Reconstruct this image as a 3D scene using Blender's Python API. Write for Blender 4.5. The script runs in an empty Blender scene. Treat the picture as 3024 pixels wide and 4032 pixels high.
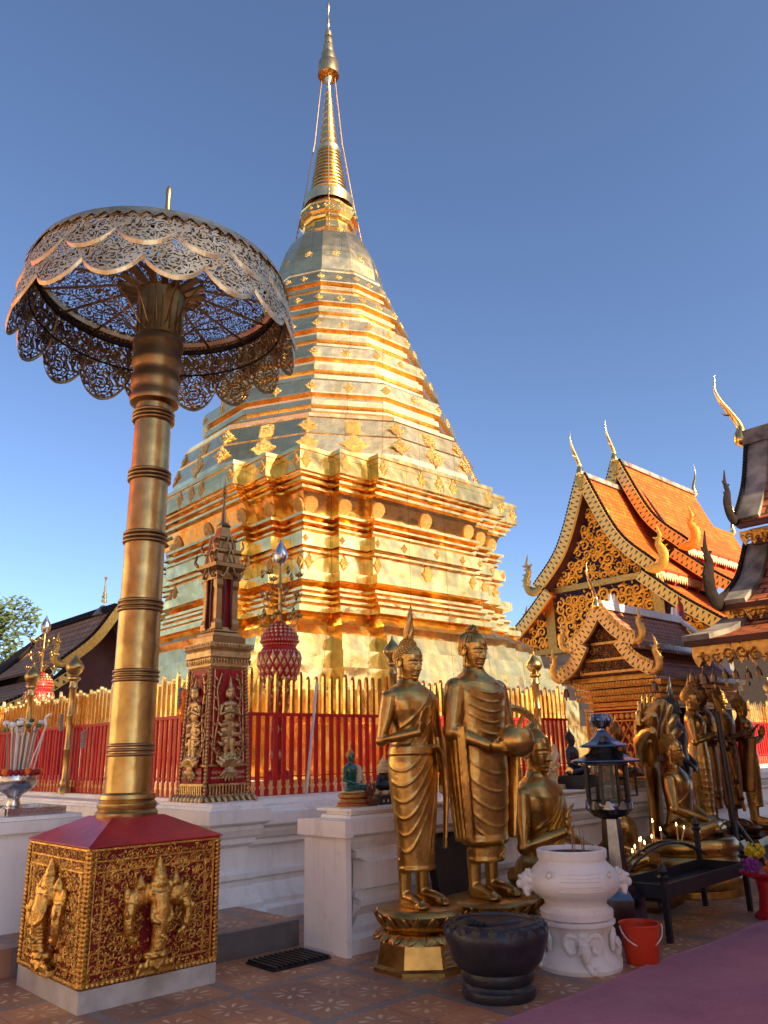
import bpy, math, random
from mathutils import Vector, Matrix, noise as mnoise
from math import sin, cos, pi, radians as rad, sqrt, atan2
random.seed(7)
sc = bpy.context.scene
col = sc.collection

# ------------------------------------------------------------------ camera, sky, sun, exposure
# world X runs away to the right (along the white plinth), world Y away to the left
YAW = rad(46.4); PITCH = rad(17.0); ROLL = rad(-1.37); CAMH = 1.4
fwd_h = Vector((cos(YAW), sin(YAW), 0)); fwd_h = Vector((0.6896, 0.7242, 0)).normalized()
rt_h = Vector((fwd_h.y, -fwd_h.x, 0))
fwd = fwd_h*cos(PITCH) + Vector((0, 0, sin(PITCH)))
upv = -fwd_h*sin(PITCH) + Vector((0, 0, cos(PITCH)))
cr = rt_h*cos(ROLL) + upv*sin(ROLL)
cu = -rt_h*sin(ROLL) + upv*cos(ROLL)
cam = bpy.data.cameras.new('camera'); camo = bpy.data.objects.new('camera', cam); col.objects.link(camo)
M = Matrix((cr, cu, -fwd)).transposed().to_4x4(); M.translation = (0, 0, CAMH)
camo.matrix_world = M
cam.sensor_fit = 'VERTICAL'; cam.sensor_height = 36; cam.lens = 36*3100/4032
cam.clip_start = 0.05; cam.clip_end = 3000
sc.camera = camo

SUN_EL = rad(25); sd = Vector((0.20, -0.98, 0)).normalized()
w = bpy.data.worlds.new('World'); sc.world = w; w.use_nodes = True
nt = w.node_tree; sky = nt.nodes.new('ShaderNodeTexSky'); sky.sky_type = 'NISHITA'; sky.sun_disc = False
sky.sun_elevation = SUN_EL; sky.sun_rotation = atan2(sd.x, sd.y); sky.altitude = 1000; sky.air_density = 0.6; sky.dust_density = 2.0; sky.ozone_density = 2.3
bg = nt.nodes['Background']; nt.links.new(sky.outputs[0], bg.inputs[0]); bg.inputs[1].default_value = 0.12
sl = bpy.data.lights.new('sun', 'SUN'); sl.energy = 5.0; sl.angle = rad(0.55); sl.color = (1.0, 0.775, 0.47)
so = bpy.data.objects.new('sun', sl); col.objects.link(so)
so.rotation_euler = (-(sd*cos(SUN_EL) + Vector((0, 0, sin(SUN_EL))))).to_track_quat('-Z', 'Y').to_euler()
sc.view_settings.view_transform = 'Standard'; sc.view_settings.look = 'None'
sc.view_settings.exposure = 1.3; sc.view_settings.gamma = 1.0
sc.cycles.max_bounces = 8; sc.cycles.glossy_bounces = 5; sc.cycles.diffuse_bounces = 4; sc.cycles.transparent_max_bounces = 16
sc.cycles.sample_clamp_indirect = 6; sc.cycles.blur_glossy = 0.6

# ------------------------------------------------------------------ materials
def newmat(name):
    m = bpy.data.materials.new(name); m.use_nodes = True
    n = m.node_tree.nodes; b = n['Principled BSDF']
    return m, m.node_tree, b
def N(nt, typ, **kw):
    n = nt.nodes.new(typ)
    for k, v in kw.items():
        if k.startswith('i_'):
            key = k[2:]; key = int(key) if key.isdigit() else key.replace('_', ' ')
            n.inputs[key].default_value = v
        else: setattr(n, k, v)
    return n
def math_(nt, op, a, b=None, c=None):
    n = nt.nodes.new('ShaderNodeMath'); n.operation = op
    for i, x in enumerate((a, b, c)):
        if x is None: continue
        if isinstance(x, (int, float)): n.inputs[i].default_value = x
        else: nt.links.new(x, n.inputs[i])
    return n.outputs[0]
def mixc(nt, f, a, b):
    n = nt.nodes.new('ShaderNodeMix'); n.data_type = 'RGBA'
    for idx, x in ((0, f), (6, a), (7, b)):
        if isinstance(x, (int, float)): n.inputs[idx].default_value = x
        elif isinstance(x, tuple): n.inputs[idx].default_value = x if len(x) == 4 else (*x, 1)
        else: nt.links.new(x, n.inputs[idx])
    return n.outputs[2]
def ramp(nt, f, stops):
    n = nt.nodes.new('ShaderNodeValToRGB'); e = n.color_ramp.elements
    while len(e) < len(stops): e.new(0.5)
    for i, (p, c) in enumerate(stops):
        e[i].position = p; e[i].color = (*c, 1) if len(c) == 3 else c
    nt.links.new(f, n.inputs[0]); return n.outputs[0]
def coords(nt, kind='Object'):
    return nt.nodes.new('ShaderNodeTexCoord').outputs[kind]
def noise_(nt, vec, scale, detail=3, rough=0.55):
    n = N(nt, 'ShaderNodeTexNoise'); n.inputs['Scale'].default_value = scale; n.inputs['Detail'].default_value = detail
    n.inputs['Roughness'].default_value = rough
    if vec is not None: nt.links.new(vec, n.inputs['Vector'])
    return n.outputs['Fac']
def bump(nt, b, h, strength, dist=0.02, prev=None):
    n = N(nt, 'ShaderNodeBump'); n.inputs['Strength'].default_value = strength; n.inputs['Distance'].default_value = dist
    nt.links.new(h, n.inputs['Height'])
    if prev is not None: nt.links.new(prev, n.inputs['Normal'])
    nt.links.new(n.outputs[0], b.inputs['Normal']); return n.outputs[0]

def nt_mul(nt, a, b):
    n = nt.nodes.new('ShaderNodeMix'); n.data_type = 'RGBA'; n.blend_type = 'MULTIPLY'; n.inputs[0].default_value = 1
    nt.links.new(a, n.inputs[6]); nt.links.new(b, n.inputs[7]); return n.outputs[2]
def plain(name, c1, c2=None, rough=0.6, scale=6, metal=0.0, bs=0.0, bscale=40, bdist=0.005, coat=0.0, spec=0.5):
    m, t, b = newmat(name)
    c2 = c2 or tuple(x*0.75 for x in c1)
    v = coords(t); f = noise_(t, v, scale, 5)
    t.links.new(ramp(t, f, [(0.3, c1), (0.7, c2)]), b.inputs['Base Color'])
    b.inputs['Roughness'].default_value = rough; b.inputs['Metallic'].default_value = metal
    b.inputs['Specular IOR Level'].default_value = spec
    if coat: b.inputs['Coat Weight'].default_value = coat; b.inputs['Coat Roughness'].default_value = 0.12
    if bs: bump(t, b, noise_(t, v, bscale, 4), bs, bdist)
    return m
def goldmat(name, c1, c2, r0, r1, scale=3.0, wr=0.25, wscale=1.6, wdist=0.08, fine=0.0, fscale=40, fdist=0.01):
    m, t, b = newmat(name)
    v = coords(t); f = noise_(t, v, scale, 6, 0.6)
    t.links.new(ramp(t, f, [(0.35, c1), (0.68, c2)]), b.inputs['Base Color'])
    f2 = noise_(t, v, scale*2.3, 4)
    t.links.new(math_(t, 'MULTIPLY_ADD', f2, r1-r0, r0), b.inputs['Roughness'])
    b.inputs['Metallic'].default_value = 1.0
    p = None
    if name in ('leafgold', 'palegold'):
        sx = N(t, 'ShaderNodeSeparateXYZ'); t.links.new(v, sx.inputs[0]); cb = N(t, 'ShaderNodeCombineXYZ')
        t.links.new(math_(t, 'SUBTRACT', sx.outputs[0], sx.outputs[1]), cb.inputs[0]); t.links.new(sx.outputs[2], cb.inputs[1])
        br = N(t, 'ShaderNodeTexBrick'); t.links.new(cb.outputs[0], br.inputs['Vector']); br.inputs['Scale'].default_value = 1; br.inputs['Brick Width'].default_value = 1.15; br.inputs['Row Height'].default_value = 7.3; br.offset = 0.37
        br.inputs['Mortar Size'].default_value = 0.008; br.inputs['Color1'].default_value = (1, 1, 1, 1); br.inputs['Color2'].default_value = (0.92, 0.89, 0.84, 1); br.inputs['Mortar'].default_value = (0.6, 0.5, 0.38, 1); br.inputs['Bias'].default_value = -0.2
        src = b.inputs['Base Color'].links[0].from_socket
        mx = nt_mul(t, src, br.outputs['Color']); st = ramp(t, noise_(t, v, 0.8, 8, 0.7), [(0.48, (1, 1, 1)), (0.66, (0.84, 0.77, 0.66))])
        t.links.new(nt_mul(t, mx, st), b.inputs['Base Color'])
        p = bump(t, b, br.outputs['Fac'], -0.35, 0.02)
    if wr: p = bump(t, b, noise_(t, v, wscale, 2, 0.45), wr, wdist, p)
    if fine: bump(t, b, noise_(t, v, fscale, 3), fine, fdist, p)
    return m
MAT = {}
MAT['leafgold'] = goldmat('leafgold', (0.95, 0.645, 0.24), (0.90, 0.54, 0.14), 0.10, 0.26, 2.0, 0.5, 1.3, 0.14, 0.22, 8, 0.02)
MAT['palegold'] = goldmat('palegold', (0.97, 0.745, 0.39), (0.92, 0.66, 0.29), 0.19, 0.36, 2.0, 0.35, 1.3, 0.12, 0.2, 9, 0.02)
MAT['ornament'] = goldmat('ornament', (0.98, 0.70, 0.28), (0.90, 0.52, 0.12), 0.25, 0.42, 9, 0, 1, 1, 1.0, 26, 0.08)
MAT['bronze'] = goldmat('bronze', (0.64, 0.40, 0.115), (0.36, 0.20, 0.055), 0.20, 0.42, 6, 0.12, 9, 0.01, 0.15, 34, 0.01)
MAT['bronze_dark'] = goldmat('bronze_dark', (0.30, 0.165, 0.05), (0.17, 0.09, 0.03), 0.3, 0.5, 5, 0.0, 1, 1, 0.15, 30, 0.01)
MAT['brass'] = goldmat('brass', (0.54, 0.37, 0.135), (0.30, 0.18, 0.06), 0.20, 0.46, 5, 0.45, 5, 0.025, 0.12, 60, 0.004)
MAT['brass_ring'] = goldmat('brass_ring', (0.34, 0.21, 0.09), (0.25, 0.15, 0.06), 0.3, 0.45, 6, 0, 1, 1, 0.1, 60, 0.004)
MAT['carvegold'] = goldmat('carvegold', (0.80, 0.47, 0.12), (0.50, 0.27, 0.06), 0.28, 0.5, 14, 0, 1, 1, 0.6, 70, 0.012)
MAT['carvegold_bright'] = plain('gilt_bounce_bright', (1.0, 0.52, 0.06), (0.85, 0.36, 0.03), 0.4, 10, metal=0.15, bs=0.5, bscale=40, bdist=0.02)  # lighter copy of carvegold, with bounce light put into its colour
MAT['silver'] = goldmat('silver', (0.62, 0.61, 0.60), (0.42, 0.41, 0.41), 0.16, 0.34, 8, 0, 1, 1, 0.3, 40, 0.006)
MAT['steel_dark'] = goldmat('steel_dark', (0.25, 0.26, 0.29), (0.14, 0.14, 0.16), 0.12, 0.3, 8, 0.1, 6, 0.02)
MAT['red'] = plain('red_lacquer', (0.40, 0.009, 0.010), (0.22, 0.007, 0.010), 0.5, 7, coat=0.06, spec=0.3)
MAT['fencered'] = plain('fence_red_paint', (0.58, 0.012, 0.010), (0.40, 0.010, 0.010), 0.45, 6, spec=0.35)
MAT['reddeep'] = plain('deep_red_ground', (0.20, 0.006, 0.008), (0.12, 0.004, 0.006), 0.5, 9, spec=0.3)
MAT['redcap'] = plain('red_cap', (0.50, 0.010, 0.018), (0.28, 0.008, 0.016), 0.40, 4, coat=0.12, bs=0.4, bscale=6, bdist=0.02)
MAT['redwall'] = plain('red_wall', (0.48, 0.03, 0.03), (0.36, 0.02, 0.02), 0.6, 3)
MAT['darkred'] = plain('dark_red_wood', (0.10, 0.018, 0.012), (0.06, 0.012, 0.008), 0.6, 4, bs=0.3)
MAT['white'] = plain('white_plaster', (0.84, 0.80, 0.74), (0.74, 0.69, 0.63), 0.62, 2.2, bs=0.15, bscale=25)
def stained(name, c1, c2, dirt):
    m, t, b = newmat(name); v = coords(t); mp = N(t, 'ShaderNodeMapping'); mp.inputs['Scale'].default_value = (9, 9, 0.8); t.links.new(v, mp.inputs[0])
    f1 = noise_(t, v, 2.0, 6, 0.65); f2 = noise_(t, mp.outputs[0], 1.0, 5, 0.7); f3 = noise_(t, v, 11, 6, 0.75)
    base = ramp(t, f1, [(0.3, c1), (0.7, c2)])
    k = math_(t, 'MULTIPLY', ramp(t, f2, [(0.50, (0, 0, 0)), (0.78, (0.7, 0.7, 0.7))]), ramp(t, f1, [(0.4, (0.2, 0.2, 0.2)), (0.65, (1, 1, 1))]))
    c = mixc(t, k, base, dirt); c = mixc(t, ramp(t, f3, [(0.62, (0, 0, 0)), (0.74, (0.55, 0.55, 0.55))]), c, dirt)
    t.links.new(c, b.inputs['Base Color']); b.inputs['Roughness'].default_value = 0.62
    bump(t, b, noise_(t, v, 22, 5), 0.25, 0.008); return m
MAT['white'] = stained('white_plaster', (0.88, 0.85, 0.78), (0.80, 0.76, 0.69), (0.46, 0.40, 0.34))
MAT['urnwhite'] = stained('white_stone', (0.84, 0.81, 0.75), (0.74, 0.70, 0.64), (0.44, 0.39, 0.34))
MAT['marble'] = plain('grey_marble', (0.55, 0.52, 0.48), (0.34, 0.31, 0.28), 0.35, 7)
_old = plain('white_stone', (0.80, 0.77, 0.73), (0.66, 0.62, 0.58), 0.55, 9, bs=0.2, bscale=60)
MAT['black'] = plain('black_iron', (0.012, 0.013, 0.016), (0.022, 0.02, 0.02), 0.42, 20, bs=0.4, bscale=80)
MAT['blackstone'] = plain('black_lacquer_stone', (0.010, 0.012, 0.017), (0.028, 0.028, 0.032), 0.4, 14, bs=0.4, bscale=45)
MAT['bucket'] = plain('orange_plastic', (0.62, 0.045, 0.008), (0.55, 0.035, 0.006), 0.45, 5)
MAT['whiteplastic'] = plain('white_plastic', (0.75, 0.72, 0.68), None, 0.4)
MAT['carpet_old'] = plain('purple_carpet', (0.52, 0.22, 0.25), (0.38, 0.165, 0.20), 0.95, 1.6, bs=0.7, bscale=160, bdist=0.01, spec=0.1)
def carpetmat():
    m, t, b = newmat('purple_carpet'); v = coords(t)
    f = noise_(t, v, 1.3, 6, 0.7); g = noise_(t, v, 26, 4, 0.7); h = noise_(t, v, 170, 2)
    c = ramp(t, f, [(0.30, (0.55, 0.25, 0.28)), (0.55, (0.46, 0.20, 0.24)), (0.72, (0.33, 0.15, 0.19))])
    c = mixc(t, ramp(t, g, [(0.55, (0, 0, 0)), (0.75, (0.45, 0.45, 0.45))]), c, (0.26, 0.13, 0.15))
    t.links.new(c, b.inputs['Base Color']); b.inputs['Roughness'].default_value = 0.95; b.inputs['Specular IOR Level'].default_value = 0.1
    p = bump(t, b, h, 0.8, 0.01); bump(t, b, noise_(t, v, 2.2, 3), 0.35, 0.05, p); return m
MAT['carpet'] = carpetmat()
MAT['concrete'] = plain('grey_concrete', (0.15, 0.13, 0.12), (0.085, 0.075, 0.07), 0.75, 5, bs=0.3)
MAT['greywall'] = plain('grey_wall', (0.20, 0.18, 0.16), (0.13, 0.12, 0.11), 0.8, 2)
MAT['oldplaster'] = plain('weathered_plaster', (0.33, 0.29, 0.24), (0.05, 0.045, 0.04), 0.85, 3.2, bs=0.3)
MAT['darkwood'] = plain('dark_carved_wood', (0.030, 0.022, 0.019), (0.016, 0.012, 0.012), 0.9, 8, bs=0.6, bscale=30, bdist=0.02, spec=0.1)
MAT['emerald'] = plain('green_glass', (0.008, 0.11, 0.075), (0.006, 0.06, 0.05), 0.15, 10, coat=0.5)
MAT['cream'] = plain('cream_cloth', (0.62, 0.52, 0.34), (0.5, 0.4, 0.24), 0.6, 12)
MAT['brownstone'] = plain('brown_ceramic', (0.16, 0.05, 0.025), (0.10, 0.03, 0.015), 0.35, 10)
MAT['leaf'] = plain('tree_leaf', (0.085, 0.11, 0.030), (0.05, 0.075, 0.02), 0.6, 2.5)
MAT['bark'] = plain('bark', (0.09, 0.06, 0.04), None, 0.9)
MAT['wax'] = plain('candle_wax', (0.8, 0.45, 0.12), None, 0.5)
MAT['marigold'] = plain('orange_flower', (0.80, 0.20, 0.01), (0.65, 0.12, 0.01), 0.8, 30)
MAT['yellowflower'] = plain('yellow_flower', (0.72, 0.55, 0.02), None, 0.8)
MAT['purpleflower'] = plain('purple_flower', (0.25, 0.04, 0.30), None, 0.8)
MAT['greenstem'] = plain('green_stem', (0.06, 0.14, 0.03), None, 0.7)
MAT['garland'] = plain('dry_white_garland', (0.42, 0.36, 0.30), None, 0.9)
MAT['whitegold'] = plain('cream_gold_paint', (0.75, 0.58, 0.30), (0.62, 0.44, 0.18), 0.45, 8, metal=0.3)
MAT['blueglass'] = plain('blue_mosaic', (0.02, 0.02, 0.07), (0.035, 0.016, 0.02), 0.8, 5, spec=0.15)
MAT['ash'] = plain('ash', (0.05, 0.045, 0.045), (0.02, 0.02, 0.02), 0.95, 40)
MAT['stick'] = plain('incense_stick', (0.35, 0.20, 0.12), None, 0.8)
MAT['letter'] = plain('pale_lettering', (0.62, 0.50, 0.28), None, 0.6)
MAT['letter_dim'] = plain('worn_lettering', (0.58, 0.50, 0.36), None, 0.6)
MAT['flagyellow'] = plain('yellow_cloth', (0.8, 0.42, 0.02), None, 0.8)
def glass_dark():
    m, t, b = newmat('smoked_pane'); b.inputs['Base Color'].default_value = (0.02, 0.02, 0.02, 1)
    b.inputs['Roughness'].default_value = 0.08; b.inputs['Alpha'].default_value = 0.35; return m
MAT['pane'] = glass_dark()
def flame():
    m, t, b = newmat('candle_flame'); b.inputs['Emission Color'].default_value = (1, 0.62, 0.2, 1)
    b.inputs['Emission Strength'].default_value = 9; return m
MAT['flame'] = flame()

def tilemat(name, c1, c2, tw, th, rough=0.55, bs=0.8, joint=(0.03, 0.012, 0.006), jw=0.02, metal=0.0, scale_edge=True):
    m, t, b = newmat(name)
    uv = coords(t, 'UV')
    br = N(t, 'ShaderNodeTexBrick'); t.links.new(uv, br.inputs['Vector'])
    br.inputs['Color1'].default_value = (*c1, 1); br.inputs['Color2'].default_value = (*c2, 1); br.inputs['Mortar'].default_value = (*joint, 1)
    br.inputs['Scale'].default_value = 1; br.inputs['Brick Width'].default_value = tw; br.inputs['Row Height'].default_value = th
    br.inputs['Mortar Size'].default_value = jw; br.inputs['Mortar Smooth'].default_value = 0.3; br.inputs['Bias'].default_value = 0.0
    f = noise_(t, coords(t), 1.3, 6, 0.65)
    dk = tuple(x*0.45 for x in c2)
    t.links.new(mixc(t, math_(t, 'MULTIPLY', ramp(t, f, [(0.45, (0, 0, 0)), (0.75, (1, 1, 1))]), 0.7), br.outputs['Color'], dk), b.inputs['Base Color'])
    b.inputs['Roughness'].default_value = rough; b.inputs['Metallic'].default_value = metal; b.inputs['Specular IOR Level'].default_value = 0.25 if rough > 0.45 else 0.5
    sx = N(t, 'ShaderNodeSeparateXYZ'); t.links.new(uv, sx.inputs[0])
    saw = math_(t, 'FRACT', math_(t, 'DIVIDE', sx.outputs[1], th))
    p = bump(t, b, saw, bs, th*0.35)
    bump(t, b, br.outputs['Fac'], -0.5, th*0.2, p)
    return m
MAT['orangetile'] = tilemat('orange_roof_tile', (0.80, 0.155, 0.008), (0.58, 0.085, 0.006), 0.24, 0.20, 0.75, 0.8, (0.22, 0.04, 0.006), 0.02)
MAT['browntile'] = tilemat('brown_glazed_tile', (0.40, 0.105, 0.034), (0.27, 0.070, 0.022), 0.12, 0.095, 0.65, 1.0, (0.46, 0.30, 0.18), 0.010)
MAT['redtile'] = tilemat('dark_red_tile', (0.58, 0.17, 0.05), (0.42, 0.115, 0.035), 0.24, 0.19, 0.6, 1.0, (0.06, 0.025, 0.015), 0.022)
MAT['halltile'] = tilemat('old_brown_tile', (0.50, 0.24, 0.13), (0.36, 0.16, 0.085), 0.35, 0.28, 0.9, 0.8, (0.16, 0.08, 0.05), 0.03)

def barge(name, ca, cb, cc):
    # gilded zigzag over coloured mosaic, in UV metres (u along, v across 0..1)
    m, t, b = newmat(name); uv = coords(t, 'UV')
    sx = N(t, 'ShaderNodeSeparateXYZ'); t.links.new(uv, sx.inputs[0])
    tri = math_(t, 'PINGPONG', sx.outputs[0], 0.5)           # 0..0.5 triangle
    d = math_(t, 'ABSOLUTE', math_(t, 'SUBTRACT', math_(t, 'MULTIPLY', tri, 2.0), sx.outputs[1]))
    line = math_(t, 'LESS_THAN', d, 0.48)
    edge = math_(t, 'GREATER_THAN', math_(t, 'ABSOLUTE', math_(t, 'SUBTRACT', sx.outputs[1], 0.5)), 0.40)
    gold = math_(t, 'MAXIMUM', line, edge)
    side = math_(t, 'GREATER_THAN', math_(t, 'MULTIPLY', tri, 2.0), sx.outputs[1])
    t.links.new(mixc(t, gold, mixc(t, side, ca, cb), cc), b.inputs['Base Color'])
    t.links.new(math_(t, 'MULTIPLY', gold, 0.2), b.inputs['Metallic'])
    b.inputs['Roughness'].default_value = 0.35
    bump(t, b, gold, 0.8, 0.03)
    return m
MAT['barge'] = barge('green_gold_mosaic', (0.012, 0.085, 0.03), (0.05, 0.07, 0.02), (0.92, 0.54, 0.12))
MAT['barge_small'] = barge('dark_gold_openwork', (0.02, 0.03, 0.02), (0.01, 0.07, 0.03), (0.85, 0.50, 0.13))

def filigree(name, c1, c2, scale, cut):
    m, t, b = newmat(name); v = coords(t)
    n1 = noise_(t, v, scale, 1.2, 0.5)
    fr = math_(t, 'FRACT', math_(t, 'MULTIPLY', n1, 6.5))
    vo = N(t, 'ShaderNodeTexVoronoi'); vo.feature = 'DISTANCE_TO_EDGE'; vo.inputs['Scale'].default_value = scale*1.5; t.links.new(v, vo.inputs['Vector'])
    solid = math_(t, 'MAXIMUM', math_(t, 'GREATER_THAN', fr, cut), math_(t, 'LESS_THAN', vo.outputs['Distance'], 0.045))
    t.links.new(ramp(t, noise_(t, v, 5, 4), [(0.35, c1), (0.65, c2)]), b.inputs['Base Color'])
    b.inputs['Metallic'].default_value = 0.85; b.inputs['Roughness'].default_value = 0.48
    t.links.new(solid, b.inputs['Alpha'])
    bump(t, b, n1, 0.3, 0.02)
    return m
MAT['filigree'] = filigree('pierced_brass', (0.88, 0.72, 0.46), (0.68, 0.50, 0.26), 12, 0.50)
MAT['filigree_shade'] = filigree('pierced_shaded_back', (0.20, 0.13, 0.07), (0.13, 0.08, 0.045), 12, 0.50)  # darker back of the brass, the canopy's inner shade put into its colour
MAT['palebrass'] = goldmat('palebrass', (0.74, 0.60, 0.37), (0.52, 0.38, 0.19), 0.35, 0.5, 9)
MAT['carvebronze'] = goldmat('carvebronze', (0.68, 0.47, 0.22), (0.40, 0.25, 0.10), 0.28, 0.5, 14, 0, 1, 1, 0.6, 70, 0.012)
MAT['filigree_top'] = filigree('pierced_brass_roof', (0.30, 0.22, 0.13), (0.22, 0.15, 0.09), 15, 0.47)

def latticed(name):   # red urn skin with gold lozenges, UV: u around, v up
    return plain(name, (0.30, 0.01, 0.015), (0.22, 0.008, 0.012), 0.4, 6, coat=0.2)

def tilefloor():
    m, t, b = newmat('flower_tile_floor'); v = coords(t)
    sx = N(t, 'ShaderNodeSeparateXYZ'); t.links.new(v, sx.inputs[0])
    P = 0.80; band = 0.075
    fx = math_(t, 'MULTIPLY', math_(t, 'FRACT', math_(t, 'DIVIDE', math_(t, 'ADD', sx.outputs[0], 0.13), P)), P)
    fy = math_(t, 'MULTIPLY', math_(t, 'FRACT', math_(t, 'DIVIDE', math_(t, 'ADD', sx.outputs[1], 0.2), P)), P)
    isb = math_(t, 'MAXIMUM', math_(t, 'LESS_THAN', fx, band), math_(t, 'LESS_THAN', fy, band))
    T = (P-band)/2
    lx = math_(t, 'SUBTRACT', math_(t, 'FRACT', math_(t, 'DIVIDE', math_(t, 'SUBTRACT', fx, band), T)), 0.5)
    ly = math_(t, 'SUBTRACT', math_(t, 'FRACT', math_(t, 'DIVIDE', math_(t, 'SUBTRACT', fy, band), T)), 0.5)
    def flower(lx, ly, k, r0, r1, wd):
        r = math_(t, 'SQRT', math_(t, 'ADD', math_(t, 'MULTIPLY', lx, lx), math_(t, 'MULTIPLY', ly, ly)))
        th = math_(t, 'ARCTAN2', ly, lx)
        pk = math_(t, 'COSINE', math_(t, 'MULTIPLY', th, k))
        rr = math_(t, 'MULTIPLY', math_(t, 'SUBTRACT', r, (r0+r1)/2), 2/(r1-r0))
        prof = math_(t, 'SUBTRACT', 1.0, math_(t, 'MULTIPLY', rr, rr))
        return math_(t, 'GREATER_THAN', math_(t, 'MULTIPLY', math_(t, 'MAXIMUM', prof, 0.0), math_(t, 'MAXIMUM', pk, 0.0)), wd)
    f1 = flower(lx, ly, 8, 0.10, 0.36, 0.42)
    ax = math_(t, 'SUBTRACT', 0.5, math_(t, 'ABSOLUTE', lx)); ay = math_(t, 'SUBTRACT', 0.5, math_(t, 'ABSOLUTE', ly))
    f2 = flower(ax, ay, 4, 0.03, 0.17, 0.6)
    f3 = flower(math_(t, 'ABSOLUTE', lx), ay, 2, 0.03, 0.10, 0.5)
    fl = math_(t, 'MAXIMUM', math_(t, 'MAXIMUM', f1, f2), f3)
    wn = noise_(t, v, 9, 5, 0.7)
    fl = math_(t, 'MULTIPLY', fl, ramp(t, noise_(t, v, 1.7, 4, 0.7), [(0.36, (0.25, 0.25, 0.25)), (0.56, (1, 1, 1))]))
    fl = math_(t, 'MULTIPLY', fl, ramp(t, wn, [(0.33, (0.1, 0.1, 0.1)), (0.55, (0.8, 0.8, 0.8))]))
    tn = noise_(t, v, 2.2, 5, 0.6)
    base = ramp(t, tn, [(0.3, (0.46, 0.225, 0.105)), (0.55, (0.36, 0.175, 0.10)), (0.75, (0.25, 0.13, 0.085))])
    wn_ = N(t, 'ShaderNodeTexWhiteNoise'); wn_.noise_dimensions = '2D'; cb = N(t, 'ShaderNodeCombineXYZ')
    t.links.new(math_(t, 'FLOOR', math_(t, 'DIVIDE', math_(t, 'ADD', sx.outputs[0], 0.055), P/2)), cb.inputs[0]); t.links.new(math_(t, 'FLOOR', math_(t, 'DIVIDE', math_(t, 'ADD', sx.outputs[1], 0.125), P/2)), cb.inputs[1]); t.links.new(cb.outputs[0], wn_.inputs['Vector'])
    base = nt_mul(t, base, ramp(t, wn_.outputs['Value'], [(0.0, (0.72, 0.72, 0.76)), (0.5, (1, 1, 1)), (1.0, (1.28, 1.18, 1.0))]))
    c = mixc(t, fl, base, (0.80, 0.66, 0.44))
    jo = math_(t, 'GREATER_THAN', math_(t, 'MAXIMUM', math_(t, 'ABSOLUTE', lx), math_(t, 'ABSOLUTE', ly)), 0.488)
    c = mixc(t, math_(t, 'MULTIPLY', jo, 0.6), c, (0.07, 0.05, 0.045))
    c = mixc(t, isb, c, ramp(t, wn, [(0.3, (0.26, 0.21, 0.18)), (0.7, (0.18, 0.15, 0.13))]))
    t.links.new(c, b.inputs['Base Color'])
    t.links.new(math_(t, 'MULTIPLY_ADD', wn, 0.35, 0.28), b.inputs['Roughness'])
    p = bump(t, b, noise_(t, v, 45, 4), 0.25, 0.006)
    bump(t, b, math_(t, 'MAXIMUM', jo, isb), -0.6, 0.008, p)
    return m
MAT['bouncewall'] = plain('cream_bounce_wall', (0.86, 0.77, 0.58), (0.78, 0.69, 0.52), 0.8, 1.0)  # walls of the added halls, coloured to bounce warm light
MAT['lozenge'] = plain('mirror_gilt', (0.62, 0.46, 0.24), (0.40, 0.27, 0.12), 0.35, 30, metal=0.6)
MAT['bounceground'] = plain('pale_bounce_paving', (0.72, 0.64, 0.48), (0.62, 0.54, 0.40), 0.8, 0.8)  # unseen paving, made pale to bounce warm light
MAT['floor'] = tilefloor()

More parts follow.
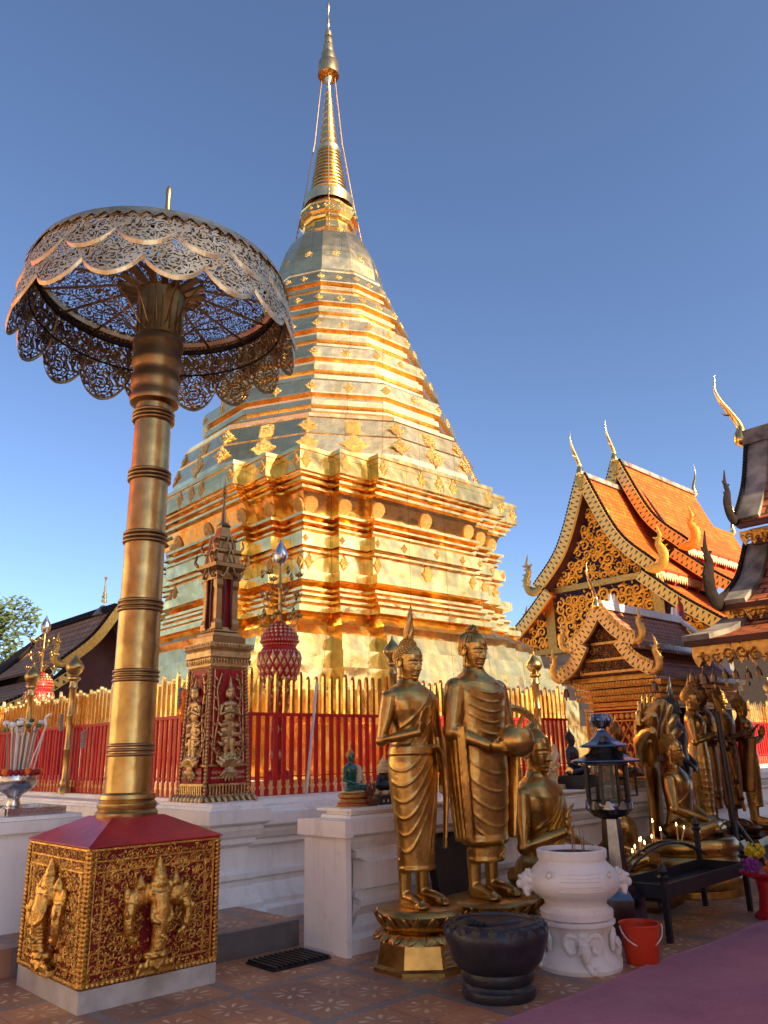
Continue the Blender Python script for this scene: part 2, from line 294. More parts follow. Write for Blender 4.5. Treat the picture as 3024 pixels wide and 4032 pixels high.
# ------------------------------------------------------------------ mesh helpers
class MB:
    def __init__(s): s.v = []; s.f = []; s.uv = {}
    def mark(s): return len(s.v)
    def xf(s, M, i0=0):
        for i in range(i0, len(s.v)): s.v[i] = tuple(M @ Vector(s.v[i]))
        return s
    def box(s, c, d, rz=0, tx=1, ty=1):
        i = len(s.v); x, y, z = d[0]/2, d[1]/2, d[2]/2; R = Matrix.Rotation(rz, 3, 'Z'); C = Vector(c)
        for zz, ax, ay in ((-z, 1, 1), (z, tx, ty)):
            for a, b in ((-1, -1), (1, -1), (1, 1), (-1, 1)): s.v.append(tuple(C + R @ Vector((a*x*ax, b*y*ay, zz))))
        s.f += [(i+3, i+2, i+1, i), (i+4, i+5, i+6, i+7)] + [(i+k, i+(k+1) % 4, i+4+(k+1) % 4, i+4+k) for k in range(4)]
        return s
    def rings(s, R, capa=True, capb=True, closed=True, uv=None):
        i = len(s.v); n = len(R[0])
        for r in R: s.v += [tuple(p) for p in r]
        for k in range(len(R)-1):
            for j in range(n if closed else n-1):
                j2 = (j+1) % n
                s.f.append((i+k*n+j, i+k*n+j2, i+(k+1)*n+j2, i+(k+1)*n+j))
                if uv: s.uv[len(s.f)-1] = [uv(k, j), uv(k, j+1), uv(k+1, j+1), uv(k+1, j)]
        if capa: s.f.append(tuple(reversed(range(i, i+n))))
        if capb: s.f.append(tuple(range(i+(len(R)-1)*n, i+len(R)*n)))
        return s
    def lathe(s, prof, seg=24, c=(0, 0, 0), a0=0, capa=True, capb=True, sx=1, sy=1):
        R = [[(c[0]+r*sx*cos(a0+2*pi*j/seg), c[1]+r*sy*sin(a0+2*pi*j/seg), c[2]+z) for j in range(seg)] for r, z in prof]
        return s.rings(R, capa, capb)
    def sq(s, prof, c=(0, 0, 0), rz=0):
        return s.lathe([(r*sqrt(2), z) for r, z in prof], 4, c, pi/4+rz)
    def tube(s, pts, r, seg=6, flat=1.0, cap=True, up=None):
        pts = [Vector(p) for p in pts]; n = len(pts)
        rs = r if isinstance(r, (list, tuple)) else [r]*n
        T = [(pts[min(i+1, n-1)]-pts[max(i-1, 0)]) for i in range(n)]
        T = [t.normalized() if t.length > 1e-9 else Vector((0, 0, 1)) for t in T]
        if up is None: up = Vector((0, 0, 1)) if abs(T[0].z) < 0.9 else Vector((1, 0, 0))
        u = (Vector(up)-T[0]*T[0].dot(Vector(up))).normalized(); R = []
        for i in range(n):
            u = (u-T[i]*T[i].dot(u)); u = u.normalized() if u.length > 1e-6 else Vector((1, 0, 0)); vv = T[i].cross(u)
            R.append([pts[i]+(u*cos(2*pi*j/seg)*flat+vv*sin(2*pi*j/seg))*rs[i] for j in range(seg)])
        return s.rings(R, cap, cap)
    def ell(s, c, r, seg=12, rn=8, M=None):
        if isinstance(r, (int, float)): r = (r, r, r)
        R = []
        for k in range(rn+1):
            a = -pi/2+pi*k/rn; cc = max(cos(a), 0.02)
            R.append([Vector((r[0]*cc*cos(2*pi*j/seg), r[1]*cc*sin(2*pi*j/seg), r[2]*sin(a))) for j in range(seg)])
        C = Vector(c)
        R = [[C+((M @ p) if M else p) for p in q] for q in R]
        return s.rings(R)
    def prism(s, poly, off):
        off = Vector(off)
        return s.rings([[Vector(p) for p in poly], [Vector(p)+off for p in poly]])
    def face(s, pts, uv=None):
        i = len(s.v); s.v += [tuple(p) for p in pts]; s.f.append(tuple(range(i, i+len(pts))))
        if uv: s.uv[len(s.f)-1] = uv
    def add(s, o, M=None):
        i = len(s.v); fi = len(s.f)
        s.v += [tuple(M @ Vector(p)) for p in o.v] if M else o.v
        s.f += [tuple(k+i for k in f) for f in o.f]
        for k, u in o.uv.items(): s.uv[k+fi] = u
        return s
    def mesh(s, name, mat, smooth=False):
        me = bpy.data.meshes.new(name); me.from_pydata(s.v, [], s.f)
        if s.uv:
            L = me.uv_layers.new(name='UVMap')
            for p in me.polygons:
                u = s.uv.get(p.index)
                if u:
                    for li, q in zip(p.loop_indices, u): L.data[li].uv = q
        if smooth: me.polygons.foreach_set('use_smooth', [True]*len(me.polygons))
        me.materials.append(MAT[mat] if isinstance(mat, str) else mat)
        me.update(); return me
    def build(s, name, mat, parent=None, smooth=False, label=None, recalc=True, angle=None):
        me = s.mesh(name, mat, smooth)
        if recalc:
            import bmesh
            bm = bmesh.new(); bm.from_mesh(me); bmesh.ops.recalc_face_normals(bm, faces=bm.faces); bm.to_mesh(me); bm.free()
        if smooth:
            try: me.set_sharp_from_angle(angle=rad(angle or 42))
            except Exception: pass
        return link(name, me, parent, label)
def link(name, me, parent=None, label=None):
    o = bpy.data.objects.new(name, me); col.objects.link(o)
    if parent: o.parent = parent
    if label: o['label'] = label
    return o
def thing(name, label, cat, loc=(0, 0, 0), rz=0, group=None, scale=1):
    o = bpy.data.objects.new(name, None); col.objects.link(o); o.empty_display_size = 0.1
    o.location = loc; o.rotation_euler = (0, 0, rz); o.scale = (scale,)*3
    return tag(o, label, cat, group)
def tag(o, label, cat, group=None):
    o['label'] = label; o['category'] = cat
    if group: o['group'] = group
    return o
def struct(o): o['kind'] = 'structure'; return o
def copy_tree(o, parent=None):
    c = o.copy(); col.objects.link(c); c.parent = parent
    for ch in list(o.children): copy_tree(ch, c)
    return c
def dup(o, loc, rz, label, scale=None):
    c = copy_tree(o); c.location = loc; c.rotation_euler = (0, 0, rz); c['label'] = label
    if scale: c.scale = (scale,)*3
    return c
def lerp(a, b, t): return a+(b-a)*t
def interp(tab, z):
    for (z0, *p), (z1, *q) in zip(tab, tab[1:]):
        if z <= z1:
            t = max(0, min(1, (z-z0)/(z1-z0))); return [lerp(x, y, t) for x, y in zip(p, q)]
    return list(tab[-1][1:])
def remesh(mb, name, mat, voxel, parent, smooth_it=2):
    me = mb.mesh(name+'_tmp', mat); o = bpy.data.objects.new(name+'_tmp', me); col.objects.link(o)
    m = o.modifiers.new('r', 'REMESH'); m.mode = 'VOXEL'; m.voxel_size = voxel; m.use_smooth_shade = True
    s = o.modifiers.new('s', 'SMOOTH'); s.iterations = smooth_it; s.factor = 0.5
    dg = bpy.context.evaluated_depsgraph_get(); e = o.evaluated_get(dg)
    m2 = bpy.data.meshes.new_from_object(e); m2.name = name
    bpy.data.objects.remove(o); bpy.data.meshes.remove(me)
    m2.materials.clear(); m2.materials.append(MAT[mat])
    m2.polygons.foreach_set('use_smooth', [True]*len(m2.polygons))
    return link(name, m2, parent)
def curve(pts, n=16):
    # Catmull-Rom through pts
    pts = [Vector(p) for p in pts]; P = [pts[0]*2-pts[1]]+pts+[pts[-1]*2-pts[-2]]; out = []
    for i in range(1, len(P)-2):
        for k in range(n):
            t = k/n; a, b, c, d = P[i-1:i+3]
            out.append(0.5*((2*b)+(c-a)*t+(2*a-5*b+4*c-d)*t*t+(3*b-a-3*c+d)*t**3))
    out.append(pts[-1]); return out
def spiral(mb, o, ux, uy, nz, size, turns=1.4, hand=1, rr=0.12, ang=0, seg=4, npt=12, leaf=True):
    pts = []
    for k in range(npt):
        t = k/(npt-1); a = ang+hand*turns*2*pi*t; r = size*(1-t*0.86)
        pts.append(o+(ux*cos(a)+uy*sin(a))*r+nz*(0.05*size))
    mb.tube(pts, [size*rr*(1.15-0.5*k/(npt-1)) for k in range(npt)], seg)
    if leaf:
        for q in range(3):
            a = ang+hand*(0.15+q*0.28)*2*pi; c = o+(ux*cos(a)+uy*sin(a))*size*1.05
            d = (ux*cos(a+hand*0.7)+uy*sin(a+hand*0.7)); mb.tube([c, c+d*size*0.32, c+d*size*0.6+ux*0.0], [size*0.1, size*0.15, size*0.02], 4, 0.6)
def scrollfield(mb, o, ux, uy, nz, W, H, step, inside=lambda u, v: True, size=0.55, rr=0.12, jit=0.25, npt=11):
    o, ux, uy, nz = Vector(o), Vector(ux), Vector(uy), Vector(nz)
    nu, nv = max(1, int(W/step)), max(1, int(H/step)); k = 0
    for i in range(nu):
        for j in range(nv):
            u = (i+0.5)/nu*W+random.uniform(-jit, jit)*step; v = (j+0.5)/nv*H+random.uniform(-jit, jit)*step
            if not inside(u, v): continue
            hand = 1 if (i+j) % 2 else -1
            spiral(mb, o+ux*u+uy*v, ux, uy, nz, step*size*random.uniform(0.75, 1.15), random.uniform(1.1, 1.6), hand, rr, random.uniform(0, 2*pi), 4, npt)
    return mb
def rope(mb, a, b, r, pitch=None):
    a, b = Vector(a), Vector(b); L = (b-a).length; n = max(2, int(L/(pitch or r*1.7)))
    d = (b-a).normalized(); s = d.orthogonal().normalized()
    q = Vector((0, 0, 1)).rotation_difference(d).to_matrix()
    for k in range(n):
        p = a+(b-a)*((k+0.5)/n); mb.ell(p, (r, r*0.85, L/n*0.62), 6, 4, q @ Matrix.Rotation(0.5, 3, 'X'))
    return mb
# ------------------------------------------------------------------ ground
b = MB(); b.face([(-150, -150, 0), (400, -150, 0), (400, 400, 0), (-150, 400, 0)])
struct(b.build('ground', 'floor', recalc=False))
b = MB(); nx = 400; E_ = [(-8+k*0.08, 3.10+0.012*sin(k*0.31)+0.010*sin(k*0.083+1)+random.uniform(-0.004, 0.004)) for k in range(nx)]
for (xa, ya), (xb, yb) in zip(E_, E_[1:]):
    b.face([(xa, -3.5, 0.007), (xb, -3.5, 0.007), (xb, yb-0.03, 0.009), (xa, ya-0.03, 0.009)]); b.face([(xa, ya-0.03, 0.009), (xb, yb-0.03, 0.009), (xb, yb-0.004, 0.014), (xa, ya-0.004, 0.014)]); b.face([(xa, ya-0.004, 0.014), (xb, yb-0.004, 0.014), (xb, yb, 0.0005), (xa, ya, 0.0005)])
o = struct(b.build('carpet_path', 'carpet', recalc=False))
# raised tiled step in front of the plinth
b = MB(); b.box((3.66, 5.86, 0.09), (0.94, 0.88, 0.18)); b.box((-1.1, 6.25+0.1, 0.0875), (8.58, 0.32, 0.175))
b.box((-1.1, 16.5, 0.086), (10.0, 20.0, 0.172))
struct(b.build('step', 'floor'))
b = MB(); b.box((3.67, 5.41, 0.088), (0.92, 0.02, 0.176)); struct(b.build('step_edge', 'concrete'))
b = MB(); b.box((8, 24, -0.2), (60, 1, 0.1)); 
# drain grate
b = MB()
for k in range(12): b.box((3.59+0.0, 4.84+0.0, 0.012), (0.01, 0.01, 0.01))
b = MB(); b.box((3.78, 5.06, 0.006), (0.50, 0.34, 0.012))
for k in range(11): b.box((3.555+k*0.045, 5.06, 0.020), (0.022, 0.33, 0.018))
tag(b.build('drain_grate', 'black'), 'black slotted drain grate in the tiled floor before the white pier', 'drain grate')

# ------------------------------------------------------------------ white plinth with mouldings
PROF = [(0.00, 0.0), (0.00, 0.10), (-0.04, 0.13), (-0.04, 0.17), (-0.13, 0.30), (-0.13, 0.34), (-0.10, 0.36), (-0.10, 0.40), (-0.16, 0.42), (-0.17, 0.60),
        (-0.14, 0.62), (-0.11, 0.63), (-0.11, 0.67), (-0.08, 0.69), (-0.05, 0.74), (-0.05, 0.77), (0.0, 0.79), (0.01, 0.80), (0.01, 0.90), (-0.03, 0.905), (-0.035, 0.925), (-0.06, 0.93), (-0.065, 0.955)]
def moulded(b, poly, prof, top=True):
    # poly: counter-clockwise plan outline; prof: (outset, z)
    n = len(poly); R = []
    for off, z in prof:
        ring = []
        for i in range(n):
            p0, p1, p2 = Vector(poly[i-1]), Vector(poly[i]), Vector(poly[(i+1) % n])
            d1 = (p1-p0).normalized(); d2 = (p2-p1).normalized()
            n1 = Vector((d1.y, -d1.x)); n2 = Vector((d2.y, -d2.x))
            m = (n1+n2)/(1+n1.dot(n2)); q = p1+m*off
            ring.append((q.x, q.y, z))
        R.append(ring)
    b.rings(R, True, top)
t = thing('plinth', 'long white moulded plinth carrying the red and gold fence', 'plinth', (0, 0, 0))
b = MB(); moulded(b, [(3.95, 6.35), (24, 6.35), (24, 24), (3.95, 24)], PROF); o = b.build('moulded_base', 'white', t)
b = MB(); b.box((14.15, 15.35, 0.977), (19.7, 17.4, 0.045)); b.build('upper_ledge', 'white', t)
b = MB(); moulded(b, [(3.80, 6.22), (4.42, 6.22), (4.42, 7.25), (3.80, 7.25)], [(a*0.8, z*1.055+0.002) for a, z in PROF]); b.build('corner_block', 'white', t)
t = thing('parapet_wall', 'low white moulded parapet with flat end, in front of the plinth and behind the statues', 'wall')
pf = [(y, z*1.0) for y, z in PROF]
b = MB()
b.add(MB()); moulded(b, [(4.16, 4.86), (9.30, 4.86), (9.30, 5.24), (4.16, 5.24)], [(a-0.0, z*1.022) for a, z in PROF]); b.build('moulded_body', 'white', t)
b = MB(); moulded(b, [(4.17, 4.83), (4.92, 4.83), (4.92, 5.0), (4.17, 5.0)], [(a, z*1.018) for a, z in PROF]); b.build('end_pilaster', 'white', t)
b = MB(); b.box((6.72, 5.05, 0.985), (5.06, 0.42, 0.02)); b.build('cap_slab', 'white', t)
# flat end slab of the pier (its profile cut shows along the corner)
b = MB(); b.box((4.125, 5.05, 0.43), (0.05, 0.50, 0.86)); b.box((4.10, 5.05, 0.86), (0.08, 0.58, 0.115)); b.build('end_slab', 'white', t)

# white table at the left edge, with tray, silver bowl and sticks
t = thing('offering_table', 'white plastered block table cut by the left photo edge', 'table', (2.49, 7.20, -0.17))
b = MB(); b.box((0, 0, 0.52), (0.78, 1.0, 1.04)); b.build('block', 'white', t)
b = MB(); b.sq([(0.0, 0)], (0, 0, 0)) if False else b.box((0, 0, 1.085), (0.86, 1.08, 0.085)); b.box((0, 0, 1.145), (0.80, 1.02, 0.03)); b.build('top_slab', 'white', t)
t = thing('tray', 'flat dark steel tray on the white table at left', 'tray', (2.55, 7.10, 0.99))
b = MB(); b.box((0, 0, 0.008), (0.42, 0.62, 0.012)); 
for sx, sy, dx, dy in ((0.225, 0, 0.03, 0.66), (-0.225, 0, 0.03, 0.66), (0, 0.325, 0.44, 0.03), (0, -0.325, 0.44, 0.03)): b.box((sx, sy, 0.03), (dx, dy, 0.055))
b.build('tray_body', 'silver', t)
t = thing('silver_bowl', 'embossed silver footed bowl with a flower garland on the steel tray', 'bowl', (2.47, 7.06, 1.01))
b = MB(); b.lathe([(0.10, 0), (0.10, 0.02), (0.055, 0.05), (0.045, 0.10), (0.06, 0.13), (0.13, 0.17), (0.165, 0.21), (0.175, 0.25), (0.165, 0.285), (0.15, 0.29), (0.14, 0.25), (0.0, 0.2)], 28)
b.build('bowl_body', 'silver', t, True)
b = MB()
for k in range(26):
    a = 2*pi*k/26
    b.ell((0.172*cos(a), 0.172*sin(a), 0.305), 0.024, 8, 5)
b.build('red_garland', 'red', t, True)
b = MB()
for k in range(26):
    if k % 4 == 0:
        a = 2*pi*k/26; b.ell((0.178*cos(a), 0.178*sin(a), 0.31), 0.028, 8, 5)
b.build('yellow_blossoms', 'marigold', t, True)
t = thing('stick_bundle', 'bundle of wrapped incense and lotus sticks standing in the silver bowl', 'incense sticks', (2.47, 7.06, 1.24))
for nm, mt, cnt in (('wrapped_stick', 'whiteplastic', 14), ('bamboo_stick', 'stick', 10)):
    b = MB()
    for k in range(cnt):
        a = random.uniform(0, 2*pi); r = random.uniform(0.01, 0.10); l = random.uniform(0.36, 0.50)
        b.tube([(r*cos(a), r*sin(a), -0.05), (r*1.9*cos(a), r*1.9*sin(a), l)], 0.007, 5)
    b.build(nm, mt, t)
b = MB()
for k in range(12):
    a = random.uniform(0, 2*pi); r = random.uniform(0.05, 0.19); b.ell((r*cos(a), r*sin(a), random.uniform(0.40, 0.5)), (0.03, 0.03, 0.022), 7, 5)
b.build('flower_head', 'urnwhite', t, True)
b = MB()
for k in range(7):
    a = random.uniform(0, 2*pi); r = random.uniform(0.05, 0.19); b.ell((r*cos(a), r*sin(a), random.uniform(0.40, 0.49)), (0.026, 0.03, 0.018), 7, 5)
b.build('green_leaf', 'greenstem', t, True)
b = MB(); b.tube([(0.02, -0.10, -0.02), (0.10, -0.27, 0.44)], 0.006, 5); b.tube(curve([(0.10, -0.27, 0.44), (0.10, -0.25, 0.50), (0.12, -0.31, 0.53)], 5), [0.012]*10+[0.006], 5); b.build('loose_stick', 'whiteplastic', t)

# ------------------------------------------------------------------ fence
def bud_prof(s): return [(0.045*s, 0), (0.06*s, 0.02*s), (0.05*s, 0.035*s), (0.095*s, 0.075*s), (0.125*s, 0.13*s), (0.12*s, 0.17*s), (0.09*s, 0.215*s), (0.05*s, 0.26*s), (0.022*s, 0.30*s), (0.004*s, 0.36*s)]
def fence(name, label, p0, p1, nrm, posts, swap=0.108, group='fence sections round the stupa'):
    p0, p1 = Vector(p0), Vector(p1); L = (p1-p0).length; d = (p1-p0).normalized(); ang = atan2(d.y, d.x)
    t = thing(name, label, 'fence', (p0.x, p0.y, 1.0), ang, group)
    n = int(L/swap); R, G, F = MB(), MB(), MB()
    for k in range(n):
        x = (k+0.5)*L/n; h = random.uniform(-0.03, 0.03)
        dx = random.uniform(-0.006, 0.006)
        R.box((x+dx*0.5, random.uniform(-0.006, 0.006), 0.47), (0.05+random.uniform(-0.003, 0.003), 0.022, 0.72), random.uniform(-0.10, 0.10)); R.prism([(x-0.025, -0.011, 0.11), (x, -0.011, 0.055), (x+0.025, -0.011, 0.11)], (0, 0.022, 0))
        R.box((x, 0, 0.045), (0.05, 0.022, 0.09)) if False else None
        R.prism([(x-0.028, -0.012, 0.0), (x+0.028, -0.012, 0.0), (x+0.028, -0.012, 0.06), (x, -0.012, 0.105), (x-0.028, -0.012, 0.06)], (0, 0.02, 0))
        F.prism([(x-0.05, -0.006, 0.0), (x+0.05, -0.006, 0.0), (x+0.05, -0.006, 0.15), (x+0.03, -0.006, 0.15), (x+0.03, -0.006, 0.065), (x, -0.006, 0.115), (x-0.03, -0.006, 0.065), (x-0.03, -0.006, 0.15), (x-0.05, -0.006, 0.15)], (0, 0.012, 0))
        z0 = 0.83; z1 = 1.235+h+(0.045 if k % 3 == 0 else 0)
        w_ = 0.034
        G.rings([[(x+dx+w_*q*0.5*a, bb*0.018, z) for a, bb in ((-1, -1), (1, -1), (1, 1), (-1, 1))] for q, z in ((1.2, z0), (1.0, z0+0.06), (1, z1-0.06), (0.86, z1-0.025), (0.45, z1), (0.1, z1+0.012))])
        G.box((x, 0, z1-0.10), (0.044, 0.042, 0.012)); G.box((x, 0, z1-0.135), (0.042, 0.04, 0.01))
    R.box((L/2, 0.0, 0.82), (L, 0.05, 0.035)); R.box((L/2, 0.0, 0.185), (L, 0.014, 0.012))
    R.build('red_pickets', 'fencered', t); G.build('gilded_picket_tips', 'leafgold', t); F.build('gilded_picket_feet', 'palegold', t)
    pm = MB(); pm.lathe([(0.085, 0), (0.085, 0.05), (0.06, 0.08), (0.07, 0.12), (0.055, 0.16), (0.045, 0.18), (0.045, 0.52), (0.052, 0.53), (0.052, 0.55), (0.045, 0.56), (0.045, 0.93), (0.054, 0.95), (0.054, 0.98), (0.045, 1.0), (0.045, 1.30), (0.062, 1.32), (0.05, 1.35), (0.05, 1.40), (0.085, 1.43), (0.085, 1.45), (0.05, 1.46)], 14)
    bm_ = MB(); bm_.lathe(bud_prof(0.95), 18)
    pme = None
    for x in posts:
        if pme is None:
            po = pm.build('post', 'brass', t, True); po.location = (x, -0.10, 0); bo = bm_.build('bud_finial', 'brass', po, True); bo.location = (0, 0, 1.45); pme = po
        else:
            po = pme.copy(); col.objects.link(po); po.parent = t; po.location = (x, -0.10, 0); bo = pme.children[0].copy(); col.objects.link(bo); bo.parent = po
    return t
fence('picket_fence', 'red picket fence with gilded tips running left behind the tall parasol', (4.42, 24, 0), (4.42, 7.5, 0), None, [11.9, 13.4])
fence('picket_fence', 'red picket fence with gilded tips behind the standing statues', (4.75, 7.15, 0), (10.55, 7.15, 0), None, [2.05, 4.95])
fence('picket_fence', 'sunlit gilded picket fence glimpsed behind the dark statues at far right', (12.6, 7.15, 0), (18.4, 7.15, 0), None, [0.2, 5.6])
# white garlands hung on the fence
for i, (x, y, z, lab) in enumerate(((4.30, 10.1, 1.74, 'dry white garland hung on the fence rail right of the left brass post'), (4.30, 10.85, 1.98, 'dry white garland hung high beside the left brass post'), (4.30, 7.72, 2.1, 'dry white garland hung on fence tips beside the carved red tower'))):
    b = MB(); 
    for k in range(9): b.ell((0, 0, -k*0.024), (0.035+0.006*(k % 2), 0.03, 0.016), 8, 5)
    b.tube([(0, 0, 0), (0.05, -0.02, 0.07)], 0.006, 5)
    o = b.build('garland', 'garland', None, True); o.location = (x, y, z); tag(o, lab, 'garland', 'garlands hung on the fence')
b = MB()
for k in range(10): b.ell((0, random.uniform(-0.03, 0.03), -k*0.03), 0.045, 8, 5)
o = b.build('garland', 'marigold', None, True); o.location = (4.30, 7.62, 2.05); tag(o, 'orange marigold garland hung on the fence beside the carved red tower', 'garland', 'garlands hung on the fence')
# thin white pole against the fence
b = MB(); b.tube([(5.45, 7.02, 1.0), (5.62, 7.06, 2.18)], 0.016, 8); o = b.build('white_pole', 'whiteplastic'); tag(o, 'thin white pole leaning on the fence right of the carved tower', 'pole')

# ------------------------------------------------------------------ golden stupa (chedi)
CH = thing('stupa', 'towering golden stupa with stepped redented base and tapering ringed spire', 'stupa', (12.72, 15.45, 0), rad(-1.5))
def redent(s, z):
    c = 0.455*s; dl = 0.072*s; dp = (s-c)/2-dl
    q = [(c, -s), (c, -s+dl), (c+dp, -s+dl), (c+dp, -s+2*dl), (s-2*dl, -s+2*dl), (s-2*dl, -c-dp), (s-dl, -c-dp), (s-dl, -c), (s, -c)]
    out = []
    for k in range(4):
        for x, y in q:
            for _ in range(k): x, y = -y, x
            out.append((x, y, z))
    return out
def body(name, prof, mat='leafgold'):
    b = MB(); b.rings([redent(s, z) for s, z in prof]); return b.build(name, mat, CH)
body('stepped_base', [(5.15, 0.99), (5.15, 1.9), (5.0, 1.92), (5.0, 2.5), (4.82, 2.52), (4.78, 2.92), (4.6, 2.94), (4.56, 3.27), (4.38, 3.29), (4.32, 3.60), (4.15, 3.62), (4.2, 3.80)])
body('lower_mouldings', [(4.2, 3.80), (4.12, 3.86), (3.9, 4.02), (3.84, 4.09), (3.96, 4.10), (3.96, 4.22), (3.80, 4.26), (3.86, 4.30), (3.86, 4.36), (3.70, 4.40), (3.78, 4.45), (3.78, 4.50), (3.62, 4.55), (3.68, 4.58), (3.68, 4.64), (3.6, 4.68), (3.82, 4.76), (3.82, 4.95), (3.62, 4.97)])
body('waist_panel', [(3.62, 4.97), (3.56, 5.0), (3.56, 5.37), (3.66, 5.39), (3.66, 5.44), (3.56, 5.46), (3.56, 5.49), (3.72, 5.50), (3.72, 5.78), (3.55, 5.80)])
body('upper_mouldings', [(3.55, 5.80), (3.5, 5.84), (3.6, 5.88), (3.6, 5.93), (3.5, 5.96), (3.66, 6.0), (3.66, 6.05), (3.54, 6.08), (3.72, 6.14), (3.72, 6.20), (3.52, 6.23)])
body('frieze', [(3.52, 6.23), (3.48, 6.26), (3.62, 6.60), (3.66, 6.68)])
body('cornice', [(3.66, 6.68), (3.80, 6.70), (3.80, 6.76), (3.74, 6.78), (3.9, 6.82), (3.9, 6.88), (3.84, 6.90), (3.98, 6.93), (3.98, 6.97), (4.06, 6.985), (4.03, 7.42), (4.06, 7.43), (4.06, 7.52), (3.3, 7.62)])
A0 = rad(225)
def octa(name, prof, mat='palegold', seg=12, smooth=False):
    b = MB(); b.lathe(prof, seg, (0, 0, 0), A0); return b.build(name, mat, CH, smooth)
octa('octagon_skirt', [(4.12, 7.45), (4.12, 7.68), (4.0, 8.12), (4.02, 8.15), (3.96, 8.16), (3.84, 8.58), (3.86, 8.61), (3.78, 8.63), (3.80, 8.72), (3.50, 8.90)])
tiers = [(3.39, 9.74, 3.46, 9.38, 8.70, 3.66), (2.97, 10.84, 3.04, 10.52, 9.74, 3.34), (2.54, 11.87, 2.62, 11.53, 10.84, 2.92), (2.17, 12.82, 2.27, 12.51, 11.87, 2.48), (1.76, 13.74, 1.93, 13.32, 12.82, 2.10)]
for Rt, zt, Rb, zb, z0, R0 in tiers:
    h = zb-z0; g = Rb-0.16
    octa('octagon_tier', [(R0, z0), (R0-0.04, z0+h*0.10), (g+0.10, z0+h*0.30), (g+0.1, z0+h*0.32), (g+0.1, z0+h*0.44), (g-0.02, z0+h*0.46), (g-0.03, z0+h*0.58), (g+0.10, z0+h*0.60), (g+0.09, z0+h*0.80), (g-0.04, z0+h*0.83), (g-0.02, z0+h*0.96), (Rb, zb), (Rb, zb+0.03), (Rt+0.02, zt-0.02), (Rt, zt)])
octa('bell', [(1.74, 13.73), (1.76, 13.78), (1.74, 13.86), (1.62, 13.89), (1.61, 13.95), (1.56, 14.35), (1.46, 14.75), (1.32, 15.15), (1.16, 15.48), (1.02, 15.68), (0.94, 15.76)])
octa('throne', [(0.92, 15.74), (0.74, 15.78), (0.72, 15.9), (0.76, 15.92), (0.76, 15.98), (0.70, 16.0), (0.68, 16.22), (0.74, 16.25), (0.78, 16.3), (0.78, 16.36), (0.88, 16.42), (0.86, 16.66), (0.88, 16.70), (0.6, 16.74)], 'leafgold')
b = MB(); b.lathe([(0.62, 16.72), (0.60, 16.85), (0.66, 16.88), (0.66, 16.93), (0.60, 16.96), (0.62, 17.05), (0.58, 17.1), (0.56, 17.25), (0.5, 17.3)], 28); b.build('drum', 'leafgold', CH, True)
b = MB(); b.lathe([(0.74, 17.0), (0.74, 17.32), (0.64, 17.42), (0.52, 17.44), (0.50, 17.42), (0.62, 17.39), (0.71, 17.31), (0.71, 17.0)], 28, capa=False, capb=False); b.build('skirt_band', 'palegold', CH, True)
pr = [(0.54, 17.42)]
n = 12
for k in range(n):
    z = 17.46+k*(19.08-17.46)/n; r = lerp(0.56, 0.345, k/n); h = (19.08-17.46)/n
    pr += [(r*0.86, z), (r*0.86, z+h*0.38), (r, z+h*0.45), (r*1.02, z+h*0.7), (r, z+h*0.92), (r*0.86, z+h*0.96)]
b = MB(); b.lathe(pr, 24); b.build('ringed_spire', 'leafgold', CH, True)
pr = [(0.36, 19.06), (0.37, 19.2), (0.27, 19.24)]
for k in range(9):
    z = 19.26+k*0.27; r = lerp(0.262, 0.058, k/9)
    pr += [(r, z), (r*0.97, z+0.20), (r*1.06, z+0.21), (r*1.06, z+0.25)]
pr += [(0.045, 21.72), (0.05, 21.8), (0.12, 21.92), (0.14, 22.05), (0.06, 22.2), (0.02, 22.3)]
b = MB(); b.lathe(pr, 20); b.build('spire_cone', 'palegold', CH, True)
UM = []
for k, (r, z0, z1) in enumerate(((0.335, 22.1, 22.62), (0.24, 22.66, 22.98), (0.18, 23.02, 23.32), (0.14, 23.38, 23.62), (0.115, 23.7, 23.92))):
    b = MB(); b.lathe([(r*1.0, z0), (r*0.98, z1-0.05), (r*0.86, z1), (r*0.1, z1+0.02), (r*0.1, z1), (r*0.84, z1-0.02), (r*0.95, z1-0.06), (r*0.97, z0)], 22, capa=False, capb=False); b.build('tiered_parasol', 'palegold', CH, True)
b = MB(); b.tube([(0, 0, 21.9), (0, 0, 24.5)], 0.025, 8); b.lathe([(0.02, 24.1), (0.06, 24.2), (0.03, 24.3), (0.05, 24.4), (0.02, 24.5), (0.015, 24.72), (0.05, 24.85), (0.065, 24.98), (0.03, 25.12), (0.002, 25.2)], 12)
b.prism([(0.0, 0.005, 24.62), (0.10, 0.005, 24.80), (0.02, 0.005, 24.66)], (0, -0.01, 0)); b.build('crown_finial', 'palegold', CH, True)
for a in (232, 322, 52, 142):
    a = rad(a); b = MB(); pts = [(0.2*cos(a), 0.2*sin(a), 22.1), (0.42*cos(a), 0.42*sin(a), 19.5), (0.72*cos(a), 0.72*sin(a), 17.4), (1.02*cos(a), 1.02*sin(a), 15.62)]
    b.tube(pts, 0.017, 5)
    for k in range(9):
        q = Vector(pts[2]).lerp(Vector(pts[3]), k/9); b.ell(q, (0.03, 0.03, 0.045), 6, 4)
    b.build('stay_chain', 'brass_ring', CH)
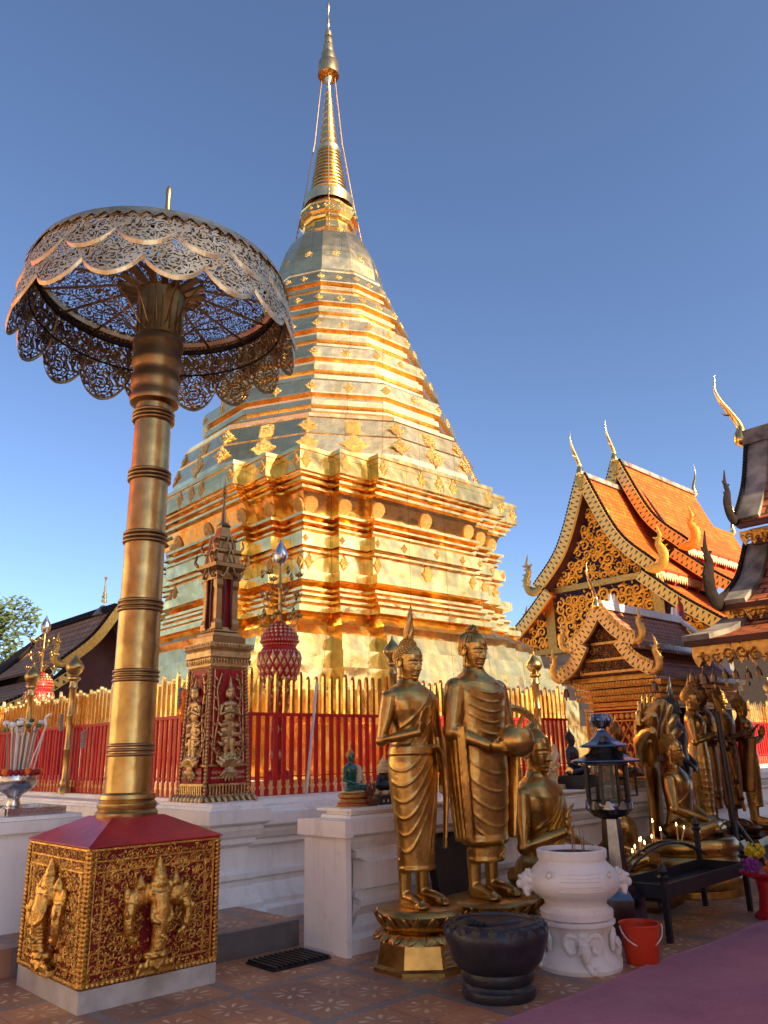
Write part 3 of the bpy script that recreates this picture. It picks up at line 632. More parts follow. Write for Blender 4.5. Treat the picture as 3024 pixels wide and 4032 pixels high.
# applied repousse ornaments
def diamond(wd, ht, th=0.035, bumps=True, shape='d'):
    b = MB(); n = 28; ring = []
    for k in range(n):
        a = 2*pi*k/n
        if shape == 'd': r = 1/(abs(cos(a))**0.9+abs(sin(a))**0.9)*(1+0.10*cos(8*a))
        elif shape == 's': r = 1/max(abs(cos(a)), abs(sin(a)))
        else: r = 1+0.04*cos(12*a)
        ring.append((cos(a)*r*wd/2, sin(a)*r*ht/2))
    b.rings([[(x, y, 0) for x, y in ring], [(x, y, th*0.5) for x, y in ring], [(x*0.8, y*0.8, th) for x, y in ring]])
    b.ell((0, 0, th), (wd*0.13, ht*0.13, th*1.2), 10, 6)
    for k in range(26):
        a = random.uniform(0, 2*pi); rr = random.uniform(0.25, 0.85)
        i = int(a/(2*pi)*n) % n; b.ell((ring[i][0]*rr, ring[i][1]*rr, th*0.9), (wd*0.055, ht*0.055, th*0.75), 6, 4)
    return b
ORN = {k: diamond(*v).mesh('ornament', 'ornament', True) for k, v in dict(d=(1, 1.0, 0.09), tall=(0.8, 1.25, 0.09), s=(0.8, 0.8, 0.07, True, 's'), o=(0.85, 0.85, 0.1, True, 'o')).items()}
NORN = [0]
def orn(kind, p, nrm, size, tilt=0.0):
    nrm = Vector(nrm).normalized(); up = Vector((0, 0, 1)); x = up.cross(nrm).normalized(); y = nrm.cross(x)
    m = Matrix((x, y, nrm)).transposed().to_4x4() @ Matrix.Diagonal((size, size, 0.22, 1)); m.translation = p
    o = bpy.data.objects.new('ornament', ORN[kind]); col.objects.link(o); o.parent = CH; o.matrix_local = m; NORN[0] += 1
def oct_orn(R0, z0, R1, z1, zc, size, kind, kind2=None, size2=None, idx=range(8)):
    t = (zc-z0)/(z1-z0); R = lerp(R0, R1, t); sl = (R0-R1)/(z1-z0)
    for k in idx:
        a = A0+k*pi/6; orn(kind, (R*cos(a), R*sin(a), zc), (cos(a), sin(a), sl), size)
        a2 = a+pi/12; r2 = R*cos(pi/12); orn(kind2 or kind, (r2*cos(a2)*1.003, r2*sin(a2)*1.003, zc), (cos(a2), sin(a2), sl*cos(pi/12)), size2 or size)
NEAR = (6, 7, 0, 1, 2)
NEAR = (10, 11, 0, 1, 2)
for Rt, zt, Rb, zb, z0, R0 in tiers: oct_orn(Rb, zb, Rt, zt, (zb+zt)/2, 0.22*(0.55+Rb/5.5), 'd', idx=NEAR)
oct_orn(1.61, 13.95, 1.40, 14.95, 14.5, 0.001, 'o', 'o', 0.30, NEAR)
oct_orn(0.86, 16.42, 0.86, 16.66, 16.54, 0.13, 'd', idx=NEAR)
oct_orn(3.96, 8.16, 3.84, 8.58, 8.37, 0.42, 'd', 's', 0.44, NEAR)
oct_orn(4.12, 7.68, 4.0, 8.12, 7.90, 0.46, 'd', 'd', 0.60, NEAR)
def body_orn(s, z, size, kind='d', mids=(0,), msize=None, sides=(0, 3), sl=0.0, ridges=True):
    c = 0.455*s; dl = 0.072*s; dp = (s-c)/2-dl
    for k in sides:
        R = Matrix.Rotation(k*pi/2, 3, 'Z')
        if ridges:
            for x, y in ((c, -s), (c+dp, -s+dl), (s-2*dl, -s+2*dl), (-c, -s), (-c-dp, -s+dl), (-s+2*dl, -s+2*dl)):
                sg = -1 if x > 0 else 1
                orn(kind, R @ Vector((x+sg*size*0.36, y-0.004, z)), R @ Vector((0, -1, sl)), size*0.8)
        for u in mids: orn(kind, R @ Vector((u*c, -s-0.004, z)), R @ Vector((0, -1, sl)), msize or size)
body_orn(4.045, 7.2, 0.40, 'tall', (-0.3, 0.25, 0), 0.36, ridges=True)
body_orn(3.57, 6.43, 0.5, 'o', (0,), 0.42, sl=-0.35)
body_orn(3.72, 5.64, 0.2, 'd', (-0.5, 0.1, 0.6), 0.2, sides=(0,))
body_orn(3.57, 5.2, 0.36, 'tall', (0,), 0.42)
body_orn(4.68, 2.75, 0.42, 'tall', (0,), 0.46)
body_orn(4.47, 3.12, 0.30, 'd', (0,), 0.3)
for k in (0, 3):
    R = Matrix.Rotation(k*pi/2, 3, 'Z')
    for u in (-0.75, -0.35, 0.05, 0.45, 0.8): orn('tall', R @ Vector((u*2.3, -5.155, 1.55)), R @ Vector((0, -1, 0)), 0.34)
# ------------------------------------------------------------------ pedestal under the parasol
PX, PY = 2.675, 5.46
t = thing('carved_pedestal', 'square red and gilded carved pedestal with three-headed elephant reliefs and red sloping cap', 'pedestal', (PX, PY, 0))
hw, hd = 0.455, 0.48
b = MB(); b.box((0, 0, 0.06), (2*hw+0.0, 2*hd, 0.12)); b.build('marble_foot', 'marble', t)
b = MB(); b.box((0, 0, 0.5), (2*hw-0.02, 2*hd-0.02, 0.77)); b.build('panel_body', 'reddeep', t)
b = MB(); b.rings([[(sx*(hw+0.012), sy*(hd+0.012), 0.885) for sx, sy in ((-1, -1), (1, -1), (1, 1), (-1, 1))], [(sx*(hw+0.012), sy*(hd+0.012), 0.893) for sx, sy in ((-1, -1), (1, -1), (1, 1), (-1, 1))], [(sx*0.19, sy*0.19, 1.03) for sx, sy in ((-1, -1), (1, -1), (1, 1), (-1, 1))]]); b.build('sloping_cap', 'redcap', t)
def elephant(b, S=1.0):
    # relief in x (across), z (up), y = outwards negative
    b.ell((0, -0.035*S, 0.10*S), (0.10*S, 0.07*S, 0.085*S)); b.ell((0, -0.05*S, 0.165*S), (0.075*S, 0.055*S, 0.05*S))
    b.tube([(0, -0.07*S, 0.10*S), (0, -0.10*S, 0.0), (0.005, -0.10*S, -0.10*S), (-0.005, -0.085*S, -0.2*S), (0.0, -0.08*S, -0.26*S)], [0.06*S, 0.062*S, 0.056*S, 0.05*S, 0.056*S], 10)
    for k in range(9): b.lathe([(0.058*S-k*0.001*S, 0), (0.062*S-k*0.001*S, 0.006*S), (0.058*S-k*0.001*S, 0.012*S)], 10, (0, -0.093*S+k*0.001, -0.04*S-k*0.024*S))
    b.tube(curve([(0.02, -0.1*S, -0.16*S), (0.035*S, -0.15*S, -0.20*S), (0.0, -0.155*S, -0.17*S)], 4), 0.014*S, 6)
    for s in (-1, 1):
        b.tube(curve([(s*0.05*S, -0.08*S, 0.03*S), (s*0.075*S, -0.12*S, -0.05*S), (s*0.03*S, -0.15*S, -0.09*S)], 4), [0.02*S]*5+[0.016*S]*3+[0.006*S], 7)
        b.ell((s*0.055*S, -0.085*S, 0.11*S), (0.02*S, 0.02*S, 0.014*S))
        b.ell((s*0.10*S, -0.03*S, 0.10*S), (0.05*S, 0.02*S, 0.08*S))
        b.ell((s*0.17*S, -0.02*S, 0.07*S), (0.085*S, 0.05*S, 0.075*S))
        b.tube(curve([(s*0.21*S, -0.05*S, 0.05*S), (s*0.235*S, -0.07*S, -0.05*S), (s*0.215*S, -0.06*S, -0.14*S), (s*0.185*S, -0.06*S, -0.19*S), (s*0.16*S, -0.07*S, -0.165*S)], 5), [0.045*S]*4+[0.036*S]*6+[0.026*S]*6+[0.02*S]*4+[0.015*S], 8)
        b.tube(curve([(s*0.2*S, -0.06*S, 0.02*S), (s*0.25*S, -0.09*S, -0.03*S), (s*0.265*S, -0.10*S, 0.02*S)], 3), [0.014*S]*6+[0.004*S], 6)
        b.ell((s*0.235*S, -0.03*S, 0.10*S), (0.03*S, 0.025*S, 0.06*S)); 
        b.ell((s*0.03*S, -0.08*S, -0.30*S), (0.04*S, 0.05*S, 0.02*S))
        b.lathe([(0.04*S, 0), (0.045*S, 0.02*S), (0.03*S, 0.05*S), (0.002, 0.10*S)], 10, (s*0.14*S, -0.03*S, 0.14*S))
    b.lathe([(0.06*S, 0), (0.06*S, 0.03*S), (0.045*S, 0.05*S), (0.045*S, 0.07*S), (0.03*S, 0.10*S), (0.002, 0.17*S)], 12, (0, -0.04*S, 0.19*S))
    b.ell((0, -0.05*S, -0.285*S), (0.10*S, 0.07*S, 0.03*S))
    b.prism([(-0.1*S, -0.08*S, -0.30*S), (0.1*S, -0.08*S, -0.30*S), (0, -0.10*S, -0.40*S)], (0, 0.07*S, 0))
    b.box((0, -0.04*S, -0.40*S), (0.30*S, 0.07*S, 0.045*S)); 
    for k in range(7): b.ell(((k-3)*0.04*S, -0.07*S, -0.36*S), (0.022*S, 0.02*S, 0.03*S))
    return b
EL = None
for face, (W, off, rz) in enumerate(((2*hw, hd, 0), (2*hd, hw, -pi/2))):
    Mf = Matrix.Rotation(rz, 4, 'Z')
    b = MB(); H0, H1 = 0.13, 0.885; y = -off+0.008
    scrollfield(b, (-W/2+0.10, y, H0+0.09), (1, 0, 0), (0, 0, 1), (0, -1, 0), W-0.2, 0.57, 0.052, lambda u, v: not (abs(u-(W-0.2)/2) < 0.08 and v < 0.46), 0.64, 0.21)
    for (zz, st) in ((0.835, 0.05), (0.775, 0.045), (0.165, 0.05)): scrollfield(b, (-W/2+0.03, y, zz-st/2), (1, 0, 0), (0, 0, 1), (0, -1, 0), W-0.06, st, st, size=0.5, rr=0.17)
    for xx in (-W/2+0.075, W/2-0.075): scrollfield(b, (xx-0.022, y, 0.2), (1, 0, 0), (0, 0, 1), (0, -1, 0), 0.045, 0.56, 0.045, size=0.5, rr=0.17)
    for _ in range(620):
        u = random.uniform(-W/2+0.03, W/2-0.03); zz = random.uniform(0.16, 0.86); an = random.uniform(0, pi)
        b.ell((u, y-0.002, zz), (random.uniform(0.007, 0.014), 0.008, random.uniform(0.004, 0.008)), 6, 4, Matrix.Rotation(an, 3, 'Y'))
    b.xf(Mf); b.build('scroll_carving', 'carvegold', t)
    b = MB()
    for zz, r in ((0.872, 0.011), (0.805, 0.008), (0.745, 0.009), (0.198, 0.008), (0.14, 0.013)): b.tube([(-W/2, y, zz), (W/2, y, zz)], r, 6)
    for xx in (-W/2+0.045, -W/2+0.105, W/2-0.045, W/2-0.105): b.tube([(xx, y, 0.2 if abs(xx) < W/2-0.08 else 0.14), (xx, y, 0.745 if abs(xx) < W/2-0.08 else 0.87)], 0.008, 6)
    rope(b, (-W/2+0.015, y-0.01, 0.14), (-W/2+0.015, y-0.01, 0.87), 0.02, 0.026); rope(b, (W/2-0.015, y-0.01, 0.14), (W/2-0.015, y-0.01, 0.87), 0.02, 0.026)
    rope(b, (-W/2, y-0.012, 0.142), (W/2, y-0.012, 0.142), 0.017, 0.03)
    b.xf(Mf); b.build('frame_moulding', 'carvegold', t, True)
    e = MB(); elephant(e, 0.86); e.xf(Matrix.Translation((0, y, 0.505))); e.xf(Mf)
    remesh(e, 'elephant_relief', 'carvegold', 0.006, t, 1)

# ------------------------------------------------------------------ tall pierced parasol
t = thing('ceremonial_parasol', 'tall gilded parasol with pierced scalloped brass canopy on a ringed pole', 'parasol', (PX, PY, 1.03))
def Zp(z): return z-1.03
pr = [(0.20, 0), (0.20, 0.03), (0.185, 0.05), (0.195, 0.075), (0.18, 0.10), (0.185, 0.125), (0.168, 0.15), (0.16, Zp(1.43))]
ringz = [1.46, 1.97, 2.48, 3.0, 3.5, 4.0]
b = MB(); b.lathe([(0.158, 0.13), (0.150, Zp(2.5)), (0.138, Zp(4.15))], 40); b.build('pole', 'brass', t, True)
b = MB(); b.lathe([(0.15, -0.03), (0.205, -0.02), (0.21, 0.02), (0.19, 0.04), (0.20, 0.055), (0.20, 0.08), (0.18, 0.095), (0.19, 0.11), (0.185, 0.135), (0.16, 0.15)], 40); b.build('base_ring', 'brass', t, True)
R0 = None
for z in ringz:
    if R0 is None:
        b = MB()
        for dz in (-0.032, 0.0, 0.032):
            b.lathe([(0.142+0.024*max(0, cos(q)), dz+0.016*sin(q)) for q in [rad(-90+k*22.5) for k in range(9)]], 40, capa=False, capb=False)
        R0 = o = b.build('pole_ring', 'brass_ring', t, True); 
    else: o = R0.copy(); col.objects.link(o); o.parent = t
    o.location = (0, 0, Zp(z))
b = MB(); b.lathe([(0.15, Zp(4.10)), (0.19, Zp(4.12)), (0.20, Zp(4.16)), (0.18, Zp(4.20)), (0.19, Zp(4.25)), (0.196, Zp(4.28)), (0.196, Zp(4.33)), (0.178, Zp(4.37)), (0.185, Zp(4.42)), (0.20, Zp(4.46)), (0.198, Zp(4.52)), (0.185, Zp(4.55)), (0.20, Zp(4.62)), (0.20, Zp(4.68)), (0.175, Zp(4.71))], 40); b.build('capital_rings', 'brass_ring', t, True)
b = MB(); b.lathe([(0.17, Zp(4.68)), (0.175, Zp(4.9)), (0.185, Zp(5.02)), (0.20, Zp(5.14))], 40); b.build('flared_neck', 'brass', t, True)
b = MB()
for k in range(16):
    a = 2*pi*k/16; b.tube([(0.176*cos(a), 0.176*sin(a), Zp(4.74)), (0.18*cos(a), 0.18*sin(a), Zp(4.9)), (0.188*cos(a), 0.188*sin(a), Zp(5.02))], 0.008, 5)
b.build('neck_straps', 'brass_ring', t)
b = MB()
for k in range(16):
    a = 2*pi*k/16; b.prism([(0.2*cos(a-0.13), 0.2*sin(a-0.13), Zp(5.12)), (0.36*cos(a-0.10), 0.36*sin(a-0.10), Zp(5.17)), (0.36*cos(a+0.10), 0.36*sin(a+0.10), Zp(5.17)), (0.2*cos(a+0.13), 0.2*sin(a+0.13), Zp(5.12))], (0, 0, 0.03))
b.build('spoke_hub', 'brass_ring', t)
CR = 1.09; CT = 0.985; ZT = Zp(5.20)
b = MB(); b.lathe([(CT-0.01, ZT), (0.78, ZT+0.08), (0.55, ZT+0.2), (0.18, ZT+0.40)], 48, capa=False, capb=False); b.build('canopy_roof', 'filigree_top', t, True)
b = MB(); b.lathe([(0.02, ZT+0.30), (0.07, ZT+0.42), (0.05, ZT+0.55), (0.03, ZT+0.66), (0.02, ZT+0.92), (0.028, ZT+0.94), (0.022, ZT+1.0), (0.006, ZT+1.03)], 14); b.build('top_finial', 'brass', t, True)
b = MB(); b.lathe([(CT-0.03, ZT-0.11), (CT-0.005, ZT-0.11), (CT-0.005, ZT-0.07), (CT-0.03, ZT-0.07), (CT-0.03, ZT-0.11)], 48, capa=False, capb=False)
b.lathe([(CR-0.09, ZT-0.32), (CR-0.08, ZT-0.32), (CR-0.08, ZT-0.305), (CR-0.09, ZT-0.305), (CR-0.09, ZT-0.32)], 48, capa=False, capb=False); b.build('frame_ring', 'darkwood', t, True)
rib = None
for k in range(16):
    if rib is None:
        b = MB(); b.tube([(0.2, 0, ZT+0.02), (CT-0.01, 0, ZT-0.09)], 0.012, 5); b.tube(curve([(0.19, 0.0, Zp(4.78)), (0.35, 0, Zp(4.95)), (0.62, 0, Zp(5.1))], 5), 0.007, 5); b.tube([(CT-0.02, 0, ZT-0.05), (CR-0.045, 0, ZT-0.44)], 0.011, 4)
        rib = o = b.build('rib', 'brass_ring', t)
    else: o = rib.copy(); col.objects.link(o); o.parent = t
    o.rotation_euler = (0, 0, 2*pi*(k+0.5)/16)
def RZ(z): return CT+(CR+0.04-CT)*(max(0, (ZT-z)/0.60))**0.72
def petal(R, ztop, zside, ztip, half):
    s, e = MB(), MB(); nx, nz = 14, 6; G = []; tk = 0.006
    def bot(u): a = abs(u); return ztip+(zside-ztip)*(0.22*a+0.78*a**2.6)
    for k in range(nx+1):
        u = -1+2*k/nx; a = u*half; zb = bot(u); pts_ = []
        for j in range(nz+1):
            z = lerp(zb, ztop, j/nz); rr = RZ(z)+R+0.012*(1-u*u); pts_.append((rr*cos(a), rr*sin(a), z))
        G.append(pts_)
    s.rings(G, False, False, closed=False)
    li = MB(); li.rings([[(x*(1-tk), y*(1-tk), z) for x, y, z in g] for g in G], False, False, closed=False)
    pts = [Vector(g[0]) for g in G]
    e.rings([[p*1.001+Vector((0, 0, 0.007)), p*1.001+Vector((0, 0, -0.004)), p*0.993+Vector((0, 0, -0.004)), p*0.993+Vector((0, 0, 0.007))] for p in [Vector((q.x, q.y, q.z)) for q in pts]])
    return s, e, li
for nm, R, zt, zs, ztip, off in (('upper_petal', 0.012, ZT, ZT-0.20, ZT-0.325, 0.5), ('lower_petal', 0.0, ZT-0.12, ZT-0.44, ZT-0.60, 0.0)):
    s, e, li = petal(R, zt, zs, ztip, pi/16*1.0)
    ms, mee, mli = s.mesh(nm, 'filigree', True), e.mesh('petal_edge', 'palebrass'), li.mesh('petal_shaded_back', 'filigree_shade', True)
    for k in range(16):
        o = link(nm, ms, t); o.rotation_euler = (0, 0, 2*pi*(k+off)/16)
        q = link('petal_edge', mee, o); link('petal_shaded_back', mli, o)  # back shell carries the painted inner shade
b = MB(); b.lathe([(CT+0.05, ZT-0.03), (CT+0.03, ZT+0.025), (CT-0.01, ZT+0.045), (CT-0.03, ZT+0.02), (CT-0.02, ZT-0.03)], 64, capa=False, capb=False)
for k in range(64):
    a0, a1 = 2*pi*k/64, 2*pi*(k+1)/64; am = (a0+a1)/2
    b.prism([((CT+0.056)*cos(a0), (CT+0.056)*sin(a0), ZT-0.025), ((CT+0.056)*cos(a1), (CT+0.056)*sin(a1), ZT-0.025), ((CT+0.085)*cos(am), (CT+0.085)*sin(am), ZT-0.085)], (-0.004*cos(am), -0.004*sin(am), 0))
b.build('toothed_rim', 'palebrass', t)

# ------------------------------------------------------------------ carved corner tower with miniature pavilion
TX, TY = 4.20, 6.83
t = thing('carved_tower', 'tapering red and gilt carved tower topped by a miniature spired pavilion', 'tower shrine', (TX, TY, 1.0)); TW = t
b = MB(); b.sq([(0.30, 0), (0.30, 0.03), (0.27, 0.06)]); 
for k in range(4):
    Mk = Matrix.Rotation(k*pi/2, 4, 'Z')
    q = MB()
    for j in range(9):
        x = -0.28+j*0.07; q.tube([(x, -0.28, 0.06), (x+0.01, -0.31, 0.035), (x+0.02, -0.34, 0.0)], [0.03, 0.034, 0.012], 5, 0.6)
    b.add(q, Mk)
b.build('leafy_foot', 'carvebronze', t)
b = MB(); b.sq([(0.245, 0.05), (0.205, 1.24)]); b.build('red_shaft', 'red', t)
def deity(b, S=1.0):
    b.ell((0, -0.02, 0.0), (0.06, 0.03, 0.08)); b.ell((0, -0.025, 0.06), (0.075, 0.03, 0.03)); b.ell((0, -0.035, 0.135), (0.033, 0.032, 0.042)); b.lathe([(0.04, 0), (0.038, 0.02), (0.022, 0.04), (0.014, 0.07), (0.002, 0.13)], 10, (0, -0.03, 0.16))
    for s in (-1, 1):
        b.tube([(s*0.075, -0.025, 0.055), (s*0.095, -0.03, -0.02), (s*0.01, -0.06, 0.01)], [0.022, 0.018, 0.012], 6); b.ell((s*0.035, -0.03, 0.14), (0.012, 0.012, 0.03))
        b.tube([(s*0.03, -0.02, -0.2), (s*0.03, -0.02, -0.34)], [0.03, 0.02], 6)
        for q in range(3): b.tube(curve([(s*0.03, -0.025, -0.09-q*0.07), (s*0.085, -0.03, -0.10-q*0.07), (s*0.115, -0.02, -0.07-q*0.07)], 3), [0.022]*4+[0.012]*2+[0.004], 5)
    b.ell((0, -0.045, 0.02), (0.015, 0.015, 0.035)); b.rings([[(x*w_, -0.012-0.02*(1-x*x), z) for x in (-1, -0.5, 0, 0.5, 1)]+[(x*w_, 0.0, z) for x in (1, -1)] for w_, z in ((0.055, -0.06), (0.075, -0.12), (0.07, -0.2), (0.055, -0.28))])
    for k in range(7):
        a = rad(-75+k*25); b.tube([(0, -0.02, -0.40), (0.09*sin(a), -0.045, -0.40+0.05*cos(a)-0.0), (0.14*sin(a), -0.03, -0.38+0.08*cos(a))], [0.02, 0.03, 0.006], 5)
        b.tube([(0, -0.02, -0.42), (0.05*sin(a), -0.04, -0.45), (0.09*sin(a), -0.03, -0.46-0.06*cos(a))], [0.02, 0.025, 0.006], 5)
    return b
for k in (0, 3):
    Mk = Matrix.Rotation(k*pi/2, 4, 'Z'); sl = (0.245-0.205)/1.19
    Tm = Mk @ Matrix.Translation((0, -0.225, 0.80)) @ Matrix.Rotation(-math.atan(sl), 4, 'X')
    b = MB(); deity(b); b.xf(Tm @ Matrix.Diagonal((1.2, 1.15, 1.2, 1))); remesh(b, 'deity_relief', 'carvebronze', 0.0055, t, 1)
    b = MB()
    for s in (-1, 1):
        st = curve([(s*0.04, -0.01, -0.42), (s*0.15, -0.012, -0.36), (s*0.16, -0.012, -0.25), (s*0.12, -0.012, 0.0), (s*0.14, -0.012, 0.2), (s*0.09, -0.012, 0.36)], 8); b.tube(st, 0.010, 5)
        for q in range(2, len(st)-1, 2):
            p = st[q]; dd = 1 if q % 4 else -1; b.tube([p, p+Vector((dd*0.03, -0.012, 0.02)), p+Vector((dd*0.055, -0.008, 0.05))], [0.009, 0.017, 0.003], 4, 0.6)
        spiral(b, Vector((s*0.09, -0.012, -0.40)), Vector((1, 0, 0)), Vector((0, 0, 1)), Vector((0, -1, 0)), 0.06, 1.3, s, 0.2)
        spiral(b, Vector((s*0.10, -0.012, -0.36)), Vector((1, 0, 0)), Vector((0, 0, 1)), Vector((0, -1, 0)), 0.035, 1.3, s, 0.2)
    b.xf(Tm); b.build('vine_carving', 'carvebronze', t)
b = MB()
for sx, sy in ((-1, -1), (1, -1), (1, 1), (-1, 1)): rope(b, (sx*0.25, sy*0.25, 0.06), (sx*0.21, sy*0.21, 1.22), 0.024, 0.034)
for k in range(4):
    Mk = Matrix.Rotation(k*pi/2, 4, 'Z'); q = MB()
    for zz in (0.06, 0.155, 0.325): q.box((0, -0.25+zz*0.034, zz), (0.44, 0.03, 0.02))
    for j in range(12): q.box((-0.2+j*0.036, -0.25, 0.105), (0.018, 0.03, 0.08))
    for xx in (-0.185, 0.185): q.tube([(xx, -0.245, 0.34), (xx*0.88, -0.21, 1.2)], 0.008, 5)
    b.add(q, Mk)
b.build('gilt_frame', 'carvebronze', t, True)
b = MB(); b.sq([(0.205, 1.2), (0.225, 1.23), (0.225, 1.27), (0.215, 1.28), (0.245, 1.32), (0.245, 1.37), (0.235, 1.38), (0.265, 1.41), (0.265, 1.45), (0.22, 1.455)])
for k in range(4):
    q = MB()
    for j in range(14): q.ell((-0.23+j*0.0355, -0.265, 1.43), 0.017, 6, 4); q.prism([(-0.235+j*0.0355, -0.235, 1.30), (-0.21+j*0.0355, -0.235, 1.30), (-0.222+j*0.0355, -0.235, 1.25)], (0, -0.012, 0))
    b.add(q, Matrix.Rotation(k*pi/2, 4, 'Z'))
b.build('carved_cornice', 'carvebronze', t)
b = MB(); b.sq([(0.20, 1.45), (0.20, 1.52), (0.175, 1.53), (0.17, 1.56), (0.14, 1.58), (0.13, 1.62)]); b.build('pavilion_base', 'brass_ring', t)
b = MB(); b.sq([(0.085, 1.60), (0.075, 2.12)]); b.build('pavilion_core', 'red', t)
b = MB()
for sx, sy in ((-1, -1), (1, -1), (1, 1), (-1, 1)):
    b.sq([(0.05, 1.60), (0.05, 1.66), (0.036, 1.70), (0.032, 2.0), (0.042, 2.04), (0.042, 2.10)], (sx*0.098, sy*0.098, 0))
b.build('column', 'brass_ring', t)
b = MB(); b.sq([(0.15, 2.10), (0.155, 2.16), (0.145, 2.18), (0.19, 2.22), (0.19, 2.26), (0.14, 2.28), (0.13, 2.36), (0.15, 2.38), (0.15, 2.41), (0.10, 2.43), (0.09, 2.50), (0.11, 2.52), (0.11, 2.54), (0.07, 2.56), (0.05, 2.66), (0.06, 2.68), (0.03, 2.72)])
b.lathe([(0.035, 2.70), (0.028, 2.76), (0.02, 2.84), (0.012, 2.95), (0.008, 3.0)], 10); b.lathe([(0.03, 3.0), (0.03, 3.03), (0.01, 3.035), (0.024, 3.05), (0.024, 3.075), (0.01, 3.08), (0.018, 3.09), (0.018, 3.11), (0.006, 3.12), (0.002, 3.22)], 10)
b.build('tiered_roof', 'brass_ring', t)
b = MB()
for k in range(4):
    q = MB()
    for s in (-1, 1):
        q.tube(curve([(s*0.02, -0.17, 2.25), (s*0.05, -0.18, 2.17), (s*0.09, -0.17, 2.12), (s*0.125, -0.16, 2.14)], 4), [0.014]*8+[0.012]*4+[0.006], 5)
        q.tube(curve([(s*0.19, -0.19, 2.26), (s*0.21, -0.21, 2.30), (s*0.19, -0.20, 2.38)], 4), [0.02]*4+[0.014]*4+[0.003], 5)
        q.tube(curve([(s*0.15, -0.15, 2.41), (s*0.165, -0.165, 2.45), (s*0.15, -0.155, 2.51)], 4), [0.016]*4+[0.011]*4+[0.003], 5)
    for zz, rr in ((2.27, 0.165), (2.42, 0.13)):
        q.tube(curve([(-0.05, -rr, zz), (-0.035, -rr-0.01, zz+0.06), (0, -rr-0.005, zz+0.13), (0.035, -rr-0.01, zz+0.06), (0.05, -rr, zz)], 4), 0.011, 5)
    b.add(q, Matrix.Rotation(k*pi/2, 4, 'Z'))
b.build('gable_crests', 'brass_ring', t, True)
b = MB()
for k in range(4):
    q = MB()
    for s in (-1, 1): q.prism([(s*0.06, -0.155, 1.62), (s*0.045, -0.15, 1.9), (s*0.06, -0.15, 2.1), (s*0.03, -0.15, 2.1), (s*0.025, -0.15, 1.9), (s*0.04, -0.155, 1.62)], (0, 0.012, 0))
    b.add(q, Matrix.Rotation(k*pi/2, 4, 'Z'))
b.build('red_door_leaf', 'darkred', t)
def text_mesh(name, lines, size, mat, parent, loc, rot, align='CENTER', ext=0.002, sp=1.0):
    c = bpy.data.curves.new(name, 'FONT'); c.body = lines; c.size = size; c.align_x = align; c.align_y = 'CENTER'; c.extrude = ext; c.space_line = sp
    o = bpy.data.objects.new(name, c); col.objects.link(o)
    dg = bpy.context.evaluated_depsgraph_get(); me = bpy.data.meshes.new_from_object(o.evaluated_get(dg)); me.name = name
    bpy.data.objects.remove(o); bpy.data.curves.remove(c)
    me.materials.clear(); me.materials.append(MAT[mat])
    q = link(name, me, parent); q.location = loc; q.rotation_euler = rot; return q
for k, (lx, ly, rz) in enumerate(((0, -0.262, 0), (-0.262, 0, -pi/2))):
    b = MB(); b.box((0, 0, 0), (0.36, 0.012, 0.13)); o = b.build('plaque', 'red', t); o.location = (lx*0.955, ly*0.955, 0.24); o.rotation_euler = (0, 0, rz)
    text_mesh('inscription', 'ศักดิ์ เบญจา ศรีมน ไพฑูรย์\n๒๐๓ นครไชยศรี พระนคร ๑', 0.036, 'letter', o, (0, -0.008, 0), (pi/2, 0, 0), sp=1.25)

t = TW; t.scale = (0.93, 0.93, 1.0)
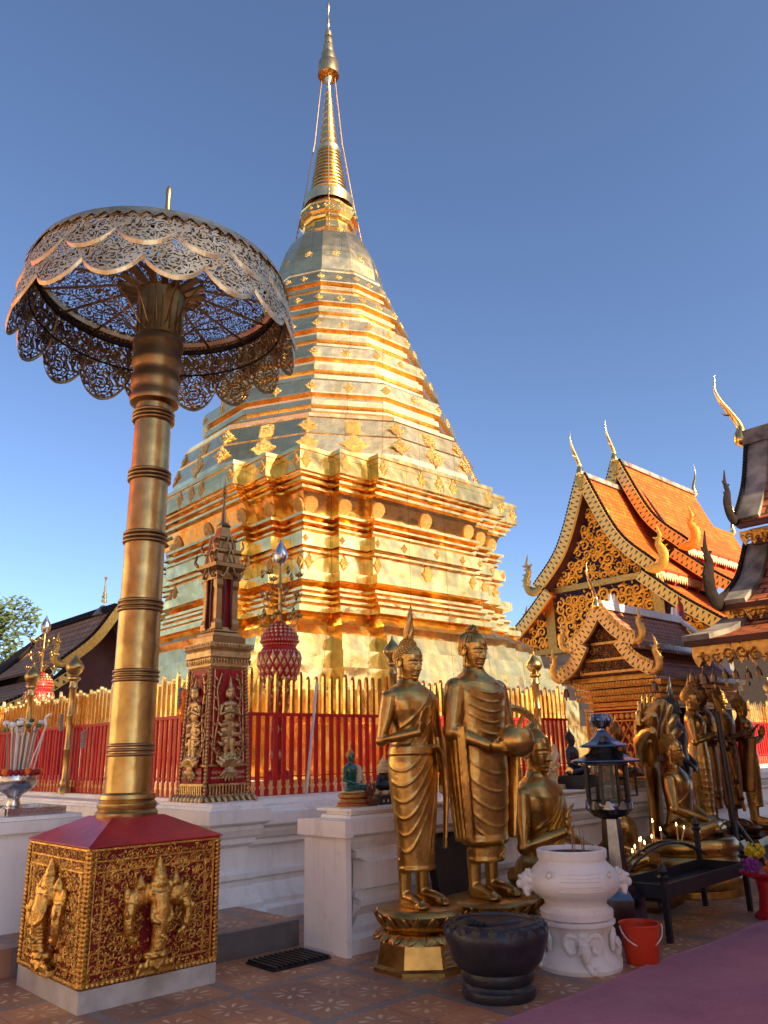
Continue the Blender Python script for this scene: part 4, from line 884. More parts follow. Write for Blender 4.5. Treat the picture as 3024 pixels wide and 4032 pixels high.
# ------------------------------------------------------------------ red mosaic lotus lamps inside the fence
def mosaic_lamp(name, label, loc, sc_):
    t = thing(name, label, 'lotus lamp', loc, 0.3, 'red mosaic lotus lamps', sc_)
    prof = [(0.18, 0), (0.18, 0.25), (0.10, 0.28), (0.11, 0.6), (0.10, 0.9), (0.16, 1.02), (0.15, 1.10), (0.20, 1.22), (0.30, 1.45), (0.335, 1.58), (0.33, 1.68), (0.27, 1.75), (0.25, 1.78), (0.26, 1.80), (0.30, 1.83), (0.29, 1.88), (0.27, 1.94), (0.20, 2.02), (0.08, 2.10), (0.02, 2.12)]
    b = MB(); b.lathe(prof, 32); b.build('urn_body', 'red', t, True)
    b = MB()
    def rad_at(z):
        for (r0, z0), (r1, z1) in zip(prof, prof[1:]):
            if z0 <= z <= z1 and z1 > z0: return lerp(r0, r1, (z-z0)/(z1-z0)), (r1-r0)/(z1-z0)
        return 0.02, 0
    def loz(z, a, w_, h):
        r, s = rad_at(z); n = Vector((cos(a), sin(a), -s)).normalized(); ux = Vector((-sin(a), cos(a), 0)); uz = n.cross(ux)*-1
        if uz.z < 0: uz = -uz
        p = Vector((r*cos(a), r*sin(a), z)); ring = [p+ux*w_-n*0.004, p+uz*h-n*0.004, p-ux*w_-n*0.004, p-uz*h-n*0.004]
        i = len(b.v); b.v += [tuple(q) for q in ring]+[tuple(p+n*0.018)]; b.f += [(i, i+1, i+4), (i+1, i+2, i+4), (i+2, i+3, i+4), (i+3, i, i+4)]
    for row, (z, nn, w_, h) in enumerate(((1.63, 18, 0.042, 0.075), (1.545, 18, 0.040, 0.062), (1.45, 18, 0.036, 0.06), (1.37, 18, 0.033, 0.052), (1.29, 18, 0.028, 0.048), (1.22, 16, 0.024, 0.042), (1.15, 14, 0.022, 0.036), (1.06, 12, 0.02, 0.03), (1.91, 26, 0.028, 0.026), (1.96, 22, 0.030, 0.032), (2.01, 18, 0.030, 0.034), (2.055, 12, 0.024, 0.03), (0.75, 10, 0.024, 0.07), (0.45, 10, 0.024, 0.07), (0.12, 14, 0.03, 0.06))):
        for k in range(nn): loz(z, 2*pi*(k+0.5*(row % 2))/nn, w_, h)
    for z in (1.80, 1.845, 1.705): 
        r, _ = rad_at(z)
        for k in range(40): a = 2*pi*k/40; b.ell((r*cos(a), r*sin(a), z), 0.013, 5, 4)
    b.build('gilt_lozenges', 'lozenge', t)
    b = MB(); b.lathe([(0.03, 2.08), (0.026, 2.5), (0.035, 2.52), (0.045, 2.55), (0.03, 2.58), (0.024, 2.6), (0.022, 2.88)], 12); b.build('brass_stem', 'brass', t, True)
    b = MB(); b.lathe([(0.03, 2.86), (0.08, 2.90), (0.115, 2.97), (0.11, 3.03), (0.075, 3.10), (0.035, 3.16), (0.003, 3.24)], 20); b.build('bud_finial', 'silver', t, True)
    pb = None
    for lev, (z, rr, nb) in enumerate(((2.70, 0.26, 6), (2.42, 0.30, 7), (2.16, 0.30, 7))):
        for k in range(nb):
            if pb is None:
                d = Vector((1, 0, 0)); c0 = Vector((0, 0, -0.08)); rr0 = 0.29; br, fl, ol = MB(), MB(), MB()
                p = curve([c0+d*0.02, c0+d*rr0*0.5+Vector((0, 0, -0.05)), c0+d*rr0*0.9, c0+d*rr0+Vector((0, 0, 0.08))], 4); br.tube(p, 0.006, 4); e = p[-1]
                fl.lathe([(0.01, -0.01), (0.035, 0.02), (0.04, 0.045), (0.022, 0.08), (0.003, 0.11)], 8, e)
                pb = bo = br.build('branch', 'brass', t); fo = fl.build('lotus_bud', 'brass', pb, True)
                for q in range(6):
                    aa = 2*pi*q/6; dd = Vector((cos(aa), sin(aa), 0)); ol.tube([e, e+dd*0.05+Vector((0, 0, 0.015)), e+dd*0.085+Vector((0, 0, 0.06))], [0.012, 0.028, 0.003], 4, 0.5)
                ol.lathe([(0.01, -0.01), (0.03, 0.02), (0.02, 0.05), (0.003, 0.07)], 8, e); om = ol.mesh('lotus_flower', 'brass', True)
            else:
                bo = pb.copy(); col.objects.link(bo); bo.parent = t
                if k % 2: fo = link('lotus_flower', om, bo)
                else: fo = pb.children[0].copy(); col.objects.link(fo); fo.parent = bo
            bo.location = (0, 0, z); bo.rotation_euler = (0, 0, 2*pi*k/nb+lev*0.5)
    return t
la = mosaic_lamp('lotus_lamp', 'red urn-shaped mosaic lamp with brass lotus stem right of the carved tower', (5.78, 8.0, 0.98), 0.955)
la.scale = (0.80, 0.80, 0.955)
dup(la, (5.6, 15.3, 0.98), 0.9, 'red urn-shaped mosaic lamp with brass lotus stem far left behind the fence')
# ------------------------------------------------------------------ statues (facing local -Y, 1.83 m figure before scaling)
STAND = [(0.22, 0.125, 0.105, 0.0), (0.40, 0.135, 0.11, 0.0), (0.62, 0.16, 0.125, 0.0), (0.80, 0.18, 0.135, 0.005), (0.94, 0.188, 0.14, 0.01), (1.04, 0.168, 0.125, 0.005), (1.12, 0.155, 0.112, 0.0), (1.22, 0.17, 0.118, -0.003), (1.32, 0.198, 0.13, -0.005), (1.39, 0.212, 0.125, 0.0), (1.45, 0.198, 0.105, 0.012), (1.485, 0.15, 0.085, 0.018), (1.51, 0.09, 0.07, 0.02), (1.54, 0.064, 0.062, 0.018)]
def spt(tab, z, th, out=0.0, n=2.3):
    rx, ry, cy = interp(tab, z)
    x, y = sin(th), -cos(th); k = (abs(x)**n+abs(y)**n)**(-1/n)
    return Vector(((rx+out)*x*k, cy+(ry+out)*y*k, z))
def loftbody(b, tab, z0=None, z1=None, seg=36, nz=40, out=0.0, wave=None):
    z0 = tab[0][0] if z0 is None else z0; z1 = tab[-1][0] if z1 is None else z1; R = []
    for k in range(nz+1):
        z = lerp(z0, z1, k/nz); R.append([spt(tab, z, 2*pi*j/seg, out+(wave(z, 2*pi*j/seg) if wave else 0)) for j in range(seg)])
    b.rings(R)
def fold(b, tab, f, th0, th1, r=0.008, n=22, out=-0.001):
    pts = []
    for k in range(n+1):
        t = k/n; th = lerp(rad(th0), rad(th1), t); pts.append(spt(tab, f(t), th, out))
    r *= 0.78
    b.tube(pts, [r*(0.35+0.65*sin(pi*min(1, max(0, k/n)))**0.5) for k in range(n+1)], 6)
HEADT = [(-0.130, 0.016, 0.052, -0.01), (-0.122, 0.030, 0.074, 0.012), (-0.105, 0.045, 0.086, 0.035), (-0.08, 0.057, 0.090, 0.06), (-0.05, 0.067, 0.092, 0.08), (-0.01, 0.076, 0.094, 0.098), (0.03, 0.081, 0.096, 0.107), (0.07, 0.080, 0.092, 0.107), (0.10, 0.070, 0.078, 0.097), (0.122, 0.046, 0.052, 0.072), (0.134, 0.012, 0.014, 0.03)]
def gs(x, s): return math.exp(-0.5*(x/s)**2)
def face_d(x, z):
    ax = abs(x); d = 0
    if z > -0.052:
        t = max(0, min(1, (0.030-z)/0.066)); hgt = 0.004+0.025*t**1.15
        if z < -0.036: hgt *= max(0, 1-((-0.036-z)/0.013)**1.5) if z > -0.049 else 0
        if z > 0.03: hgt *= gs(z-0.03, 0.012)
        d += hgt*gs(x, 0.0075+0.0045*t)
    d += 0.008*gs(ax-0.0135, 0.006)*gs(z+0.036, 0.0065)
    d -= 0.011*gs(ax-0.034, 0.020)*gs(z-0.014, 0.012)
    d += 0.0125*gs(ax-0.035, 0.0155)*gs(z-0.007, 0.0085)
    d -= 0.0045*gs(ax-0.035, 0.018)*gs(z+0.002+0.25*(ax-0.035)**2*40, 0.0024)
    zb = 0.036-((ax-0.036)/0.04)**2*0.016
    d += 0.0055*gs(z-zb, 0.0042)*(1 if 0.008 < ax < 0.068 else 0.2)
    d += 0.009*gs(x, 0.0165)*gs(z+0.0635, 0.0048)+0.0105*gs(x, 0.0145)*gs(z+0.0775, 0.0055)
    d -= 0.0065*gs(x, 0.024)*gs(z+0.0700-0.12*ax*ax*40*0.1, 0.0022)
    d -= 0.004*gs(x, 0.02)*gs(z+0.0900, 0.006)
    d += 0.006*gs(x, 0.018)*gs(z+0.110, 0.012)
    d += 0.003*gs(ax-0.042, 0.018)*gs(z+0.035, 0.02)
    return d
def head(b, M):
    q = MB(); nz, ns = 96, 110; R = []
    for k in range(nz+1):
        z = lerp(-0.130, 0.134, k/nz); wx, yf, yb = interp(HEADT, z); ring = []
        for j in range(ns):
            a = 2*pi*j/ns; a = a-0.45*sin(a) if True else a          # crowd samples to the front (a=0)
            sx, cy_ = sin(a), cos(a); n = 2.2; rr = (abs(sx)**n+abs(cy_)**n)**(-1/n); x = wx*sx*rr; y = -(yf if cy_ > 0 else yb)*cy_*rr
            if cy_ > 0: y -= face_d(x, z)*min(1, cy_*2.2)
            ring.append((x, y, z))
        R.append(ring)
    q.rings(R)
    for s in (-1, 1):
        q.ell((s*0.086, 0.012, 0.0), (0.010, 0.022, 0.042), 14, 10); q.tube(curve([(s*0.088, 0.006, -0.03), (s*0.087, 0.004, -0.075), (s*0.083, 0.0, -0.115)], 4), [0.0115]*6+[0.0125]*2+[0.009], 9)
        q.tube(curve([(s*0.090, -0.008, 0.02), (s*0.097, 0.012, 0.042), (s*0.097, 0.030, 0.01), (s*0.093, 0.016, -0.035)], 4), 0.006, 6)
    b.add(q, M)
def neck(b, M):
    q = MB(); q.tube([(0, 0.012, -0.04), (0, 0.016, -0.22)], [0.054, 0.062], 16)
    for zz in (-0.150, -0.172): q.lathe([(0.052, -0.006), (0.0605, 0), (0.052, 0.006)], 20, (0, 0.013, zz))
    b.add(q, M)
def hair(b, M, style):
    q = MB()
    q.ell((0, 0.026, 0.050), (0.089, 0.104, 0.094), 20, 14)
    if style in ('curls', 'flame', 'point'):
        n = 330; ga = pi*(3-sqrt(5))
        for k in range(n):
            y = 1-2*(k+0.5)/n; r = sqrt(1-y*y); d = Vector((r*cos(ga*k), r*sin(ga*k), y))
            if d.z < -0.55 or (d.y < -0.25 and d.z < 0.30) or (d.y < 0.1 and d.z < -0.05): continue
            p = Vector((0, 0.026, 0.050))+Vector((d.x*0.091, d.y*0.106, d.z*0.097)); q.ell(p, (0.0105, 0.0105, 0.0105), 7, 5)
        q.ell((0, 0.03, 0.135), (0.056, 0.058, 0.048), 14, 9)
        for k in range(70):
            y = 1-(k+0.5)/70; r = sqrt(1-y*y); q.ell((0.057*r*cos(ga*k), 0.03+0.059*r*sin(ga*k), 0.135+0.05*y), 0.009, 6, 4)
        if style == 'flame':
            q.lathe([(0.028, 0.172), (0.036, 0.18), (0.03, 0.19)], 14, (0, 0.03, 0))
            R = []
            for k in range(22):
                t = k/21; r = 0.031*(1-t)**0.8*(1+0.25*sin(t*pi))+0.001
                R.append([(r*(1+0.30*(j % 2)*(1-t))*cos(2*pi*j/16+t*1.6), 0.03+r*(1+0.30*(j % 2)*(1-t))*sin(2*pi*j/16+t*1.6), 0.186+t*0.27) for j in range(16)])
            q.rings(R)
        if style == 'point': q.lathe([(0.03, 0.17), (0.034, 0.185), (0.022, 0.22), (0.010, 0.27), (0.002, 0.33)], 12, (0, 0.03, 0))
    elif style == 'bun':
        for k in range(34):
            a = 2*pi*k/34
            if cos(a) > 0.2: pts = [(0.020*sin(a), 0.03-0.02*cos(a), 0.146), (0.060*sin(a), 0.02-0.066*cos(a), 0.122), (0.086*sin(a), 0.012-0.086*cos(a), 0.078-0.016*abs(sin(a)))]
            else: pts = [(0.020*sin(a), 0.03-0.02*cos(a), 0.146), (0.070*sin(a), 0.026-0.080*cos(a), 0.115), (0.090*sin(a), 0.026-0.105*cos(a), 0.045), (0.072*sin(a), 0.02-0.088*cos(a), -0.03)]
            q.tube(curve(pts, 5), 0.0085, 5)
        q.ell((0, 0.032, 0.158), (0.043, 0.045, 0.036), 14, 9)
        q.lathe([(0.045, -0.006), (0.05, 0), (0.045, 0.006)], 18, (0, 0.032, 0.143))
        for k in range(14):
            a = 2*pi*k/14; q.tube(curve([(0.044*cos(a), 0.032+0.046*sin(a), 0.155), (0.032*cos(a+0.3), 0.032+0.034*sin(a+0.3), 0.187), (0.003*cos(a), 0.032, 0.20)], 4), 0.0075, 5)
    elif style == 'crown':
        q.lathe([(0.092, 0.04), (0.096, 0.07), (0.085, 0.09), (0.09, 0.11), (0.06, 0.13), (0.065, 0.15), (0.04, 0.17), (0.045, 0.19), (0.02, 0.22), (0.024, 0.24), (0.002, 0.30)], 18, (0, 0.02, 0))
    b.add(q, M)
def hand(b, w_, d, n, side=1, curl=12, S=1.0, spread=0.0):
    w_, d, n = Vector(w_), Vector(d).normalized(), Vector(n).normalized(); n = (n-d*n.dot(d)).normalized(); s = d.cross(n)*side
    Mp = Matrix((s, n, d)).transposed()
    b.ell(w_+d*0.050*S, (0.038*S, 0.017*S, 0.056*S), 12, 8, Mp); b.ell(w_+d*0.075*S, (0.040*S, 0.014*S, 0.028*S), 12, 8, Mp)
    for i, L in enumerate((0.078, 0.088, 0.082, 0.064)):
        p = w_+d*(0.098-0.006*abs(i-1.3))*S+s*((i-1.5)*-0.0205)*S; dd = d+s*(-(i-1.5)*spread); pts = [p-d*0.015*S, p]; a = 0
        for k, fr in enumerate((0.45, 0.30, 0.25)):
            a += rad(curl)*(0.6 if k == 0 else 1.0); p = p+(dd*cos(a)+n*sin(a)).normalized()*L*fr*S; pts.append(p)
        b.tube(pts, [0.0098*S, 0.0100*S, 0.0092*S, 0.0084*S, 0.0066*S], 7)
    p = w_+d*0.030*S+s*0.030*S; q1 = p+(d*0.75+s*0.6+n*0.25).normalized()*0.042*S; q2 = q1+(d*0.95+s*0.15+n*0.25).normalized()*0.034*S
    b.tube([p-s*0.01*S, p, q1, q2], [0.014*S, 0.0125*S, 0.0105*S, 0.0075*S], 7)
def arm(b, pts, r=(0.060, 0.052, 0.044, 0.040, 0.030)):
    sh, el, wr = map(Vector, pts)
    P = [sh, sh.lerp(el, 0.5), el, el.lerp(wr, 0.45), wr]; b.tube(P, list(r), 12); b.ell(sh, r[0]*1.02); b.ell(el, r[2]*1.0)
def foot(b, x, y=0.0, yaw=0.0):
    q = MB(); q.ell((0, 0.045, 0.04), (0.038, 0.045, 0.04)); q.tube([(0, 0.03, 0.055), (0, -0.07, 0.045), (0, -0.15, 0.026)], [0.042, 0.040, 0.030], 10, 1.0)
    q.box((0, -0.055, 0.012), (0.075, 0.20, 0.024)); q.ell((0, -0.15, 0.022), (0.045, 0.03, 0.02))
    for i in range(5): q.ell(((i-2)*0.0185, -0.178+abs(i-1.2)*0.007, 0.016), (0.0105, 0.022, 0.012), 8, 6)
    q.tube([(0, 0.035, 0.05), (0, 0.03, 0.30)], [0.040, 0.050], 12)
    b.add(q, Matrix.Translation((x, y, 0)) @ Matrix.Rotation(yaw, 4, 'Z'))
def lotus_base(r, h, petals=18, two=True):
    b = MB(); b.lathe([(r*0.96, h*0.72), (r*1.0, h*0.86), (r*0.94, h*0.97), (r*0.86, h)], 32); b.lathe([(r*0.80, h*0.46), (r*0.86, h*0.55), (r*0.96, h*0.74)], 32, capa=True)
    b.lathe([(r*1.04, h*0.20), (r*1.0, h*0.34), (r*0.82, h*0.48)], 32)
    for lay, (zb, zt, rb, rt) in enumerate(((0.52, 0.90, 0.82, 1.0), (0.46, 0.22, 0.80, 1.06))):
        for k in range(petals):
            a = 2*pi*(k+0.5*lay)/petals; wd = pi*r/petals*1.0; R = []
            for i in range(7):
                t = i/6; rr = lerp(rb, rt, t**0.7)*r+0.012; z = lerp(zb, zt, t)*h; ww = wd*(1-t**2.2)+0.001
                R.append([(rr*cos(a)-q*ww*sin(a), rr*sin(a)+q*ww*cos(a), z) if False else ((rr+0.012*(1-q*q))*cos(a)-q*ww*sin(a), (rr+0.012*(1-q*q))*sin(a)+q*ww*cos(a), z) for q in (-1, -0.5, 0, 0.5, 1)]+[((rr-0.012)*cos(a), (rr-0.012)*sin(a), z)])
            b.rings(R)
            b.tube([((lerp(rb, rt, t**0.7)*r+0.026)*cos(a), (lerp(rb, rt, t**0.7)*r+0.026)*sin(a), lerp(zb, zt, t)*h) for t in (0, 0.3, 0.6, 0.9)], 0.004, 4)
    return b
def headM(z=1.655, tilt=8, y=0.005, yaw=0): return Matrix.Translation((0, y, z)) @ Matrix.Rotation(rad(yaw), 4, 'Z') @ Matrix.Rotation(rad(tilt), 4, 'X')
def standing(style, T=STAND):
    b = MB()
    foot(b, -0.085, 0, -0.12); foot(b, 0.085, 0, 0.12)
    loftbody(b, T)
    if style in ('shoulder', 'both'):
        for z in (0.225,): b.rings([[spt(T, z+dz, 2*pi*j/36, o) for j in range(36)] for dz, o in ((0, 0.002), (0.006, 0.007), (0.02, 0.006), (0.03, 0.0))])
    return b
def place(t, b, h, mat, voxel, hmat=None, it=2, Mh=None):
    import bmesh
    neck(b, Mh); o = remesh(b, 'body', mat, voxel, t, it); f = MB(); head(f, Mh); me = f.mesh('face_tmp', mat, True)
    bm = bmesh.new(); bm.from_mesh(me); bmesh.ops.recalc_face_normals(bm, faces=bm.faces); bm.from_mesh(o.data); bm.to_mesh(o.data); bm.free(); bpy.data.meshes.remove(me)
    o.data.polygons.foreach_set('use_smooth', [True]*len(o.data.polygons))
    h.build('hair', hmat or mat, t, True)

GRP = 'standing golden statues'
# --- first standing statue: raised palm, flame finial
t = thing('temple_statue', 'golden standing statue with flame finial, one palm raised and one shoulder bare', 'statue', (4.33, 4.30, 0.375), rad(0), GRP); t.scale = (1.07, 1.07, 1.01)
b = standing('shoulder'); T = STAND
arm(b, [(-0.200, 0.012, 1.395), (-0.265, 0.03, 1.10), (-0.115, -0.20, 1.155)]); hand(b, (-0.115, -0.20, 1.155), (0.05, -0.22, 1), (0.15, -1, -0.2), 1, 5)
arm(b, [(0.200, 0.012, 1.395), (0.285, 0.03, 1.12), (0.27, -0.015, 0.87)]); hand(b, (0.27, -0.015, 0.87), (0.02, -0.10, -1), (-0.8, -0.6, 0), -1, 9)
loftbody(b, [(0.16, 0.03, 0.03, 0), (0.2, 0.03, 0.03, 0)]) if False else None
for k, z0 in enumerate((0.93, 0.83, 0.72, 0.61, 0.50, 0.39)):
    fold(b, T, lambda t, z0=z0, k=k: z0-0.075*sin(pi*min(1, t*1.25))*0.8+0.26*t**2.4, -105, 38-k*5, 0.0085)
fold(b, T, lambda t: 0.32+0.72*t, 8, 44, 0.012); fold(b, T, lambda t: 0.24+0.8*t, 22, 50, 0.011); fold(b, T, lambda t: 0.24+1.1*t, 40, 62, 0.010)
# upper robe: edge across the chest from left shoulder to right flank, with folds below
for k, (za, zb_, th0, th1) in enumerate(((1.18, 1.50, -88, 34), (1.10, 1.46, -92, 46), (1.03, 1.36, -80, 40), (1.0, 1.20, -70, 36))):
    fold(b, T, lambda t, za=za, zb_=zb_: za+(zb_-za)*t**1.6-0.02*sin(pi*t), th0, th1, 0.011 if k == 0 else 0.0075)
for th in (38, 44, 50): fold(b, T, lambda t: 1.47-0.5*t, th-8, th, 0.010)
b.tube([(0.10, -0.13, 1.06), (0.14, -0.14, 1.0), (0.17, -0.13, 0.9), (0.19, -0.12, 0.7), (0.18, -0.10, 0.35)], [0.03, 0.028, 0.03, 0.03, 0.02], 8, 0.6)
loftbody(b, T, 1.0, 1.06, 36, 4, 0.010)
Mh = headM(); h = MB(); hair(h, Mh, 'flame'); place(t, b, h, 'bronze', 0.0062, it=4, Mh=Mh)
bs = lotus_base(0.285, 0.245, 18); o = bs.build('lotus_base', 'bronze', t, True); o.location = (0, -0.03, -0.245)
b = MB(); b.lathe([(0.335, 0), (0.335, 0.03), (0.31, 0.045), (0.285, 0.175)], 8, (0, -0.03, -0.375), pi/8); o = b.build('octagonal_plinth', 'bronze', t)
b = MB()
for ln in range(4):
    x = -0.10
    while x < 0.10:
        l = random.uniform(0.005, 0.013); b.box((x+l/2, 0, -ln*0.028+random.uniform(-0.002, 0.002)), (l, 0.002, random.uniform(0.006, 0.012))); x += l+0.003
o = b.build('worn_inscription', 'letter_dim', t)
o.matrix_local = Matrix.Translation((0, -0.03-0.287, -0.235)) @ Matrix.Rotation(rad(-11), 4, 'X')

# --- second standing statue: both shoulders covered, alms bowl
t = thing('temple_statue', 'golden standing statue with hair bun and draped robe, both hands round a bowl', 'statue', (4.86, 4.10, 0.385), rad(-3), GRP); t.scale = (1.13, 1.13, 1.06)
W2 = [(0.28, 0.15, 0.115, 0.0), (0.5, 0.185, 0.13, 0.0), (0.8, 0.205, 0.145, 0.0), (0.98, 0.205, 0.145, 0.0), (1.12, 0.205, 0.135, 0.0), (1.25, 0.225, 0.138, 0.0), (1.36, 0.242, 0.138, 0.0), (1.43, 0.225, 0.118, 0.01), (1.475, 0.165, 0.092, 0.016), (1.51, 0.095, 0.074, 0.02), (1.55, 0.07, 0.066, 0.018)]
b = standing('both'); loftbody(b, W2, 0.36)
b.rings([[spt(W2, 0.36+dz, 2*pi*j/40, o) for j in range(40)] for dz, o in ((-0.03, -0.01), (-0.02, 0.008), (0.0, 0.014), (0.03, 0.004))])
for k in range(22): fold(b, STAND, lambda t: 0.235+0.12*t, -100+k*9.2, -100+k*9.2, 0.005, 4)
for k, z0 in enumerate((1.40, 1.335, 1.265, 1.19, 1.11, 1.03)): fold(b, W2, lambda t, z0=z0, k=k: z0-0.075*(1-(2*t-1)**2)+0.03, -52, 52, 0.0095)
for z0, o in ((1.50, 0.0), (1.485, 0.0), (1.47, 0.0)): fold(b, W2, lambda t, z0=z0: z0-0.04*(1-(2*t-1)**2), -80, 80, 0.0075)
for k, z0 in enumerate((0.98, 0.86, 0.74, 0.62, 0.51, 0.42)): fold(b, W2, lambda t, z0=z0, k=k: z0-0.11*(1-(2*t-1)**2)+0.05, -62, 66, 0.0095)
for s in (-1, 1):
    arm(b, [(s*0.205, 0.0, 1.39), (s*0.268, -0.01, 1.09), (s*0.135, -0.225, 0.985)], (0.078, 0.072, 0.066, 0.050, 0.032))
    hand(b, (s*0.135, -0.225, 0.985), (-s*0.22, -1, -0.03), (-s*1, 0.15, 0.15), -s, 13, 1.0)
    # hanging sleeve panel
    R = []
    for k in range(15):
        t_ = k/14; z = lerp(1.13, 0.36, t_); y0 = lerp(-0.13, -0.10, t_); y1 = lerp(0.09, 0.07, t_); x = s*lerp(0.262, 0.205, t_**1.3)
        ring = []
        for j in range(16):
            a = 2*pi*j/16; ring.append((x+0.030*cos(a)*(1-0.3*t_), (y0+y1)/2+(y1-y0)/2*sin(a)+0.006*sin(5*a+z*8), z))
        R.append(ring)
    b.rings(R)
    for q in (-0.6, -0.2, 0.2, 0.6): b.tube([(s*lerp(0.262, 0.205, u**1.3)+s*0.024, lerp(-0.02, -0.015, u)+q*lerp(0.10, 0.08, u), lerp(1.1, 0.38, u)) for u in (0, 0.3, 0.6, 1)], 0.007, 5)
b.tube(curve([(0.02, -0.13, 0.36), (0.04, -0.135, 0.30), (-0.0, -0.13, 0.27), (0.03, -0.13, 0.24)], 4), 0.009, 5)
Mh = headM(1.665, 9); h = MB(); hair(h, Mh, 'bun'); place(t, b, h, 'bronze', 0.0065, it=4, Mh=Mh)
o = lotus_base(0.30, 0.16, 20).build('lotus_base', 'bronze', t, True); o.location = (0, -0.03, -0.16)
b = MB(); b.lathe([(0.35, 0), (0.35, 0.05), (0.32, 0.07), (0.31, 0.23)], 8, (0, -0.03, -0.385), pi/8); b.build('octagonal_plinth', 'bronze', t)
t2 = thing('alms_bowl', 'round bronze alms bowl held by the second standing statue', 'bowl', (4.86, 4.10, 0.385), rad(-3)); t2.scale = (1.13, 1.13, 1.06)
b = MB(); b.lathe([(0.02, -0.100), (0.065, -0.096), (0.108, -0.060), (0.124, 0.0), (0.118, 0.045), (0.098, 0.085), (0.094, 0.09), (0.088, 0.085), (0.105, 0.045), (0.11, 0.0), (0.0, -0.08)], 36, (0, -0.322, 1.01)); b.build('bowl_body', 'bronze', t2, True)

# --- kneeling statue behind the white urn
t = thing('temple_statue', 'golden kneeling statue with hair bun and one hand at the chest, behind the white urn', 'statue', (6.02, 4.42, 0.30), rad(4))
K = [(z-0.86, rx, ry, cy) for z, rx, ry, cy in STAND if z >= 0.94]
b = MB(); loftbody(b, K)
b.ell((0, 0.03, 0.08), (0.20, 0.17, 0.13)); 
for s in (-1, 1):
    b.tube([(s*0.10, 0.05, 0.10), (s*0.13, -0.20, 0.10), (s*0.135, -0.40, 0.075)], [0.10, 0.09, 0.07], 12); b.ell((s*0.135, -0.40, 0.075), 0.072); b.tube([(s*0.135, -0.38, 0.05), (s*0.10, 0.2, 0.05)], [0.06, 0.05], 10); foot(b, s*0.09, 0.28, pi) if False else None
arm(b, [(-0.200, 0.012, 0.535), (-0.265, -0.02, 0.24), (-0.07, -0.22, 0.33)]); hand(b, (-0.07, -0.22, 0.33), (0.1, -0.1, 1), (0.5, -1, 0), 1, 20)
arm(b, [(0.200, 0.012, 0.535), (0.265, -0.03, 0.26), (0.16, -0.25, 0.20)]); hand(b, (0.16, -0.25, 0.20), (-0.3, -1, 0.3), (0, 0, 1), 1, 20)
for k, (za, zb_, th0, th1) in enumerate(((0.33, 0.64, -88, 34), (0.27, 0.61, -92, 38), (0.22, 0.57, -92, 42), (0.17, 0.50, -92, 44), (0.13, 0.42, -90, 46), (0.10, 0.32, -90, 46), (0.08, 0.22, -90, 46))):
    fold(b, K, lambda t, za=za, zb_=zb_: za+(zb_-za)*t**1.5-0.03*sin(pi*t), th0, th1, 0.0085)
for k in range(5): b.tube(curve([(-0.21+k*0.01, -0.05-k*0.06, 0.12), (-0.10, -0.08-k*0.065, 0.20), (0.03, -0.06-k*0.05, 0.19)], 5), 0.008, 5)
Mh = headM(0.80, 4); h = MB(); hair(h, Mh, 'bun'); place(t, b, h, 'bronze', 0.0075, Mh=Mh)
t.scale = (1.33,)*3
o = lotus_base(0.36, 0.16, 18).build('lotus_base', 'bronze', t, True); o.location = (0, -0.08, -0.16)
# carved wheel-shaped stand behind the kneeling statue
b = MB(); b.tube([(0.30*cos(a), 0, 0.30*sin(a)) for a in [rad(-20+k*10) for k in range(23)]], [0.07]*23, 8, 0.5)
for k in range(16): a = rad(-10+k*13); b.ell((0.30*cos(a), -0.04, 0.30*sin(a)), 0.03, 7, 5)
for a in (60, 90, 120): b.tube([(0, 0, 0), (0.28*cos(rad(a)), 0, 0.28*sin(rad(a)))], 0.025, 6)
b.tube([(0, 0, 0), (0, 0, -0.6)], 0.06, 8); b.ell((0, 0, 0), 0.07, 10, 6)
o = b.build('wheel_emblem', 'carvegold', None, True); o.location = (6.50, 5.05, 1.50); o.rotation_euler = (0, 0, rad(-25)); tag(o, 'arched carved wheel emblem rising behind the kneeling statue', 'emblem')

# --- seated figures
SEAT = [(z-0.88, rx, ry, cy) for z, rx, ry, cy in STAND if z >= 0.94]
def seated(touch=False, robe=False):
    b = MB(); loftbody(b, SEAT); b.ell((0, 0.02, 0.07), (0.21, 0.16, 0.10))
    for s in (-1, 1):
        b.tube([(s*0.12, 0.0, 0.09), (s*0.28, -0.12, 0.085), (s*0.36, -0.20, 0.075)], [0.095, 0.085, 0.066], 12); b.ell((s*0.36, -0.20, 0.075), 0.067)
        z = 0.075 if s > 0 else 0.12
        b.tube([(s*0.36, -0.20, 0.075), (s*0.16, -0.32, z), (-s*0.05, -0.33, z+0.01)], [0.066, 0.055, 0.036], 10)
        b.ell((-s*0.13, -0.335, z+0.015), (0.09, 0.035, 0.03))
        for i in range(5): b.ell((-s*(0.21-i*0.004), -0.315-i*0.013, z+0.022), (0.018, 0.008, 0.01), 6, 5)
    if touch: arm(b, [(-0.200, 0.012, 0.515), (-0.285, -0.05, 0.28), (-0.30, -0.24, 0.16)]); hand(b, (-0.30, -0.24, 0.16), (0.1, -0.5, -1), (0, 1, -0.3), 1, 8)
    else: arm(b, [(-0.200, 0.012, 0.515), (-0.30, -0.03, 0.27), (-0.07, -0.25, 0.165)]); hand(b, (-0.09, -0.25, 0.165), (1, -0.15, 0.05), (0, -0.2, 1), 1, 10)
    arm(b, [(0.200, 0.012, 0.515), (0.30, -0.03, 0.27), (0.08, -0.25, 0.15)]); hand(b, (0.10, -0.26, 0.15), (-1, -0.15, 0.05), (0, -0.2, 1), -1, 10)
    fold(b, SEAT, lambda t: 0.30+0.31*t**1.5, -88, 34, 0.011)
    fold(b, SEAT, lambda t: 0.62-0.42*t, 30, 26, 0.014)
    return b
